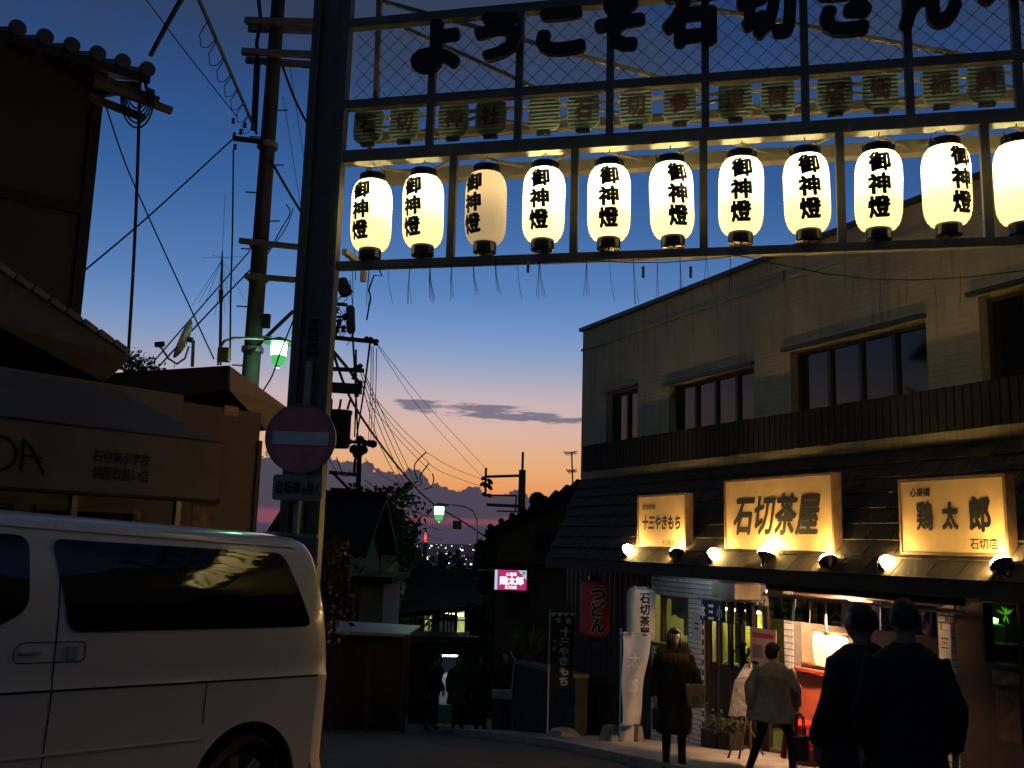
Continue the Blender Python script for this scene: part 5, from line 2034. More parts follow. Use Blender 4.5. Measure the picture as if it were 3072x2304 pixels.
q.prism([(-6.0, z_eave + 0.25), (0, z_eave + 0.25), (0, z_e + 0.1)], -0.05, 0.0)
# gable wall under the roof at the corner end
q = MB(HS)
q.add([HS(-0.02, 0, z_eave + 0.29), HS(-0.02, -6.0, z_eave + 0.29), HS(-0.02, -3.0, z_e + rise * (OV + 2.9))], [(0, 1, 2)])
q.build('gable', M_PLASTER, house)
# rafters under the eave
for i in range(18):
    x = tipx - 0.12 - i * 0.36
    q = MB(HS)
    q.bar((x, OV - 0.06, z_e - 0.03), (x, -0.02, z_e + rise * OV - 0.06), 0.05, 0.06)
    q.build('rafter', M_DARKWOOD, house)
# tiles: rows of round cover tiles running up the slope, with round end caps along the eave and verge
me_t = MB()
for j in range(5):
    L_ = 0.34
    y0_ = -j * 0.30
    ring0, ring1 = [], []
    for k in range(7):
        a = math.pi * k / 6
        ring0.append((0.085 * math.cos(a), y0_, 0.075 * math.sin(a) + 0.012 + rise * -y0_))
        ring1.append((0.078 * math.cos(a), y0_ - L_, 0.068 * math.sin(a) + rise * (-y0_ + L_)))
    me_t.grid([ring0, ring1])
me_tm = me_t.mesh('cover_tile', recalc=False, material=M_KAWARA)
me_cap = MB().lathe([(0.0, -0.02), (0.088, -0.015), (0.092, 0.02), (0.07, 0.03), (0.0, 0.032)], 14, c=(0, 0, 0.04), axis=(0, 1, 0)).mesh('end_cap', material=M_KAWARA)
rzh = math.pi / 2 - HTH
for i in range(22):
    x = tipx - 0.05 - i * 0.28
    # in the house frame +y is out of the wall; local -y must run up the slope, so turn the piece half round
    o = inst(me_tm, 'cover_tile', roof, HS(x, OV + 0.02, z_e + 0.10), (0, 0, rzh))
    o.scale = (1, -1, 1)
    inst(me_cap, 'end_cap', roof, HS(x, OV + 0.03, z_e + 0.125), (0, 0, rzh))
# timbers sticking out at the eave corner
for dx, dz, ln in ((0.0, -0.10, 0.55), (0.05, -0.20, 0.70), (-0.15, -0.30, 0.45)):
    q = MB(HS)
    q.bar((tipx - 0.6, OV - 0.12 + dx, z_e + dz + 0.05), (tipx - 0.6 + ln + 0.2, OV - 0.12 + dx, z_e + dz - 0.02), 0.09, 0.07)
    q.build('purlin_end', M_WOOD, house)
q = MB(HS)
q.bar((-0.02, 0.05, z_eave - 0.05), (tipx - 0.3, OV - 0.2, z_e - 0.12), 0.07)
q.build('eave_bracket', M_DARKWOOD, house)

# ================================================================ uniform shop with awning
STH = RAD(38)
sc_ = atY(662, 1400, 10.0)
SH = Frame((sc_.x, sc_.y, 0), (math.sin(STH), math.cos(STH), 0), (math.cos(STH), -math.sin(STH), 0))
shop = thing('uniform_shop', 'dark shop with a brown lettered awning behind the van', 'shop', SH(-1.5, -1, ground_z(9)))
M_AWN = mat('brown_awning_cloth', (0.155, 0.135, 0.108), 0.8, var=0.14, vscale=2)
za1, za0 = SH.px(640, 1325, 0)[1], SH.px(640, 1503, 0)[1]
XL = -5.0
q = MB(SH)
q.box(XL, 0, -0.015, 0.0, za0, za1)
aw = q.build('awning_valance', M_AWN, shop)
# sloping top of the awning, rising to the wall behind
zt2 = SH.px(330, 1165, -0.75)[1]
xk = SH.px(345, 1165, -0.75)[0]
q = MB(SH)
q.add([SH(XL, 0, za1), SH(0, 0, za1), SH(xk, -0.75, zt2), SH(XL, -0.75, zt2 + 0.06)], [(0, 1, 2, 3)])
q.add([SH(0, 0, za1), SH(0, -0.75, za1 - 0.2), SH(xk, -0.75, zt2)], [(0, 1, 2)])
q.build('awning_top', M_AWN, shop, recalc=False)
q = MB(SH)
q.tube([(XL, 0.004, za1), (0.0, 0.004, za1)], 0.012, 6)
q.build('awning_seam', M_DARKWOOD, shop)
q = MB(SH)
q.tube([(XL, -0.01, za0), (0.02, -0.01, za0)], 0.022, 6)
q.build('awning_bar', M_DARKWOOD, shop)
M_TXT = mat('awning_print', (0.012, 0.011, 0.010), 0.8)


def sh_text(body, px0, py0, px1, py1, bold):
    a = SH.px(px0, py0, 0.004)
    b2 = SH.px(px1, py1, 0.004)
    text_mb(SH, body, a[0], b2[0], SH.px((px0 + px1) / 2, py1, 0.004)[1], SH.px((px0 + px1) / 2, py0, 0.004)[1], 0.004, bold).build('lettering', M_TXT, aw, recalc=False)


sh_text('石切東小学校', 280, 1356, 448, 1392, 0.02)
sh_text('制服取扱い店', 278, 1404, 446, 1442, 0.02)
q = MB(SH)          # large rounded letters O A
r0 = SH.px(60, 1365, 0.004)
ring = []
oz0, oz1 = SH.px(10, 1412, 0.004)[1], SH.px(10, 1310, 0.004)[1]
ox0, ox1 = SH.px(-60, 1360, 0.004)[0], SH.px(50, 1360, 0.004)[0]
for k in range(33):
    a = 2 * math.pi * k / 32
    ring.append(((ox0 + ox1) / 2 + (ox1 - ox0) / 2 * math.cos(a), 0.006, (oz0 + oz1) / 2 + (oz1 - oz0) / 2 * math.sin(a)))
q.tube(ring, 0.012, 6)
q.build('lettering', M_TXT, aw)
q = MB(SH)
A0, A1, A2 = SH.px(64, 1414, .004), SH.px(72, 1318, .004), SH.px(132, 1420, .004)
q.tube([(A0[0], 0.006, A0[1]), (A1[0], 0.006, A1[1]), ((A1[0] * .6 + A2[0] * .4), 0.006, A1[1] * .72 + A2[1] * .28), (A2[0], 0.006, A2[1])], 0.012, 6)
q.tube([(A0[0], 0.006, (A0[1] + A1[1]) / 2), (A2[0] - 0.03, 0.006, (A0[1] + A1[1]) / 2 - .01)], 0.010, 6)
q.build('lettering', M_TXT, aw)
# shop wall, pillar, glazing in deep shade
q = MB(SH)
q.box(XL, 0.0, -1.0, -0.76, ground_z(10) - 0.6, zt2 + 0.05)
q.build('wall', M_DPLASTER, shop)
for pxs in (528, 215, -60):
    x = SH.px(pxs, 1560, -0.3)[0]
    q = MB(SH)
    q.box(x - 0.03, x + 0.03, -0.33, -0.27, ground_z(9.5) - 0.3, za0)
    q.build('awning_post', M_GALV, shop)
# shop windows
for i in range(3):
    q = MB(SH)
    x0 = -0.4 - i * 1.3
    q.box(x0 - 1.1, x0, -0.757, -0.74, ground_z(9.5) + 0.4, za0 - 0.1)
    w_ = q.build('window', M_FRAME, shop)
    q = MB(SH)
    q.box(x0 - 1.05, x0 - 0.05, -0.738, -0.73, ground_z(9.5) + 0.45, za0 - 0.15)
    q.build('pane', M_WGLASS, w_)
# poster on the wall
pa, pb = SH.px(582, 1512, -0.70), SH.px(640, 1600, -0.70)
pst = thing('poster', 'dim brown poster on the uniform shop wall', 'poster', SH(pa[0], -0.7, pb[1]))
q = MB(SH)
q.box(pa[0], pb[0], -0.727, -0.715, pb[1] - 0.1, pa[1])
q.build('sheet', mat('poster_faces', (0.30, 0.16, 0.10), 0.6, var=0.6, vscale=9, col2=(0.02, 0.018, 0.015)), pst)
q = MB(SH)
q.box(pa[0] - .02, pb[0] + .02, -0.714, -0.708, pa[1] - 0.015, pa[1] + 0.02)
q.build('batten', M_DARKWOOD, pst)
# the barge board of the shop's own roof, sloping down to the right
bA, bB = atY(-60, 790, 9.3), atY(386, 1082, 10.4)
bA2, bB2 = atY(-60, 950, 9.3), atY(312, 1148, 10.4)
back = Vector((-math.cos(STH), math.sin(STH), 0)) * 3.0
up_ = Vector((0, 0, 0.9))
q = MB()
q.hexa([bA2, bB2, bB2 + back * 0.02, bA2 + back * 0.02, bA, bB, bB + back * 0.02, bA + back * 0.02])
q.build('barge_board', mat('weathered_barge', (0.13, 0.105, 0.085), 0.8, var=0.3, vscale=3), shop)
q = MB()
q.hexa([bA, bB, bB + back, bA + back, bA + Vector((0, 0, .06)), bB + Vector((0, 0, .06)), bB + back + Vector((0, 0, .06)), bA + back + Vector((0, 0, .06))])
rf = q.build('roof', M_KAWARA, shop)
n = 9
for i in range(n):
    t0, t1 = i / n, (i + 1) / n - 0.012
    a, b_ = bA.lerp(bB, t0), bA.lerp(bB, t1)
    q = MB()
    q.bar(a + Vector((0, 0, 0.10)) + back * 0.02, b_ + Vector((0, 0, 0.085)) + back * 0.02, 0.20, 0.07)
    q.build('verge_tile', mat('light_verge_tile', (0.24, 0.20, 0.16), 0.7, var=0.2), rf, bevel=0.015)
q = MB()
q.hexa([bA2 + back * .03, bB2 + back * .03, bB2 + back * .9, bA2 + back * .9, bA + back * .03, bB + back * .03, bB + back * .9, bA + back * .9])
q.build('roof_core', M_DARKWOOD, shop)

# ================================================================ low flat-topped house with a concrete eave, behind the awning
lc = atY(772, 1400, 12.2)
LH_ = Frame((lc.x, lc.y, 0), (math.sin(STH), math.cos(STH), 0), (math.cos(STH), -math.sin(STH), 0))
low_h = thing('low_house', 'low brown house with sloping eave tinted sunset pink beside the gate column', 'house', LH_(-1, -1, ground_z(12)))
zr_ = LH_.px(600, 1225, 0)[1]
M_BROWNW = mat('brown_stucco', (0.125, 0.100, 0.088), 0.9, var=0.15, vscale=2, bump=0.2)
q = MB(LH_)
q.box(-1.35, 0, -4.0, 0, ground_z(12.4) - 0.8, zr_ + 0.05)
q.build('wall', M_BROWNW, low_h)
q = MB(LH_)
q.box(-0.03, 0.03, -0.05, 0.03, ground_z(12.4) - 0.8, zr_ - 0.3)
q.build('drain_pipe', M_DARKWOOD, low_h)
# dark parapet / roof edge
pA, pB = atY(318, 1120, 11.3), atY(690, 1096, 11.9)
pC, pD = atY(690, 1170, 11.9), atY(318, 1215, 11.3)
bk = Vector((-math.cos(STH), math.sin(STH), 0)) * 3.5
q = MB()
q.hexa([pD, pC, pC + bk, pD + bk, pA, pB, pB + bk, pA + bk])
q.build('parapet', M_MATTBLACK, low_h)
# sloping eave, the pink of the sunset put into its colour
eA, eB, eC, eD = atY(690, 1098, 11.85), atY(866, 1226, 12.6), atY(800, 1292, 12.6), atY(690, 1172, 11.85)
q = MB()
q.hexa([eD, eC, eC + bk * .9, eD + bk * .9, eA, eB, eB + bk * .9, eA + bk * .9])
q.build('eave', mat('sunset_pink_fascia', (0.34, 0.25, 0.22), 0.7, var=0.12), low_h)
wa, wb = LH_.px(672, 1215, 0.004), LH_.px(712, 1250, 0.004)
q = MB(LH_)
q.box(wa[0], wb[0], 0.004, 0.02, wb[1], wa[1])
q.build('vent_cover', mat('pale_vent', (0.62, 0.36, 0.22), 0.6), low_h)
for k in range(4):
    q = MB(LH_)
    zz = wb[1] + (wa[1] - wb[1]) * (k + .5) / 4
    q.box(wa[0] + .01, wb[0] - .01, 0.021, 0.028, zz - 0.006, zz + 0.006)
    q.build('vent_slat', M_WOOD, low_h)


# ---------------------------------------------------------------- things on the flat roof
def pt(px, py, Y):
    return atY(px, py, Y)


dish = thing('satellite_dish', 'satellite dish on a bent arm on the flat roof', 'dish', pt(575, 1100, 12.0))
c_ = pt(555, 1018, 12.0)
ax = Vector((-0.86, -0.25, 0.30)).normalized()
prof = [(0.27 * math.sin(i / 8 * 1.25) / math.sin(1.25), 0.10 * (1 - math.cos(i / 8 * 1.25))) for i in range(9)]
q = MB()
q.lathe(prof + [(p[0] * 0.99, p[1] - 0.012) for p in prof[::-1]], 28, c=c_ - ax * 0.03, axis=ax, caps=False)
q.build('reflector', mat('dish_grey', (0.30, 0.29, 0.27), 0.5), dish, smooth=True)
q = MB()
q.tube([pt(577, 1100, 12.0), pt(580, 1022, 12.0)], 0.022, 8)
q.build('mast', M_GALV, dish)
q = MB()
q.tube([pt(580, 1022, 12.0), pt(566, 1018, 12.0)], 0.035, 8)
q.build('bracket', M_GALV, dish)
q = MB()
q.tube([pt(566, 1040, 12.0), pt(555, 1075, 11.9), pt(530, 1092, 11.8), pt(505, 1075, 11.7), pt(485, 1045, 11.6), pt(478, 1040, 11.6)], 0.013, 6)
q.build('feed_arm', M_GALV, dish)
q = MB()
q.tube([pt(466, 1034, 11.6), pt(492, 1032, 11.6)], 0.035, 8)
q.build('receiver', M_MATTBLACK, dish)
ant = thing('radio_antenna', 'slim radio mast with guy wires and radials on the flat roof', 'antenna', pt(660, 1095, 13.0))
q = MB()
q.tube([pt(660, 1095, 13.0), pt(663, 900, 13.0), pt(666, 780, 13.0), pt(667, 752, 13.0)], [0.022, 0.02, 0.014, 0.008], 8)
q.build('mast', M_WIRE, ant)
q = MB()
q.tube([pt(663, 870, 13.0), pt(663, 905, 13.0)], 0.03, 8)
q.build('coil', M_WIRE, ant)
q = MB()
q.tube([pt(667, 752, 13.0), pt(676, 580, 13.0)], 0.003, 4)
q.build('whip', M_WIRE, ant)
for dx, dy in ((-60, 2), (62, -2), (-30, -6), (34, 6)):
    q = MB()
    q.tube([pt(667, 772, 13.0), pt(667 + dx, 772 + dy, 13.0 + dy * 0.05)], 0.0028, 4)
    q.build('radial', M_WIRE, ant)
for dx, dy in ((-92, 140), (-70, 130), (-50, 125), (20, 130), (70, 130), (-22, 170), (8, 165)):
    q = MB()
    q.tube([pt(667, 778, 13.0), pt(667 + dx, 778 + dy, 13.0 + (0.6 if dx > 0 else -0.4))], 0.0026, 4)
    q.build('guy_wire', M_WIRE, ant)
# garden lamp box and knick-knacks at the roof's right corner
q = MB()
a = pt(672, 1062, 12.1)
q.box(a.x - 0.07, a.x + 0.07, a.y - 0.06, a.y + 0.06, a.z - 0.10, a.z + 0.08)
tag(q.build('junction_box', mat('olive_box', (0.22, 0.22, 0.06), 0.5), bevel=0.01), 'olive junction box at the corner of the flat roof', 'box')
# roof plants
for i, (px_, py_, w_, h_, lab) in enumerate(((385, 1085, 0.14, 0.20, 'small dark pot plant at the left end of the flat roof'), (425, 1090, 0.20, 0.18, 'rounded dark pot plant on the flat roof'), (458, 1098, 0.16, 0.10, 'low dark pot plant on the flat roof left of the dish'))):
    c_ = pt(px_, py_ + 25, 11.7)
    t = thing('pot_plant', lab, 'plant', c_)
    q = MB()
    q.lathe([(w_ * .35, -0.12), (w_ * .45, 0.0), (w_ * .38, 0.0)], 12, c=c_)
    q.build('pot', M_DARKWOOD, t)
    q = MB()
    rp = random.Random(60 + i)
    for k in range(120):
        d = Vector((rp.gauss(0, w_ * .5), rp.gauss(0, w_ * .5), abs(rp.gauss(h_ * .5, h_ * .4))))
        c2_ = c_ + d
        d0 = Vector((rp.gauss(0, 1), rp.gauss(0, 1), rp.gauss(0, 1))).normalized() * 0.035
        d1 = d0.cross(Vector((rp.gauss(0, 1), rp.gauss(0, 1), rp.gauss(0, 1)))).normalized() * 0.016
        q.add([c2_ - d0, c2_ + d1, c2_ + d0, c2_ - d1], [(0, 1, 2, 3)])
    q.build('leaves', M_LEAF, t, recalc=False)
    q = MB()
    for k in range(4):
        q.tube([c_, c_ + Vector((rp.gauss(0, w_ * .4), rp.gauss(0, w_ * .3), h_ * .8))], 0.006, 4)
    q.build('stem', M_DARKWOOD, t)

# ================================================================ near utility pole
Y1 = 14.2
pb = pt(750, 1250, Y1)
pole1 = thing('utility_pole', 'near concrete utility pole with cross arms left of the gate', 'utility pole', (pb.x, Y1, ground_z(Y1)))
px1 = pt(776, 800, Y1).x
q = MB()
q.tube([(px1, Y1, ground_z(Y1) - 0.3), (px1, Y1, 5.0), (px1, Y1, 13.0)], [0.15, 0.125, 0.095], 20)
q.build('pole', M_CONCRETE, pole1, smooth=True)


def arm(a, b2, w_, parent, m_=None, nm='cross_arm'):
    q = MB()
    q.bar(a, b2, w_, w_ * 1.1)
    return q.build(nm, m_ or M_GALV, parent)


for (xa, ya, xb, yb, dy) in ((735, 62, 960, 68, -0.2), (745, 86, 960, 92, 0.2), (726, 155, 950, 165, -0.2), (738, 180, 945, 195, 0.2), (718, 722, 900, 742, -0.17), (735, 828, 890, 840, -0.14)):
    arm(pt(xa, ya, Y1 + dy), pt(xb, yb, Y1 + dy), 0.085 if ya < 300 else 0.07, pole1, mat('weathered_arm', (0.22, 0.20, 0.19), 0.6))
for py_ in (735, 835, 437, 1050):
    z = pt(776, py_, Y1).z
    q = MB()
    q.lathe([(0.16, -0.04), (0.165, 0.0), (0.16, 0.04)], 18, c=(px1, Y1, z))
    q.build('band', M_GALV, pole1)
arm(pt(700, 415, Y1 - 0.15), pt(790, 425, Y1 - 0.15), 0.06, pole1, M_WIRE, 'bracket')
q = MB()
q.tube([pt(772, 180, Y1 - .2), pt(762, 390, Y1 - .2)], 0.05, 10)
q.build('cable_riser', M_WIRE, pole1)
q = MB()
q.tube([pt(776, 0, Y1 - .2), pt(782, 60, Y1 - .2), pt(770, 130, Y1 - .2), pt(775, 200, Y1 - .2)], 0.03, 8)
q.build('cable_riser', M_WIRE, pole1)
q = MB()
c_ = pt(800, 962, Y1 - 0.18)
q.box(c_.x - 0.07, c_.x + 0.05, Y1 - 0.22, Y1 - 0.13, c_.z - 0.11, c_.z + 0.10)
q.build('meter_box', M_MATTBLACK, pole1, bevel=0.01)
for (x_, y_) in ((703, 405), (705, 440), (722, 395), (735, 375), (700, 362)):
    c_ = pt(x_, y_, Y1 - 0.15)
    q = MB()
    q.lathe([(0.0, -0.05), (0.03, -0.04), (0.02, 0.0), (0.03, 0.03), (0.0, 0.05)], 10, c=c_)
    q.build('insulator', M_WIRE, pole1)
for i in range(14):           # climbing steps
    z = 2.2 + i * 0.45
    sg_ = 1 if i % 2 else -1
    q = MB()
    q.tube([(px1, Y1, z), (px1 + sg_ * 0.28, Y1 - 0.03, z)], 0.012, 5)
    q.build('step_bolt', M_GALV, pole1)

# ================================================================ green street lamps
def street_lamp(label, base, arm_pts, head, scale, energy, post=None):
    t = thing('street_lamp', label, 'street lamp', base)
    q = MB()
    q.tube(arm_pts, 0.022 * scale, 8)
    q.build('arm', M_GALV, t, smooth=True)
    h = Vector(head)
    s = scale
    q = MB()
    q.lathe([(0.03 * s, 0.10 * s), (0.07 * s, 0.085 * s), (0.24 * s, 0.02 * s), (0.25 * s, 0.0), (0.12 * s, 0.01 * s)], 20, c=h)
    q.build('shade', mat('green_enamel', (0.10, 0.22, 0.12), 0.4), t, smooth=True)
    q = MB()
    q.lathe([(0.115 * s, 0.0), (0.125 * s, -0.02 * s), (0.118 * s, -0.20 * s)], 18, c=h, caps=False)
    q.build('upper_globe', mat_emit('lamp_white_green', (0.50, 1.0, 0.62), 6.0), t, smooth=True)
    q = MB()
    q.lathe([(0.118 * s, -0.20 * s), (0.10 * s, -0.32 * s), (0.06 * s, -0.345 * s), (0.0, -0.35 * s)], 18, c=h, caps=False)
    q.build('lower_globe', mat_emit('lamp_green', (0.09, 0.62, 0.16), 0.9), t, smooth=True)
    q = MB()
    q.lathe([(0.03 * s, -0.35 * s), (0.03 * s, -0.39 * s), (0.0, -0.395 * s)], 10, c=h)
    q.build('finial', M_GALV, t)
    lt = bpy.data.lights.new('street_lamp_light', 'POINT')
    lt.energy = energy
    lt.color = (0.35, 1.0, 0.50)
    lt.shadow_soft_size = 0.12 * s
    lo = bpy.data.objects.new('street_lamp_light', lt)
    COL.objects.link(lo)
    lo.location = h - Vector(base) + Vector((0, 0, -0.45 * s))
    lo.parent = t
    if post:
        q = MB()
        q.tube(post, 0.04 * scale, 10)
        q.build('post', M_GALV, t, smooth=True)
    return t


hd = pt(838, 1030, 13.6)
street_lamp('green glowing street lamp on a curved arm left of the gate column', pt(655, 1095, 12.9),
            [pt(655, 1095, 12.9), pt(657, 1050, 12.9), pt(672, 1024, 12.95), pt(700, 1014, 13.1), pt(760, 1014, 13.35), pt(825, 1018, 13.6), (hd.x, hd.y, hd.z + 0.08)], hd, 0.92, 16)

# ================================================================ poles down the street
pole2b = pt(962, 1300, 24.0)
pole2 = thing('utility_pole', 'utility pole half hidden behind the gate column with transformer and cross arms', 'utility pole', (pole2b.x, 24.0, ground_z(24)))
Y2 = 24.0
q = MB()
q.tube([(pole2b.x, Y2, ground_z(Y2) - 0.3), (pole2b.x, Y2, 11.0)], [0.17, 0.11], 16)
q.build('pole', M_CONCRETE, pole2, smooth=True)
for xa, ya, xb, yb, w_ in ((955, 1008, 1132, 1026, 0.09), (955, 1104, 1092, 1112, 0.09), (955, 1160, 1085, 1168, 0.22), (955, 905, 1042, 915, 0.07), (955, 838, 1010, 846, 0.08), (955, 952, 1040, 950, 0.05)):
    arm(pt(xa, ya, Y2 - 0.15), pt(xb, yb, Y2 - 0.15), w_, pole2, M_WIRE)
for xa, ya, xb, yb, r in ((1022, 842, 1040, 882, 0.17), (1051, 925, 1053, 992, 0.115)):
    a, b_ = pt(xa, ya, Y2 - 0.2), pt(xb, yb, Y2 - 0.2)
    q = MB()
    d = (b_ - a)
    q.tube([a - d * .12, a, b_, b_ + d * .12], [r * .6, r, r, r * .6], 14)
    q.build('splice_case', mat('dark_grey_case', (0.07, 0.06, 0.06), 0.6), pole2, smooth=True)
a, b_ = pt(985, 1232, Y2 - 0.3), pt(1048, 1345, Y2 - 0.3)
q = MB()
q.lathe([(0.0, 0.0), (0.27, 0.0), (0.30, 0.05), (0.30, a.z - b_.z - 0.1), (0.32, a.z - b_.z - 0.08), (0.32, a.z - b_.z), (0, a.z - b_.z + 0.04)], 20, c=((a.x + b_.x) / 2, Y2 - 0.35, b_.z))
q.build('transformer', M_MATTBLACK, pole2, smooth=True)
for i in range(3):
    q = MB()
    c_ = Vector(((a.x + b_.x) / 2 - 0.2 + i * 0.2, Y2 - 0.4, a.z + 0.03))
    q.tube([c_, c_ + Vector((0.03 * i, 0, 0.25))], 0.03, 8)
    q.build('bushing', M_WIRE, pole2)
rp = random.Random(21)
for (x_, y_) in ((1112, 1020), (1128, 1026), (1100, 1018), (1068, 1106), (1080, 1100), (1062, 1128), (1080, 1150), (1070, 1180), (1008, 930), (1018, 965), (1012, 985), (1030, 985), (1005, 1000), (1036, 950)):
    c_ = pt(x_, y_, Y2 - 0.2)
    q = MB()
    q.lathe([(0.0, -0.10), (0.07, -0.08), (0.05, -0.02), (0.09, 0.02), (0.05, 0.06), (0.0, 0.09)], 10, c=c_)
    q.build('insulator', M_WIRE, pole2, smooth=True)
for k in range(16):            # jumper leads between the arms
    x_, y_ = rp.uniform(998, 1040), rp.uniform(860, 1000)
    q = MB()
    p0 = pt(x_, y_, Y2 - 0.2)
    q.tube([p0, pt(x_ + rp.uniform(-14, 26), y_ + rp.uniform(12, 30), Y2 - .3), pt(x_ + rp.uniform(-20, 20), y_ + rp.uniform(25, 60), Y2 - .2)], 0.013, 4)
    q.build('jumper', M_WIRE, pole2)
arm(pt(985, 1035, Y2 - .1), pt(1080, 1150, Y2 - .1), 0.07, pole2, M_WIRE, 'brace')

Y3 = 40.0
p3 = pt(1080, 1560, Y3)
pole3 = thing('utility_pole', 'distant double pole with round insulators above the dark roofs', 'utility pole', (p3.x, Y3, ground_z(Y3)))
q = MB()
q.tube([(pt(1084, 1470, Y3).x, Y3, ground_z(Y3) - .3), pt(1078, 1375, Y3), pt(1076, 1310, Y3)], [0.17, 0.10, 0.08], 10)
q.build('pole', M_CONCRETE, pole3, smooth=True)
q = MB()
q.tube([pt(1062, 1420, Y3), pt(1066, 1375, Y3)], 0.06, 8)
q.build('side_pole', M_CONCRETE, pole3)
for xa, ya, xb, yb, w_ in ((1020, 1322, 1124, 1332, 0.12), (988, 1417, 1075, 1425, 0.13), (992, 1468, 1080, 1472, 0.13)):
    arm(pt(xa, ya, Y3 - .2), pt(xb, yb, Y3 - .2), w_, pole3, M_WIRE)
arm(pt(1000, 1420, Y3 - .2), pt(1050, 1470, Y3 - .2), 0.1, pole3, M_WIRE, 'brace')
for x_, y_, r in ((1045, 1325, 0.16), (1095, 1330, 0.16), (1108, 1330, 0.16), (1119, 1332, 0.18), (1080, 1320, 0.2), (1063, 1348, 0.22), (1078, 1352, 0.26), (1090, 1350, 0.2), (1073, 1362, 0.22)):
    c_ = pt(x_, y_, Y3 - .2)
    q = MB()
    q.lathe([(0, -r), (r * .8, -r * .6), (r, 0), (r * .8, r * .6), (0, r)], 12, c=c_)
    q.build('insulator', M_WIRE, pole3, smooth=True)

Y4 = 42.0
p4_ = pt(1568, 1540, Y4)
pole4 = thing('utility_pole', 'slim utility pole with side frame against the orange sky', 'utility pole', (p4_.x, Y4, ground_z(Y4)))
xq = pt(1566, 1460, Y4).x
q = MB()
q.tube([(xq, Y4, ground_z(Y4) - .3), (xq, Y4, pt(1566, 1410, Y4).z)], [0.24, 0.15], 14)
q.build('pole', M_CONCRETE, pole4, smooth=True)
q = MB()
q.tube([(xq, Y4, pt(1566, 1412, Y4).z), (xq, Y4, pt(1566, 1356, Y4).z)], 0.055, 8)
q.build('top_rod', M_GALV, pole4)
for xa, ya, xb, yb, w_ in ((1460, 1430, 1562, 1427, 0.10), (1462, 1486, 1550, 1487, 0.07), (1460, 1514, 1560, 1519, 0.12), (1490, 1533, 1556, 1535, 0.06)):
    arm(pt(xa, ya, Y4 - .2), pt(xb, yb, Y4 - .2), w_, pole4, M_WIRE)
arm(pt(1458, 1404, Y4 - .2), pt(1456, 1490, Y4 - .2), 0.10, pole4, M_WIRE, 'hanger')
arm(pt(1549, 1485, Y4 - .2), pt(1546, 1535, Y4 - .2), 0.07, pole4, M_WIRE, 'hanger')
for xa, ya, xb, yb in ((1443, 1438, 1460, 1432), (1440, 1455, 1460, 1448), (1462, 1437, 1478, 1452), (1462, 1452, 1476, 1470), (1450, 1460, 1470, 1452), (1446, 1480, 1462, 1486), (1462, 1484, 1476, 1490)):
    q = MB()
    q.tube([pt(xa, ya, Y4 - .3), pt((xa + xb) / 2, (ya + yb) / 2, Y4 - .3), pt(xb, yb, Y4 - .3)], [0.05, 0.10, 0.05], 8)
    q.build('insulator', M_WIRE, pole4)

# ================================================================ overhead cables
def cable(path, r, label, group='overhead cables', nm='cable', smooth_n=None):
    P = [pt(*p) for p in path]
    if len(P) > 2:      # Catmull-Rom through the points
        out = []
        for i in range(len(P) - 1):
            p0, p1, p2, p3_ = P[max(i - 1, 0)], P[i], P[i + 1], P[min(i + 2, len(P) - 1)]
            for k in range(6):
                t = k / 6
                out.append(0.5 * ((2 * p1) + (p2 - p0) * t + (2 * p0 - 5 * p1 + 4 * p2 - p3_) * t * t + (3 * p1 - p0 - 3 * p2 + p3_) * t ** 3))
        out.append(P[-1])
        P = out
    q = MB()
    q.tube(P, r, 5)
    return tag(q.build(nm, M_WIRE), label, 'cable', group)


# a thick messenger cable with lashing loops, top left
lash = thing('lashed_cable', 'thick cable with hanging lashing loops left of the near pole', 'cable', pt(690, 250, 11.8), 'overhead cables')
a, b_ = pt(580, -40, 8.6), pt(770, 400, 14.0)
q = MB()
q.tube([a, b_], 0.022, 6)
q.build('messenger', M_WIRE, lash)
for k in range(7):
    t0 = 0.16 + k * 0.11
    p0, p1 = a.lerp(b_, t0), a.lerp(b_, t0 + 0.10)
    q = MB()
    md = (p0 + p1) / 2 + Vector((-0.10, 0, -0.20))
    q.tube([p0, p0.lerp(md, .6) + Vector((-.05, 0, .02)), md, p1.lerp(md, .5) + Vector((0, 0, -.05)), p1], 0.006, 5)
    q.build('loop', M_WIRE, lash)
cable([(425, -20, 9.5), (560, 160, 11.5), (712, 352, 14.0)], 0.008, 'thin straight cable crossing the upper left sky to the pole')
cable([(704, 412, 14.0), (560, 545, 13.0), (420, 672, 12.0), (250, 815, 11.2)], 0.012, 'service cable from the near pole down to the tall house wall')
cable([(420, 230, 10.8), (412, 520, 11.0), (400, 800, 11.2), (384, 1075, 11.5)], 0.020, 'thick cable hanging straight down from the eave corner')
cable([(308, 288, 11.0), (372, 480, 11.5), (450, 660, 12.2), (560, 900, 12.8), (642, 1078, 13.0)], 0.010, 'thin wavy cable from the tall house to the roof mast')
cable([(560, -30, 8.4), (500, 75, 9.0), (452, 165, 9.6)], 0.025, 'short thick cable rising from the tiled eave')
cable([(700, 450, 14.0), (697, 700, 13.5), (692, 880, 13.2), (690, 1080, 12.6)], 0.013, 'cable falling from the pole bracket to the flat roof')
cable([(455, 1092, 11.9), (600, 925, 13.0), (750, 752, 14.0)], 0.010, 'upper of two parallel cables rising over the satellite dish')
cable([(478, 1098, 11.9), (620, 945, 13.0), (770, 790, 14.0)], 0.012, 'lower of two parallel cables rising over the satellite dish')
cable([(845, 190, 14.0), (890, 310, 14.8), (960, 440, 16.0)], 0.022, 'cable slanting from the near pole behind the gate column, upper')
cable([(812, 480, 14.0), (860, 565, 14.8), (930, 680, 16.0)], 0.022, 'cable slanting from the near pole behind the gate column, lower')
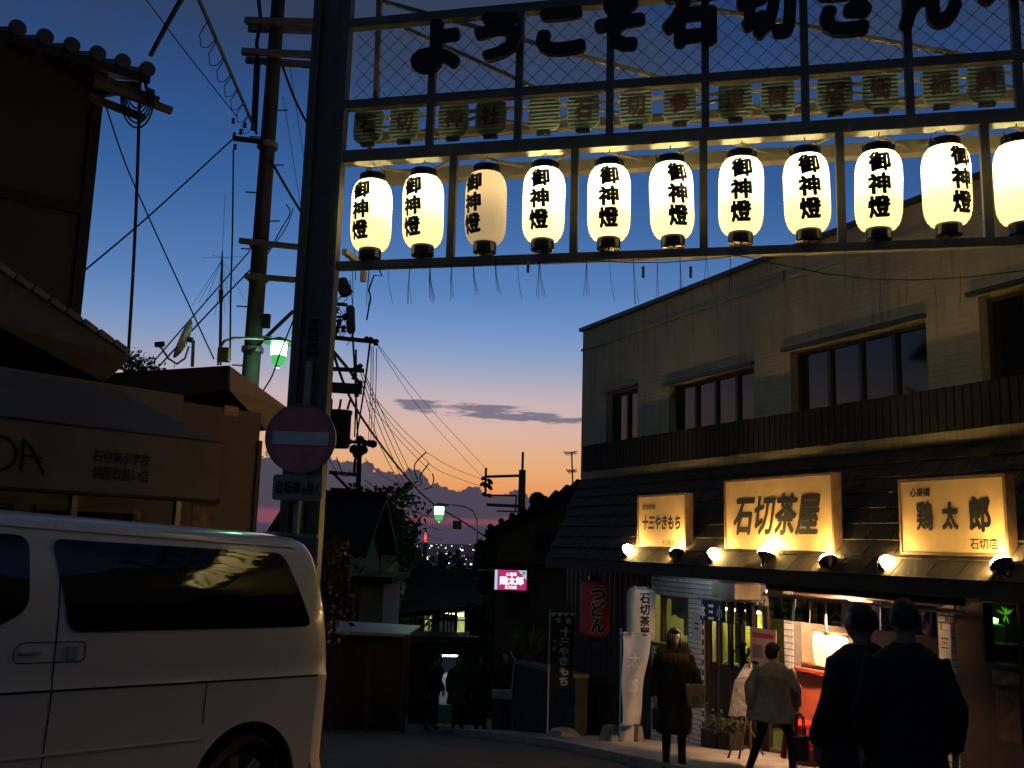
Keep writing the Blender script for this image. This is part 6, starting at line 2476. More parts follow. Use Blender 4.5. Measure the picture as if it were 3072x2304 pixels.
cable([(850, 290, 14.4), (905, 640, 16.0)], 0.005, 'hair thin cable right of the near pole')
cable([(870, 200, 14.4), (925, 560, 16.0)], 0.005, 'hair thin cable close to the gate column top')
cable([(805, 760, 14.2), (842, 690, 14.6), (870, 640, 15.0), (858, 612, 15)], 0.010, 'tangled lead hanging between pole and gate column')
cable([(815, 745, 14.2), (860, 680, 14.6), (880, 625, 15.0)], 0.008, 'second tangled lead between pole and gate column')
cable([(750, 1060, 14.0), (800, 1010, 14.3), (878, 935, 15.0)], 0.032, 'stay bar slanting from the near pole to the gate column')
cable([(740, 1240, 12.5), (810, 1140, 12.8), (840, 1060, 13.0), (880, 960, 13.4)], 0.011, 'cable falling past the green lamp to the low house')
# coil of spare cable under the eave corner
coil = thing('cable_coil', 'coil of spare cable looped under the tall house eave', 'cable', pt(410, 300, 10.7))
for k in range(5):
    w_, h_ = 30 + k * 5, 70 + k * 14
    q = MB()
    ps = []
    for i in range(13):
        a_ = math.pi * i / 12
        ps.append(pt(412 - (w_) * math.cos(a_), 262 + k * 2 + h_ * 1.0 * math.sin(a_) ** 0.8 * 0.9, 10.7 + 0.02 * k))
    q.tube(ps, 0.011, 5)
    q.build('loop', M_WIRE, coil)
cable([(436, 225, 10.7), (438, 260, 10.7), (450, 300, 10.7)], 0.022, 'short thick lead dropping into the cable coil')
# bundle running down the street
cable([(985, 1010, 22), (1062, 1215, 25), (1200, 1408, 32), (1292, 1505, 38), (1400, 1572, 44), (1470, 1620, 48)], 0.035, 'thickest black cable sweeping down the street')
for i, (x0, y0, x1, y1, xm, ym) in enumerate(((1080, 1112, 1222, 1470, 1150, 1310), (1090, 1120, 1238, 1468, 1165, 1310), (1098, 1130, 1252, 1462, 1178, 1305), (1086, 1150, 1215, 1478, 1140, 1335))):
    cable([(x0, y0, 24), (xm, ym, 30), (x1, y1, 38)], 0.012, '%s of the four thin parallel street cables, counted from the left' % ('second', 'third', 'rightmost', 'leftmost')[i], 'four parallel street cables')
for i, (x0, y0, x1, y1, xm, ym) in enumerate(((1128, 1030, 1455, 1440, 1275, 1245), (1132, 1032, 1460, 1408, 1290, 1225))):
    cable([(x0, y0, 24), (xm, ym, 32), (x1, y1, 42)], 0.008, ('lower' if i == 0 else 'upper') + ' faint power line crossing the peach sky to the slim pole')
for i, (p0, p1, p2) in enumerate((((1274, 1353, 30), (1355, 1402, 36), (1448, 1438, 42)), ((1282, 1386, 30), (1330, 1418, 36), (1446, 1460, 42)), ((1130, 1200, 26), (1200, 1280, 28), (1276, 1352, 30)), ((1110, 1180, 26), (1190, 1290, 28), (1284, 1386, 30)), ((1100, 1200, 26), (1190, 1310, 28), (1292, 1415, 30)))):
    cable([p0, p1, p2], 0.009, '%s sagging line of the power cables over the street' % ('first', 'second', 'third', 'fourth', 'fifth')[i])
for i, pth in enumerate((((1280, 1356), (1262, 1372), (1244, 1395), (1246, 1420), (1254, 1442), (1240, 1450)), ((1287, 1390), (1270, 1412), (1260, 1430), (1264, 1448), (1256, 1458)), ((1297, 1420), (1301, 1440), (1292, 1462), (1270, 1468)))):
    cable([(x, y, 31) for x, y in pth], 0.022, 'curled jumper lead over the street, %s' % ('topmost', 'middle', 'lowest')[i])
# wires to the left from pole 3
for i, (p0, p1) in enumerate((((985, 1372, 30), (1060, 1418, 40)), ((1095, 1375, 40), (1225, 1450, 55)), ((1095, 1440, 40), (1340, 1560, 62)), ((1095, 1455, 40), (1330, 1590, 62)), ((1100, 1475, 40), (1330, 1620, 62)), ((1010, 1372, 36), (1052, 1412, 40)))):
    a, b_ = pt(*p0), pt(*p1)
    q = MB()
    q.tube(sag(a, b_, 0.35), 0.014 if i < 2 else 0.02, 5)
    tag(q.build('cable', M_WIRE), '%s of the low cables strung from the distant double pole' % ('first', 'second', 'third', 'fourth', 'fifth', 'sixth')[i], 'cable', 'overhead cables')
for i, (x0, y0, x1, y1) in enumerate(((1068, 1050, 1064, 1310), (1110, 1030, 1070, 1310), (1058, 1000, 1078, 1450), (1114, 1040, 1105, 1322), (1120, 1040, 1112, 1325), (1130, 1045, 1120, 1328), (1050, 840, 1062, 1000), (1062, 745, 1066, 840), (1056, 800, 1058, 925))):
    cable([(x0, y0, 25), ((x0 + x1) / 2 + 2, (y0 + y1) / 2, 30), (x1, y1, 38 if y1 > 1200 else 25)], 0.012 if i > 2 else 0.03, '%s upright line in the cable tangle right of the gate column' % ('first', 'second', 'third', 'fourth', 'fifth', 'sixth', 'seventh', 'eighth', 'ninth')[i])
# cable splice blocks over the street
for i, (x0, y0, x1, y1) in enumerate(((1182, 1478, 1240, 1462), (1196, 1496, 1250, 1488), (1212, 1455, 1240, 1452))):
    q = MB()
    a, b_ = pt(x0, y0, 33), pt(x1, y1, 33)
    q.tube([a, a.lerp(b_, .3), a.lerp(b_, .7), b_], [0.03, 0.09, 0.09, 0.03], 8)
    tag(q.build('cable_splice', M_WIRE, smooth=True), '%s black splice hung in the street cables' % ('upper', 'largest', 'smallest')[i], 'splice')

# ================================================================ street lamps down the hill
hd = pt(1318, 1520, 32)
street_lamp('green glowing street lamp over the middle of the street', pt(1432, 1640, 32.5), [pt(1432, 1640, 32.5), pt(1430, 1560, 32.5), pt(1418, 1532, 32.4), pt(1395, 1520, 32.3), pt(1340, 1514, 32.1), (hd.x, hd.y, hd.z + .1)], hd, 1.28, 28)
q = MB()
a, b_ = pt(1360, 1562, 31), pt(1385, 1588, 31)
q.box(a.x, b_.x, 30.7, 31.0, b_.z, a.z)
tag(q.build('signal_box', mat('green_box', (0.10, 0.40, 0.06), 0.5), bevel=0.02), 'green lit box hung under the middle street lamp', 'box')
hd = pt(1252, 1785, 40)
street_lamp('smallest street lamp low over the dark lane', pt(1193, 1900, 40), [pt(1193, 1790, 40), pt(1203, 1783, 40), pt(1240, 1783, 40), (hd.x, hd.y, hd.z + .1)], hd, 1.25, 28,
            [Vector((pt(1190, 1890, 40).x, 40, ground_z(40))), pt(1190, 1850, 40), pt(1193, 1790, 40)])

# ================================================================ dark houses down the left side of the lane
def gable_house(label, Y0, Y1_, px0, px1, py_eave, py_ridge, wallc, roofc, overhang=0.4, windows=0, name='house'):
    """house with its ridge across the view; eave and ridge heights read at the near wall"""
    a, b_ = pt(px0, py_eave, Y0), pt(px1, py_eave, Y0)
    ze = a.z
    zr2 = pt((px0 + px1) / 2, py_ridge, (Y0 + Y1_) / 2).z
    t = thing(name, label, 'house', ((a.x + b_.x) / 2, Y0, ground_z(Y0)))
    x0, x1 = a.x, b_.x
    gz_ = ground_z(Y1_) - 1.0
    q = MB()
    q.box(x0, x1, Y0, Y1_, gz_, ze)
    ym = (Y0 + Y1_) / 2
    q.add([(x0, Y0, ze), (x0, Y1_, ze), (x0, ym, zr2 - .05)], [(0, 1, 2)])
    q.add([(x1, Y0, ze), (x1, Y1_, ze), (x1, ym, zr2 - .05)], [(0, 1, 2)])
    q.build('wall', wallc, t, recalc=False)
    o_ = overhang
    s_ = (zr2 - ze) / (ym - Y0)
    q = MB()
    for ya, sg_ in ((Y0 - o_, 1), (Y1_ + o_, -1)):
        zl = ze - o_ * s_
        q.hexa([Vector((x0 - o_, ya, zl)), Vector((x1 + o_, ya, zl)), Vector((x1 + o_, ym, zr2)), Vector((x0 - o_, ym, zr2)),
                Vector((x0 - o_, ya, zl + .14)), Vector((x1 + o_, ya, zl + .14)), Vector((x1 + o_, ym, zr2 + .14)), Vector((x0 - o_, ym, zr2 + .14))])
    ro = q.build('roof', roofc, t)
    q = MB()
    q.tube([(x0 - o_, ym, zr2 + .16), (x1 + o_, ym, zr2 + .16)], 0.13, 8)
    q.build('ridge', roofc, ro)
    n = int((x1 - x0 + 2 * o_) / 0.45)
    for i in range(n):
        x = x0 - o_ + 0.2 + i * 0.45
        q = MB()
        q.tube([(x, Y0 - o_ - .02, ze - o_ * s_ + .15), (x, ym - .1, zr2 + .14)], 0.055, 6)
        q.build('tile_row', roofc, ro)
    for i in range(windows):
        w_ = (x1 - x0) / (windows + 0.5)
        xa = x0 + 0.3 + i * w_
        q = MB()
        zz = ze - 1.9
        q.box(xa, xa + w_ * 0.6, Y0 - 0.03, Y0 - 0.002, zz, zz + 1.1)
        wo = q.build('window', M_FRAME, t)
        q = MB()
        q.box(xa + .06, xa + w_ * 0.6 - .06, Y0 - 0.04, Y0 - 0.031, zz + .06, zz + 1.04)
        q.build('pane', M_WGLASS, wo)
    return t


M_DWALL = mat('dark_house_wall', (0.030, 0.027, 0.024), 0.95, var=0.2)
M_DROOF = mat('black_roof_tile', (0.013, 0.013, 0.014), 0.95, var=0.3, spec=0.15)
gable_house('nearest dark roofed house behind the gate column', 25.0, 31.0, 840, 1050, 1640, 1500, M_DWALL, M_DROOF, 0.5, 2)
gable_house('dark house with ridge under the distant double pole', 33.0, 39.0, 980, 1145, 1640, 1550, M_DWALL, M_DROOF, 0.4, 2)
gable_house('lower dark house further down the left of the lane', 44.0, 50.0, 1080, 1215, 1740, 1660, M_DWALL, M_DROOF, 0.4, 2)
gable_house('small dark house at the bottom of the lane under the city lights', 56.0, 64.0, 1235, 1400, 1875, 1838, M_DWALL, M_DROOF, 0.4, 2)
gable_house('dark house closing the lane on the right below the lamp', 48.0, 54.0, 1440, 1560, 1720, 1650, M_DWALL, M_DROOF, 0.4, 1)


def tree(label, base, H, R, crown_pts, n, leafc, seed, leaf=0.14):
    rp = random.Random(seed)
    t = thing('tree', label, 'tree', base)
    bx = Vector(base)
    q = MB()
    q.tube([bx, bx + Vector((0.05, 0, H * .4)), bx + Vector((0, 0, H * .8))], [R * .09, R * .06, R * .02], 8)
    for k in range(9):
        a = rp.uniform(0, 6.28)
        z0 = H * rp.uniform(.3, .7)
        q.tube([bx + Vector((0, 0, z0)), bx + Vector((math.cos(a) * R * .4, math.sin(a) * R * .4, z0 + R * .35)), bx + Vector((math.cos(a) * R * .8, math.sin(a) * R * .8, z0 + R * .6))], [R * .03, R * .02, R * .008], 5)
    q.build('trunk', M_DARKWOOD, t)
    q = MB()
    clumps = [(bx + Vector((rp.gauss(0, R * .42), rp.gauss(0, R * .42), H * rp.uniform(.38, .98))), R * rp.uniform(.22, .42)) for _ in range(crown_pts)]
    for k in range(n):
        c_, r_ = rp.choice(clumps)
        d = Vector((rp.gauss(0, 1), rp.gauss(0, 1), rp.gauss(0, 1))).normalized() * r_ * rp.uniform(.5, 1.0)
        p = c_ + d
        d0 = Vector((rp.gauss(0, 1), rp.gauss(0, 1), rp.gauss(0, 1))).normalized() * leaf
        d1 = d0.cross(Vector((rp.gauss(0, 1), rp.gauss(0, 1), rp.gauss(0, 1)))).normalized() * leaf * .45
        q.add([p - d0, p + d1, p + d0, p - d1], [(0, 1, 2, 3)])
    q.build('crown', leafc, t, recalc=False)
    return t


M_TLEAF = mat('evergreen_leaf', (0.030, 0.045, 0.018), 0.7, var=0.4)
b_ = pt(1150, 1600, 36)
tree('dark evergreen tree between the roofs right of the gate column', (b_.x, 36, ground_z(36)), b_.z + 1.6 - ground_z(36), 2.0, 26, 4200, M_TLEAF, 3)
b_ = pt(1095, 1600, 40.5)
tree('rounded dark tree under the distant double pole', (b_.x, 40.5, ground_z(40.5)), pt(1095, 1490, 40.5).z - ground_z(40.5), 2.6, 26, 4000, M_TLEAF, 4)
b_ = pt(1468, 1690, 30)
tree('dark conifer beside the right hand house below the green lamp', (b_.x, 30, ground_z(30)), pt(1468, 1590, 30).z - ground_z(30), 0.62, 22, 3000, M_TLEAF, 5, 0.12)
b_ = pt(1205, 1660, 50)
tree('low dark tree on the slope above the city lights', (b_.x, 50, ground_z(50)), pt(1215, 1612, 50).z - ground_z(50), 2.6, 22, 3200, M_TLEAF, 6, 0.18)
# yellowing shrub beside the van's tail
b_ = pt(985, 1690, 9.6)
sh_ = thing('shrub', 'shrub with yellowing leaves beyond the tail of the van', 'shrub', (b_.x, 9.6, ground_z(9.6)))
q = MB()
rp = random.Random(8)
for k in range(420):
    p = Vector((b_.x + rp.gauss(0, .13), 9.6 + rp.gauss(0, .12), b_.z + rp.uniform(-.75, .28) + rp.gauss(0, .05)))
    d0 = Vector((rp.gauss(0, 1), rp.gauss(0, 1), rp.gauss(0, 1))).normalized() * 0.05
    d1 = d0.cross(Vector((rp.gauss(0, 1), rp.gauss(0, 1), rp.gauss(0, 1)))).normalized() * 0.022
    q.add([p - d0, p + d1, p + d0, p - d1], [(0, 1, 2, 3)])
q.build('leaves', mat('yellowing_leaf', (0.22, 0.12, 0.03), 0.6, var=0.5, vscale=12, col2=(0.03, 0.04, 0.015)), sh_, recalc=False)
q = MB()
for k in range(6):
    q.tube([(b_.x, 9.6, ground_z(9.6)), (b_.x + rp.gauss(0, .05), 9.6, b_.z - .5), (b_.x + rp.gauss(0, .12), 9.6 + rp.gauss(0, .1), b_.z + .15)], 0.009, 5)
q.build('stem', M_DARKWOOD, sh_)

# ================================================================ shed row on the left of the lane
shed = thing('lane_shed', 'low shed with a pale sheet roof on the left of the lane', 'shed', (pt(1130, 1890, 21).x, 21, ground_z(21)))
a, b_, c_, d_ = pt(960, 1868, 19), pt(1262, 1885, 23.0), pt(1225, 1912, 20.0), pt(960, 1900, 17.6)
q = MB()
up_ = Vector((0, 0, 0.06))
q.hexa([d_, c_, b_, a, d_ + up_, c_ + up_, b_ + up_, a + up_])
q.build('sheet_roof', mat('pale_roof_sheet', (0.22, 0.23, 0.22), 0.5, var=0.2), shed)
q = MB()
zf = ground_z(22) - 0.6
q.box(pt(960, 1900, 21.5).x, pt(1215, 1900, 21.5).x, 21.3, 21.5, zf, pt(1100, 1880, 21.5).z)
q.build('front_wall', mat('red_brown_boards', (0.035, 0.017, 0.013), 0.8, var=0.3), shed)
for px_ in (1000, 1110, 1222):
    p = pt(px_, 1905, 19.6)
    q = MB()
    q.bar((p.x, 19.6, ground_z(19.6)), (p.x, 19.6, p.z), 0.08)
    q.build('post', M_DARKWOOD, shed)
wl = thing('plaster_wall_house', 'house wall of pale plaster tinted by green light above the shed roof', 'house', (pt(1110, 1850, 27).x, 27, ground_z(27)))
a, b_ = pt(1040, 1745, 26.0), pt(1152, 1745, 26.0)
q = MB()
q.box(a.x, b_.x, 26.0, 30.0, ground_z(28) - 1, a.z)
q.build('wall', mat('green_lit_plaster', (0.30, 0.30, 0.22), 0.9, var=0.15), wl)  # green lamp light put into the plaster colour
q = MB()
q.box(a.x - .3, b_.x + .25, 25.6, 30.2, a.z, a.z + .16)
q.build('flat_roof', M_DROOF, wl)
q = MB()
q.tube([(pt(1075, 1800, 25.95).x, 25.95, ground_z(26)), (pt(1075, 1760, 25.95).x, 25.95, a.z)], 0.04, 8)
q.build('drain_pipe', M_DARKWOOD, wl)

# lit shop further down: a glazed front with posts, glowing inside
ls = thing('lit_shop', 'shop glowing behind wooden posts at the bend of the lane', 'shop', (pt(1320, 1930, 33).x, 33, ground_z(33)))
x0, x1 = pt(1245, 1900, 33).x, pt(1400, 1900, 33).x
zt_, zb_ = pt(1320, 1842, 33).z, pt(1320, 1945, 33).z
q = MB()
q.box(x0, x1, 36.0, 36.2, zb_ - 1.0, zt_)
q.build('back_wall', mat('lit_cream_wall', (0.55, 0.52, 0.34), 0.8, var=0.3, vscale=3), ls)
q = MB()
q.box(x0 - .1, x1 + .1, 33.0, 36.2, zb_ - 1.2, zb_ - 0.002)
q.build('base', M_DWALL, ls)
q = MB()
q.hexa([Vector((x0 - .5, 32.0, zt_ - .1)), Vector((x1 + .5, 32.0, zt_ + .25)), Vector((x1 + .5, 36.5, zt_ + 1.2)), Vector((x0 - .5, 36.5, zt_ + 1.2)),
        Vector((x0 - .5, 32.0, zt_ + .05)), Vector((x1 + .5, 32.0, zt_ + .4)), Vector((x1 + .5, 36.5, zt_ + 1.4)), Vector((x0 - .5, 36.5, zt_ + 1.4))])
q.build('roof', M_DROOF, ls)
for px_, w_ in ((1247, .06), (1270, .07), (1284, .03), (1304, .24), (1316, .04), (1330, .06), (1342, .04), (1352, .05), (1366, .10), (1398, .12)):
    x = pt(px_, 1900, 33).x
    q = MB()
    q.box(x - w_ / 2, x + w_ / 2, 33.0, 33.1, zb_, zt_ + 0.3)
    q.build('post', M_DARKWOOD, ls)
for zz in (zt_ - .18, zb_ + .35):
    q = MB()
    q.box(x0, x1, 32.96, 33.0, zz - .02, zz + .02)
    q.build('rail', M_DARKWOOD, ls)
q = MB()
q.box(x1 - .95, x1 - .35, 33.3, 33.4, zb_ + .2, zb_ + 1.1)
q.build('poster_board', mat('pale_board', (0.5, 0.5, 0.48), 0.7, var=0.4, vscale=6), ls)
q = MB()
q.tube([(x0 + .2, 34.6, zt_ - .12), (x1 - .2, 34.6, zt_ - .12)], 0.03, 6)
q.build('tube_lamp', mat_emit('shop_tube', (0.85, 0.95, 0.45), 110), ls)

# small lit doorway behind the group of people
ld = thing('lit_doorway', 'brightly lit doorway behind the group of people in the lane', 'doorway', (pt(1345, 2100, 30).x, 30, ground_z(30)))
dx0, dx1 = pt(1318, 2050, 30).x, pt(1372, 2050, 30).x
dzt, dzb = pt(1345, 1965, 30).z, ground_z(30)
q = MB()
q.box(dx0 - .9, dx0, 30, 30.2, dzb - .5, dzt + .4)
q.box(dx1, dx1 + .9, 30, 30.2, dzb - .5, dzt + .4)
q.box(dx0, dx1, 30, 30.2, dzt, dzt + .4)
q.build('frame_wall', M_DWALL, ld)
q = MB()
q.box(dx0 - .2, dx1 + .2, 31.2, 31.3, dzb - .5, dzt)
q.build('inner_wall', mat('doorway_white', (0.55, 0.6, 0.62), 0.7), ld)
q = MB()
q.box(dx0, dx1 - .05, 30.05, 30.1, dzb, dzb + 0.55)
q.build('green_panel', mat('mint_panel', (0.10, 0.40, 0.26), 0.5), ld)
q = MB()
q.box(dx0 + .25, dx0 + .29, 30.1, 30.14, dzb, dzt)
q.build('door_edge', mat('brass_edge', (0.5, 0.38, 0.16), 0.4), ld)
q = MB()
q.box(dx0 + .05, dx1 - .05, 30.3, 30.5, dzt - .08, dzt - .03)
q.build('tube_lamp', mat_emit('door_tube', (0.75, 0.95, 1.0), 22), ld)
q = MB()
q.add([(dx0 - .1, 29.9, dzt - .05), (dx1 + .1, 29.9, dzt - .02), (dx1 - .1, 29.6, dzt - .45), (dx0 + .05, 29.6, dzt - .5)], [(0, 1, 2, 3)])
q.build('awning_cloth', mat('white_awning', (0.6, 0.62, 0.66), 0.7), ld, recalc=False)
q = MB()
q.box(dx0 - .95, dx1 + .95, 30.22, 32.0, dzt + .38, dzt + .5)
q.build('roof', M_DROOF, ld)

# ================================================================ house beyond the restaurant, on the right of the lane
hr = thing('corner_house', 'dark gabled house touching the far corner of the restaurant', 'house', (pt(1640, 1800, 22).x, 22, ground_z(22)))
Yh = 21.0
xa, xb = pt(1490, 1700, Yh).x, pt(1790, 1700, Yh).x
ze_ = pt(1520, 1580, Yh).z
zr3 = pt(1755, 1436, Yh).z
q = MB()
q.prism([(xa, ground_z(Yh) - 1), (xb, ground_z(Yh) - 1), (xb, zr3 - .05), (xa, ze_ - .02)], Yh, Yh + 4.0)
q.build('wall', mat('corner_house_wall', (0.075, 0.065, 0.05), 0.85, var=0.25, vscale=2), hr)
q = MB()
sl0 = pt(1470, 1602, Yh - .3)
q.prism([(sl0.x, sl0.z - .04), (xb + .1, zr3 - .04), (xb + .1, zr3 + .16), (sl0.x, sl0.z + .12)], Yh - 0.35, Yh + 4.3)
rfo = q.build('roof', M_DROOF, hr)
nrow = 10
for i in range(nrow):
    t0 = i / nrow
    x = sl0.x + (xb - sl0.x) * t0
    z = sl0.z + (zr3 - sl0.z) * t0
    q = MB()
    q.tube([(x, Yh - .38, z + .15), (x, Yh + 4.3, z + .15)], 0.07, 6)
    q.build('tile_row', M_DROOF, rfo)
q = MB()
oA = pt(1640, 1540, Yh - .4)
q.lathe([(0.0, -.1), (0.16, -.06), (0.18, .06), (0.0, .1)], 12, c=(pt(1612, 1495, Yh - .4).x, Yh - .4, pt(1612, 1500, Yh - .4).z), axis=(0, 1, 0))
q.build('ridge_end_tile', M_DROOF, rfo)
# ribbed sheet cladding on the lower wall
n = 34
x0, x1 = pt(1592, 1760, Yh - .06).x, xb
z0, z1 = pt(1660, 1850, Yh).z, pt(1660, 1702, Yh).z
for i in range(n):
    q = MB()
    x = x0 + (x1 - x0) * i / n
    q.tube([(x, Yh - .03, z0), (x, Yh - .03, z1)], 0.022, 5)
    q.build('sheet_rib', mat('ribbed_sheet_brown', (0.15, 0.125, 0.09), 0.5, var=0.2), hr)
q = MB()
q.box(xa, xb, Yh - .32, Yh - .002, z1 + .02, z1 + .08)
q.build('canopy', M_DROOF, hr)
for i, (px0, py0, px1, py1) in enumerate(((1520, 1790, 1570, 1850), (1600, 1590, 1660, 1660))):
    a, b_ = pt(px0, py0, Yh - .05), pt(px1, py1, Yh - .05)
    q = MB()
    q.box(a.x, b_.x, Yh - .06, Yh - .002, b_.z, a.z)
    wo = q.build('window', M_FRAME, hr)
    q = MB()
    q.box(a.x + .05, b_.x - .05, Yh - .07, Yh - .061, b_.z + .05, a.z - .05)
    q.build('pane', M_WGLASS, wo)
# TV aerials on that roof
for px_, py0, py1, lab in ((1718, 1440, 1350, 'tall television aerial on the corner house roof'),):
    t = thing('tv_aerial', lab, 'aerial', pt(px_, py0, 23))
    q = MB()
    q.tube([pt(px_, py0 + 10, 23), pt(px_ - 3, py1 + 8, 23)], 0.018, 6)
    q.build('mast', M_WIRE, t)
    for yy, xs_ in ((py1 + 8, (-24, 14)), (py1 + 62, (-16, 12))):
        q = MB()
        q.tube([pt(px_ + xs_[0], yy + 2, 23.2), pt(px_ + xs_[1], yy - 4, 22.8)], 0.012, 5)
        q.build('boom', M_WIRE, t)
        for k in range(6):
            xx = px_ + xs_[0] + (xs_[1] - xs_[0]) * (k + .3) / 6
            q = MB()
            q.tube([pt(xx - 5, yy - 5 + k, 22.9), pt(xx + 5, yy + 9 - k, 23.1)], 0.009, 4)
            q.build('element', M_WIRE, t)

# pink lit box sign
ps_ = thing('light_box_sign', 'bright pink light box sign with white characters', 'sign', pt(1532, 1740, 20.4))
PSF = Frame(pt(1532, 1740, 20.4), (1, 0.0, 0), (0, -1, 0))
hw, hh = 48 / FPX * 20.4, 30 / FPX * 20.4
q = MB(PSF)
q.box(-hw, hw, -0.2, 0.0, -hh, hh)
q.build('casing', M_GALV, ps_)
q = MB(PSF)
q.box(-hw + .075, hw - .01, 0.002, 0.012, -hh + .01, hh - .01)
fp_ = q.build('pink_panel', mat_emit('pink_glow', (0.62, 0.035, 0.22), 0.75), ps_)
q = MB(PSF)
q.box(-hw + .008, -hw + .065, 0.002, 0.012, -hh + .01, hh - .01)
q.build('white_strip', mat_emit('strip_glow', (0.55, 0.75, 0.9), 0.8), ps_)
q = MB(PSF)
q.prism([(hw - .19, hh - .012), (hw - .012, hh - .012), (hw - .012, hh - .20)], 0.013, 0.017)
q.build('white_corner', MATS['strip_glow'], ps_)
M_WGLOW = mat_emit('white_glow', (1.0, 0.92, 0.95), 1.4)
text_mb(PSF, '心斎橋', -.10, .12, hh - .13, hh - .055, 0.016, 0.03).build('lettering', M_WGLOW, fp_, recalc=False)
text_mb(PSF, '鶏太郎', -.23, .27, -.10, .075, 0.016, 0.05).build('lettering', M_WGLOW, fp_, recalc=False)
text_mb(PSF, '石切店', -.12, .13, -hh + .03, -hh + .10, 0.016, 0.03).build('lettering', M_WGLOW, fp_, recalc=False)
text_mb(PSF, '2F', hw - .105, hw - .03, hh - .10, hh - .035, 0.019, 0.03).build('lettering', M_INK, fp_, recalc=False)
q = MB(PSF)
q.bar((-hw - .35, -.1, hh - .03), (-hw, -.1, hh - .03), 0.04)
q.bar((hw, -.1, 0), (hw + .2, -.6, 0), 0.04)
q.build('bracket', M_GALV, ps_)

# low wall with handrail and a spiky plant before the corner house
lw = thing('low_wall', 'dark low wall with a pale coping running along the slope', 'wall', (pt(1600, 2050, 18.5).x, 18.5, ground_z(18.5)))
a, b_ = pt(1560, 1990, 20.3), pt(1745, 2036, 17.6)
d = (b_ - a)
nn_ = Vector((d.y, -d.x, 0)).normalized() * 0.12
q = MB()
q.hexa([Vector((p.x, p.y, ground_z(p.y) - .2)) for p in (a - nn_, b_ - nn_, b_ + nn_, a + nn_)] + [a - nn_, b_ - nn_, b_ + nn_, a + nn_])
q.build('wall_body', mat('dark_block_wall', (0.05, 0.05, 0.048), 0.9, var=0.3, vscale=4), lw)
for k in range(5):
    p0, p1 = a.lerp(b_, k / 5 + .004), a.lerp(b_, (k + 1) / 5 - .004)
    q = MB()
    q.hexa([p0 - nn_ * 1.25 + Vector((0, 0, .004)), p1 - nn_ * 1.25 + Vector((0, 0, .004)), p1 + nn_ * 1.25 + Vector((0, 0, .004)), p0 + nn_ * 1.25 + Vector((0, 0, .004)),
            p0 - nn_ * 1.25 + Vector((0, 0, .07)), p1 - nn_ * 1.25 + Vector((0, 0, .07)), p1 + nn_ * 1.25 + Vector((0, 0, .07)), p0 + nn_ * 1.25 + Vector((0, 0, .07))])
    q.build('coping_stone', mat('coping', (0.16, 0.16, 0.15), 0.8), lw)
sp = thing('spiky_plant', 'tall spiky leaved plant in front of the corner house', 'plant', (pt(1580, 2000, 19.8).x, 19.8, ground_z(19.8)))
c_ = pt(1588, 1975, 19.8)
rp = random.Random(14)
q = MB()
for k in range(34):
    a_ = rp.uniform(-1.9, 1.9)
    ln = rp.uniform(.35, .95)
    tip = c_ + Vector((math.sin(a_) * ln * .62 - .06, rp.gauss(0, .25), abs(math.cos(a_ * .6)) * ln))
    mid = c_.lerp(tip, .55) + Vector((0, 0, .10))
    s_ = Vector((0.022, 0.012, 0))
    q.add([c_ - s_, c_ + s_, mid + s_, tip, mid - s_], [(0, 1, 2, 3, 4)])
q.build('leaves', mat('spiky_leaf', (0.12, 0.17, 0.05), 0.5, var=0.3), sp, recalc=False)
q = MB()
q.tube([(c_.x, c_.y, ground_z(19.8)), c_], 0.06, 8)
q.build('stem', M_DARKWOOD, sp)

# ================================================================ the far city on the plain
rp = random.Random(99)
M_FARB = mat('far_building', (0.06, 0.06, 0.075), 0.9, var=0.3, vscale=0.01)
q = MB()
for k in range(900):
    Y = rp.uniform(900, 6500)
    X = rp.uniform(-0.30, 0.25) * Y
    w_, d__, h_ = rp.uniform(10, 34), rp.uniform(10, 30), rp.choice((7, 9, 12, 18, 28, 40)) * rp.uniform(.7, 1.2)
    z = ground_z(Y)
    q.box(X, X + w_, Y, Y + d__, z, z + h_)
tag(q.build('distant_city', M_FARB), 'mass of tiny dark buildings on the plain below the street', 'city', kind='stuff')
cols = [((1.0, 0.92, 0.75), 5), ((0.75, 0.9, 1.0), 5), ((1.0, 0.55, 0.2), 5), ((1.0, 0.12, 0.08), 5), ((0.8, 1.0, 0.8), 4)]
for ci, (c, st) in enumerate(cols):
    q = MB()
    for k in range((56, 30, 16, 6, 12)[ci]):
        Y = 1000 * 14 ** rp.random()
        X = rp.uniform(-0.125, -0.02) * Y
        s_ = rp.uniform(0.3, 1.0) * Y / 2000
        z = ground_z(Y) + rp.uniform(8, 42) + 0.003 * Y * rp.random()
        if rp.random() < 0.10:
            s_ *= 1.8
        q.box(X - s_, X + s_, Y, Y + s_, z - s_ * .7, z + s_ * .7)
    tag(q.build('city_lights', mat_emit('city_light_%d' % ci, c, st)), 'scatter of %s points of light over the distant city' % ('warm white', 'cold white', 'orange', 'red', 'greenish')[ci], 'lights', kind='stuff')
tw = pt(1276, 1618, 3500)
tower = thing('city_tower', 'thin far tower lit red on the horizon of the city', 'tower', (tw.x, 3500, ground_z(3500)))
z0 = pt(1276, 1626, 3500).z
z1 = pt(1276, 1592, 3500).z
q = MB()
q.tube([(tw.x, 3500, ground_z(3500)), (tw.x, 3500, z0)], [9, 6], 8)
q.build('shaft', M_FARB, tower)
q = MB()
q.tube([(tw.x, 3500, z0), (tw.x, 3500, z0 + (z1 - z0) * .6), (tw.x, 3500, z1)], [5, 4, 1.2], 8)
q.build('lit_top', mat_emit('tower_red', (1.0, 0.10, 0.10), 1.6), tower)

# ================================================================ people
from mathutils import noise as _noise


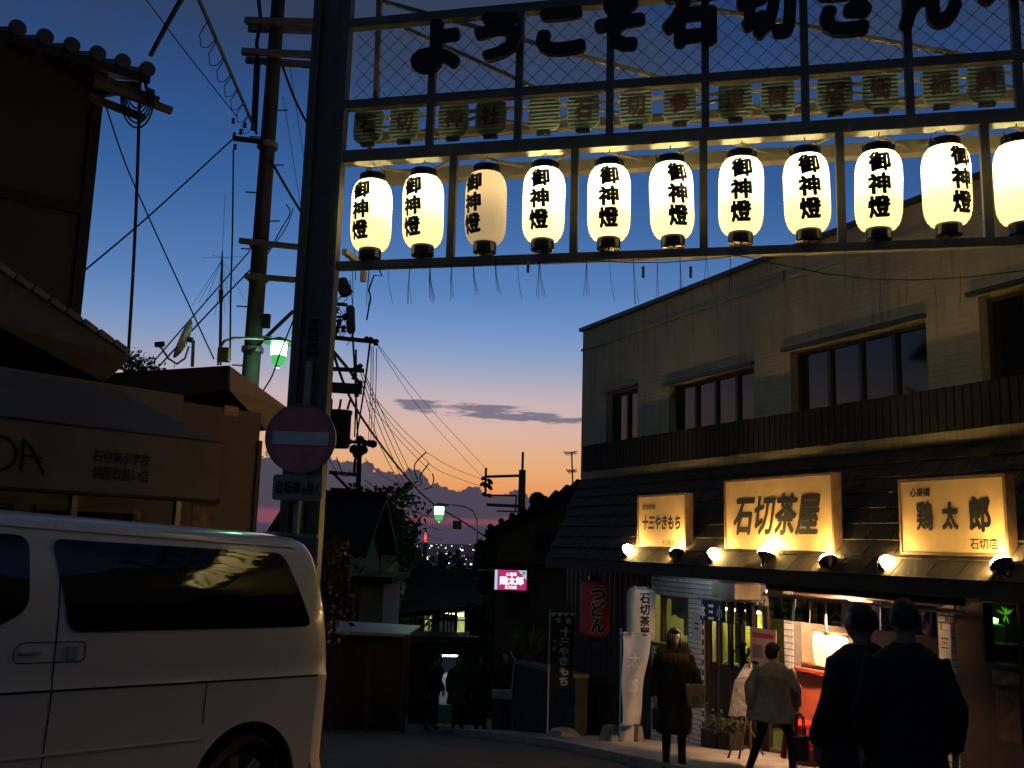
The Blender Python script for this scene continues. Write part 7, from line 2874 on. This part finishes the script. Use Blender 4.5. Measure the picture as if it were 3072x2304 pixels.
def remesh(mb, voxel, smooth_it=4, wrinkle=0.0, wscale=9.0):
    """close a set of overlapping shapes into one continuous surface"""
    me = mb.mesh('tmp')
    ob = bpy.data.objects.new('tmp', me)
    COL.objects.link(ob)
    r = ob.modifiers.new('r', 'REMESH')
    r.mode = 'VOXEL'
    r.voxel_size = voxel
    s = ob.modifiers.new('s', 'SMOOTH')
    s.factor = 0.5
    s.iterations = smooth_it
    dg = bpy.context.evaluated_depsgraph_get()
    out = bpy.data.meshes.new_from_object(ob.evaluated_get(dg))
    bpy.data.objects.remove(ob)
    bpy.data.meshes.remove(me)
    if wrinkle:
        out.update()
        nr = [v.normal.copy() for v in out.vertices]
        for v, n in zip(out.vertices, nr):
            p = v.co
            f = _noise.noise(Vector((p.x * wscale, p.y * wscale, p.z * wscale * 0.45))) + 0.5 * _noise.noise(p * wscale * 2.3)
            v.co = p + n * (f * wrinkle)
    return out


def ball(mb, c, rx, ry, rz, n=10, m=14, shape=None):
    rows_ = []
    c = Vector(c)
    vs_, fs = [], []
    for i in range(1, n):
        t = math.pi * i / n
        for k in range(m):
            a = 2 * math.pi * k / m
            d = Vector((math.sin(t) * math.cos(a), math.sin(t) * math.sin(a), math.cos(t)))
            p = Vector((d.x * rx, d.y * ry, d.z * rz))
            if shape:
                p = shape(d, p)
            vs_.append(c + p)
    topv, botv = Vector((0, 0, rz)), Vector((0, 0, -rz))
    if shape:
        topv, botv = shape(Vector((0, 0, 1)), topv), shape(Vector((0, 0, -1)), botv)
    vs_ += [c + topv, c + botv]
    T_, B_ = len(vs_) - 2, len(vs_) - 1
    for i in range(n - 2):
        for k in range(m):
            k2 = (k + 1) % m
            fs.append([i * m + k, (i + 1) * m + k, (i + 1) * m + k2, i * m + k2])
    for k in range(m):
        k2 = (k + 1) % m
        fs.append([T_, k, k2])
        fs.append([B_, (n - 2) * m + k2, (n - 2) * m + k])
    mb.add(vs_, fs)


def head_shape(d, p):
    """skull with jaw, brow and nose; the face looks along -Y"""
    p = p.copy()
    if d.z < -0.1:
        k = min(1, (-0.1 - d.z) / 0.9)
        p.x *= 1 - 0.34 * k
        if d.y > 0:
            p.y *= 1 - 0.35 * k
    if d.y < -0.6 and abs(d.x) < 0.3 and -0.38 < d.z < 0.12:
        p.y -= 0.016 * (1 - abs(d.x) / 0.3)
    if d.y < -0.5 and 0.12 < d.z < 0.35:
        p.y -= 0.004
    return p


def rings(mb, levels, seg=22):
    """torso / coat: [(z, rx, ry, cx, cy)]"""
    vs_, fs = [], []
    for (z, rx, ry, cx, cy) in levels:
        for k in range(seg):
            a = 2 * math.pi * k / seg
            ca, sa = math.cos(a), math.sin(a)
            e = 0.86
            vs_.append(Vector((cx + rx * math.copysign(abs(ca) ** e, ca), cy + ry * math.copysign(abs(sa) ** e, sa), z)))
    n = len(levels)
    for i in range(n - 1):
        for k in range(seg):
            k2 = (k + 1) % seg
            fs.append([i * seg + k, i * seg + k2, (i + 1) * seg + k2, (i + 1) * seg + k])
    fs.append(list(range(seg))[::-1])
    fs.append([(n - 1) * seg + k for k in range(seg)])
    mb.add(vs_, fs)


def limb(mb, pts_, rads, seg=12):
    out, rr = [], []
    for i in range(len(pts_) - 1):
        a, b_ = Vector(pts_[i]), Vector(pts_[i + 1])
        for k in range(5):
            t = k / 5
            out.append(a.lerp(b_, t))
            rr.append(rads[i] + (rads[i + 1] - rads[i]) * t)
    out.append(Vector(pts_[-1]))
    rr.append(rads[-1])
    mb.tube(out, rr, seg)
    for p, r in zip(pts_[1:-1], rads[1:-1]):
        ball(mb, p, r, r, r, 6, 8)


def hand(mb, wrist, d, palm_n, curl=0.5, s=1.0, thumb_side=1):
    """palm, four fingers of different length and a thumb from the palm's side"""
    w = Vector(wrist)
    d = Vector(d).normalized()
    n = (Vector(palm_n) - d * Vector(palm_n).dot(d)).normalized()
    t = d.cross(n).normalized() * thumb_side
    pc = w + d * 0.045 * s
    mb.bar(w - d * .01, w + d * 0.085 * s, 0.075 * s, 0.028 * s, up=n)
    for i, (off, ln) in enumerate(((-0.030, 0.058), (-0.010, 0.072), (0.011, 0.078), (0.031, 0.068))):
        b0 = w + d * 0.082 * s + t * off * s
        b1 = b0 + (d * math.cos(curl * .5) + n * math.sin(curl * .5)) * ln * .5 * s
        b2 = b1 + (d * math.cos(curl * 1.6) + n * math.sin(curl * 1.6)) * ln * .35 * s
        b3 = b2 + (d * math.cos(curl * 2.4) + n * math.sin(curl * 2.4)) * ln * .25 * s
        mb.tube([b0 - d * .02, b0, b1, b2, b3], [.0105 * s, .0105 * s, .010 * s, .009 * s, .008 * s], 8)
    th0 = w + d * 0.025 * s + t * 0.032 * s
    th1 = th0 + (d * .6 + t * .7 + n * .3).normalized() * 0.035 * s
    th2 = th1 + (d * .9 + t * .25 + n * .5).normalized() * 0.030 * s
    mb.tube([th0 - t * .01, th0, th1, th2], [.013 * s, .013 * s, .011 * s, .009 * s], 8)


def person(label, loc, rz, H, coat, legs, arms, hairc, trouser, shoe, voxel=0.012, hair='short', collar=None, group=None, head_turn=0.0, lean=(0, 0), hat=False, face=True):
    """Empty-free person: the body mesh is the root; coat, hair, collar are its children.
    Local frame: feet at z=0, facing -Y. legs = [(hip,knee,ankle,toe dir)], arms = [(shoulder, elbow, wrist)]"""
    k = H / 1.70
    body = MB()
    lx, ly = lean
    nk = Vector((lx, ly, 1.46))
    hd_ = Vector((lx * 1.15, ly * 1.15 - 0.015, 1.59))
    ht = RAD(head_turn)

    def turn(d, p):
        q_ = head_shape(d, p)
        return Vector((q_.x * math.cos(ht) - q_.y * math.sin(ht), q_.x * math.sin(ht) + q_.y * math.cos(ht), q_.z))
    ball(body, hd_, 0.074, 0.094, 0.115, 20, 26, turn)
    for s in (-1, 1):
        e = Vector((s * 0.074, 0.008, -0.005))
        e = Vector((e.x * math.cos(ht) - e.y * math.sin(ht), e.x * math.sin(ht) + e.y * math.cos(ht), e.z))
        ball(body, hd_ + e, 0.012, 0.02, 0.03, 6, 8)
    limb(body, [nk + Vector((0, 0, -.08)), nk + Vector((0, 0, .09))], [0.058, 0.052])
    rings(body, [(0.86, .15, .10, 0, 0), (1.0, .15, .10, lx * .3, ly * .3), (1.2, .145, .095, lx * .6, ly * .6), (1.36, .17, .09, lx * .9, ly * .9), (1.43, .12, .07, lx, ly)])
    for hip, knee, ankle, toe in legs:
        limb(body, [hip, knee, ankle], [0.088, 0.062, 0.045])
        a = Vector(ankle)
        t = Vector(toe).normalized()
        limb(body, [a + Vector((0, 0, -.02)) - t * .05, a + t * 0.07 + Vector((0, 0, -.045)), a + t * .16 + Vector((0, 0, -.055))], [0.042, 0.044, 0.034])
    hands_ = []
    for sh_, el, wr, hd2, pn, ts in arms:
        limb(body, [sh_, el, wr], [0.052, 0.042, 0.030])
        hand(body, wr, hd2, pn, 0.6, 1.0, ts)
        hands_.append(Vector(wr) + Vector(hd2).normalized() * .07)
    for i, v in enumerate(body.v):
        body.v[i] = v * k
    me = remesh(body, voxel, 3)
    o = bpy.data.objects.new('person', me)
    COL.objects.link(o)
    M_SK = mat('skin', (0.42, 0.26, 0.19), 0.5, var=0.08)
    for m_ in (M_SK, mat('trouser_%s' % str(trouser), trouser, 0.85, var=0.15), mat('shoe_%s' % str(shoe), shoe, 0.5)):
        me.materials.append(m_)
    for p in me.polygons:
        c_ = p.center / k
        if c_.z > 1.40:
            p.material_index = 0
        elif any((c_ - h_).length < 0.105 for h_ in hands_) and c_.z > 0.55:
            p.material_index = 0
        elif min((c_ - Vector(l[2])).length for l in legs) < 0.24 and c_.z < min(Vector(l[2]).z for l in legs) + 0.03 + 0.5 * 0:
            p.material_index = 2
        else:
            p.material_index = 1
    me.shade_smooth()
    o.location = loc
    o.rotation_euler = (0, 0, rz)
    tag(o, label, 'person', group)

    def child(me2, nm, m_):
        me2.materials.clear()
        me2.materials.append(m_)
        me2.shade_smooth()
        c_ = bpy.data.objects.new(nm, me2)
        COL.objects.link(c_)
        c_.parent = o
        return c_
    # coat
    hem, flare, ccol, bulk = coat
    cm = MB()
    lv = []
    zs = [hem, hem + (0.95 - hem) * .5, 0.95, 1.08, 1.20, 1.30, 1.39, 1.445, 1.475]
    rx = [.215 * flare, .205 * (flare * .5 + .5), .195, .182, .192, .205, .190, .115, .070]
    ry = [.165 * flare, .155 * (flare * .5 + .5), .145, .135, .140, .142, .115, .080, .066]
    for z, a, b_ in zip(zs, rx, ry):
        f = max(0, (z - 0.9) / 0.56)
        lv.append((z, a * bulk, b_ * bulk, lx * f, ly * f))
    rings(cm, lv)
    for sh_, el, wr, hd2, pn, ts in arms:
        e_, w_ = Vector(el), Vector(wr)
        s_ = Vector(sh_)
        limb(cm, [s_ + Vector((-math.copysign(.03, s_.x), 0, -.01)), e_, e_.lerp(w_, .96)], [0.082 * bulk, 0.070 * bulk, 0.056 * bulk])
    for i, v in enumerate(cm.v):
        cm.v[i] = v * k
    me2 = remesh(cm, voxel * 1.15, 4, 0.015 * k, 9.0)
    coat_o = child(me2, 'coat', mat('coat_%s' % str(ccol), ccol, 0.9, var=0.2, vscale=9, bump=0.15, bscale=200))
    if collar:
        q = MB()
        for kk in range(16):
            a = 2 * math.pi * kk / 16
            ball(q, (lx + .15 * math.cos(a), ly + .10 * math.sin(a), 1.405 - 0.02 * math.cos(a) ** 2 + (0.04 if math.sin(a) > 0 else -0.05)), .075, .07, .075, 6, 8)
        for i, v in enumerate(q.v):
            q.v[i] = v * k
        child(remesh(q, voxel, 2, 0.012, 30), 'fur_collar', mat('fur_%s' % str(collar), collar, 0.95, var=0.4, vscale=40, bump=0.5, bscale=120))
    # hair
    q = MB()

    def hshape(d, p):
        p = p.copy()
        if d.y < -0.35 and d.z < 0.55:
            p *= 0.84
        if d.z < -0.35:
            p *= 0.80 if hair == 'short' else 1.0
        p *= 1 + 0.05 * _noise.noise(Vector((d.x * 5, d.y * 5, d.z * 3))) + 0.05 * _noise.noise(Vector((d.x * 16, d.y * 16, d.z * 6)))
        return Vector((p.x * math.cos(ht) - p.y * math.sin(ht), p.x * math.sin(ht) + p.y * math.cos(ht), p.z))
    bk_ = Vector((-0.012 * math.sin(ht), 0.012 * math.cos(ht), 0.012))
    ball(q, hd_ + bk_, 0.084, 0.102, 0.120, 30, 44, hshape)
    if hair == 'bob':
        ball(q, hd_ + bk_ + Vector((0, 0.045, -.04)), .082, .06, .12, 10, 14)
        for s in (-1, 1):
            ball(q, hd_ + Vector((s * .070, 0.0, -.035)), .024, .055, .10, 8, 10)
        ball(q, hd_ + Vector((0.012, -.055, .085)), .062, .045, .032, 8, 12)
    if hair == 'cap':
        ball(q, hd_ + Vector((0, 0.005, .055)), .098, .112, .075, 10, 16)
    for i, v in enumerate(q.v):
        q.v[i] = v * k
    child(q.mesh('hair'), 'hair', mat('hair_%s' % str(hairc), hairc, 0.6, var=0.3, vscale=30))
    if face:
        for nm, x, z, rx_, rz_, col in (('eye', -.030, .010, .015, .008, (0.02, 0.015, 0.012)), ('eye', .030, .010, .015, .008, (0.02, 0.015, 0.012)), ('brow', -.031, .032, .016, .0035, (0.03, 0.02, 0.015)), ('brow', .031, .032, .016, .0035, (0.03, 0.02, 0.015)), ('mouth', 0, -.058, .024, .008, (0.25, 0.07, 0.06))):
            yy = -0.094 * math.sqrt(max(0.05, 1 - (x / .074) ** 2 - (z / .115) ** 2)) - 0.001
            e = Vector((x * math.cos(ht) - yy * math.sin(ht), x * math.sin(ht) + yy * math.cos(ht), z))
            q = MB()
            ball(q, (hd_ + e) * k, rx_, .006, rz_, 6, 10)
            child(q.mesh(nm), nm, mat('face_%s_%s' % (nm, 'd'), col, 0.4))
    return o


def feet(px, py, Y):
    p = pt(px, py, Y)
    return Vector((p.x, Y, ground_z(Y)))


DARK = (0.014, 0.013, 0.013)
A_DOWN = lambda s, y=0.0: ((s * .185, 0, 1.385), (s * .245, .03 + y * .4, 1.11), (s * .255, -.05 + y, .87), (s * .02, -.1, -1), (-s, 0, 0), s)
LEG = lambda s, kx=0, ky=0, ax=0, ay=0, az=.09: ((s * .088, 0, .90), (s * .092 + kx, ky, .49), (s * .094 + ax, ay, az), (s * .12, -1, 0))
# woman with fur collar, facing the camera, bag on each arm
P = feet(2022, 2270, 11.8)
person('person in a long dark coat with a brown fur collar, facing the camera', P, RAD(-8), 1.62,
       (0.46, 0.98, DARK, 1.06), [LEG(-1), LEG(1, ay=-.06, ky=-.05)],
       [((-.185, 0, 1.385), (-.235, .02, 1.12), (-.235, -.06, .88), (0, -.1, -1), (1, 0, 0), -1), ((.185, 0, 1.385), (.255, -.02, 1.13), (.30, -.17, .94), (.1, -.5, -1), (-1, 0, 0), 1)],
       (0.012, 0.009, 0.008), DARK, (0.008, 0.008, 0.008), hair='bob', collar=(0.085, 0.052, 0.032), head_turn=8)
def tote(label, c, w_, h_, d_, col, rz=0.0, strap=0.2, col2=None):
    t = thing('tote_bag', label, 'bag', c)
    F_ = Frame(c, (math.cos(rz), math.sin(rz), 0), (-math.sin(rz), math.cos(rz), 0))
    q = MB(F_)
    q.hexa([F_(-w_ * .44, -d_ / 2, 0), F_(w_ * .44, -d_ / 2, 0), F_(w_ * .44, d_ / 2, 0), F_(-w_ * .44, d_ / 2, 0), F_(-w_ / 2, -d_ * .3, h_), F_(w_ / 2, -d_ * .3, h_), F_(w_ / 2, d_ * .3, h_), F_(-w_ / 2, d_ * .3, h_)])
    q.build('bag_body', mat('bag_%s' % str(col), col, 0.7, var=0.35 if col2 is None else 0.2, vscale=12, col2=col2), t, bevel=0.015)
    for s in (-1, 1):
        q = MB(F_)
        q.tube([(-w_ * .25, s * d_ * .25, h_ - .01), (-w_ * .2, s * d_ * .2, h_ + strap * .8), (0, s * .01, h_ + strap), (w_ * .2, s * d_ * .2, h_ + strap * .8), (w_ * .25, s * d_ * .25, h_ - .01)], 0.008, 5)
        q.build('handle', M_DARKWOOD, t)
    return t


tb = pt(2086, 2122, 11.6)
tote('beige printed tote bag hanging from the arm of the fur collared person', tb, 0.24, 0.26, 0.10, (0.34, 0.26, 0.15), 0.1, 0.20, (0.12, 0.09, 0.05))
tb = pt(1975, 2188, 11.9)
tote('plain brown bag low at the side of the fur collared person', tb, 0.16, 0.24, 0.09, (0.16, 0.10, 0.06), -0.2, 0.42)
# walker in a tan jacket, striding, back to the camera
P = feet(2322, 2320, 11.4)
person('person in a tan jacket striding past the easel with back turned', P, RAD(150), 1.47,
       (0.72, 1.18, (0.42, 0.35, 0.25), 1.22), [((-.09, 0, .90), (-.20, -.12, .50), (-.26, .05, .10), (-.5, -1, 0)), ((.09, 0, .90), (.19, -.05, .49), (.30, .12, .10), (.3, -1, 0))],
       [((-.19, 0, 1.385), (-.27, -.06, 1.12), (-.26, -.20, .92), (0, -.5, -1), (1, 0, 0), -1), ((.19, 0, 1.385), (.28, .06, 1.12), (.30, .02, .88), (0, -.1, -1), (-1, 0, 0), 1)],
       (0.010, 0.009, 0.009), DARK, (0.008, 0.008, 0.008), hair='cap', head_turn=-25)
tb = pt(2402, 2282, 11.2)
tote('black shoulder bag swinging beside the tan jacketed walker', tb, 0.20, 0.26, 0.10, (0.010, 0.010, 0.010), 0.2, 0.24)
# two dark figures close by
P = feet(2606, 2600, 5.6)
person('left of the two large dark figures in the foreground, shorter, bulky coat', P, RAD(205), 1.54,
       (0.55, 1.22, DARK, 1.28), [LEG(-1), LEG(1, ay=.05)], [A_DOWN(-1), A_DOWN(1, -.08)], (0.008, 0.008, 0.008), DARK, DARK, hair='short', head_turn=15, face=False)
P = feet(2742, 2600, 5.3)
person('right of the two large dark figures in the foreground, taller', P, RAD(170), 1.57,
       (0.50, 1.12, (0.012, 0.012, 0.013), 1.0), [LEG(-1), LEG(1, ay=-.04)], [A_DOWN(-1), A_DOWN(1)], (0.008, 0.008, 0.008), DARK, DARK, hair='short', head_turn=-10, face=False)
# group further down the lane
V2 = 0.02
P = feet(1288, 2176, 23.0)
person('person in black bending towards the lit doorway, leftmost of the distant group', P, RAD(60), 1.66,
       (0.78, 1.0, DARK, 1.18), [LEG(-1, ax=-.05), LEG(1, ax=.06)], [A_DOWN(-1, -.1), A_DOWN(1, -.14)], (0.01, 0.01, 0.01), DARK, DARK, V2, lean=(0.0, -0.16), face=False)
P = feet(1372, 2182, 23.2)
person('dark coated person standing before the lit doorway in the distant group', P, RAD(20), 1.66,
       (0.60, 1.1, (0.05, 0.052, 0.045), 1.22), [LEG(-1), LEG(1)], [A_DOWN(-1), A_DOWN(1)], (0.01, 0.01, 0.01), DARK, DARK, V2, hair='bob', face=False)
P = feet(1440, 2180, 22.8)
person('person with a pale face between two others in the distant group', P, RAD(12), 1.64,
       (0.55, 1.05, DARK, 1.12), [LEG(-1), LEG(1)], [A_DOWN(-1), A_DOWN(1)], (0.01, 0.01, 0.01), DARK, DARK, V2, hair='bob')
P = feet(1512, 2190, 20.9)
person('person in jeans with a pale shoulder bag, rightmost of the distant group', P, RAD(-5), 1.66,
       (0.86, 1.0, DARK, 1.1), [LEG(-1), LEG(1, ay=-.04)], [A_DOWN(-1), A_DOWN(1)], (0.01, 0.01, 0.01), (0.04, 0.05, 0.08), DARK, V2)
tb = pt(1505, 2098, 20.65)
sbag = thing('shoulder_bag', 'pale shoulder bag with a long white strap on the rightmost distant person', 'bag', tb)
q = MB()
q.box(tb.x - .20, tb.x + .22, 20.6, 20.7, tb.z, tb.z + .20)
q.build('bag_body', mat('pale_bag', (0.45, 0.45, 0.44), 0.7, var=0.3, vscale=12), sbag, bevel=0.03)
q = MB()
q.tube([(tb.x + .20, 20.6, tb.z + .18), (tb.x + .22, 20.58, tb.z + .55), (tb.x + .24, 20.62, tb.z + .82), (tb.x + .15, 20.85, tb.z + .93)], 0.013, 6)
q.build('strap', mat('white_strap', (0.6, 0.6, 0.58), 0.6), sbag)

# ================================================================ small things on the road
mc = pt(1415, 2310, 8.6)
mh = thing('manhole_cover', 'round iron manhole cover in the road at the bottom of the picture', 'manhole', (mc.x, mc.y, ground_z(mc.y)))
F_ = Frame((mc.x, mc.y, ground_z(mc.y) + 0.006), (1, 0, 0), (0, 1, -0.122))
nrm_ = Vector((0, 0.122, 1)).normalized()
q = MB(F_)
q.lathe([(0.0, 0.0), (0.29, 0.0), (0.30, -0.02)], 28, c=(0, 0, 0), axis=nrm_)
q.build('lid', mat('worn_iron', (0.11, 0.10, 0.095), 0.5, 0.6, var=0.3, vscale=30), mh)
q = MB(F_)
q.lathe([(0.31, -0.02), (0.31, 0.003), (0.36, 0.003), (0.36, -0.02)], 28, c=(0, 0, 0), axis=nrm_, caps=False)
q.build('ring', MATS['worn_iron'], mh)
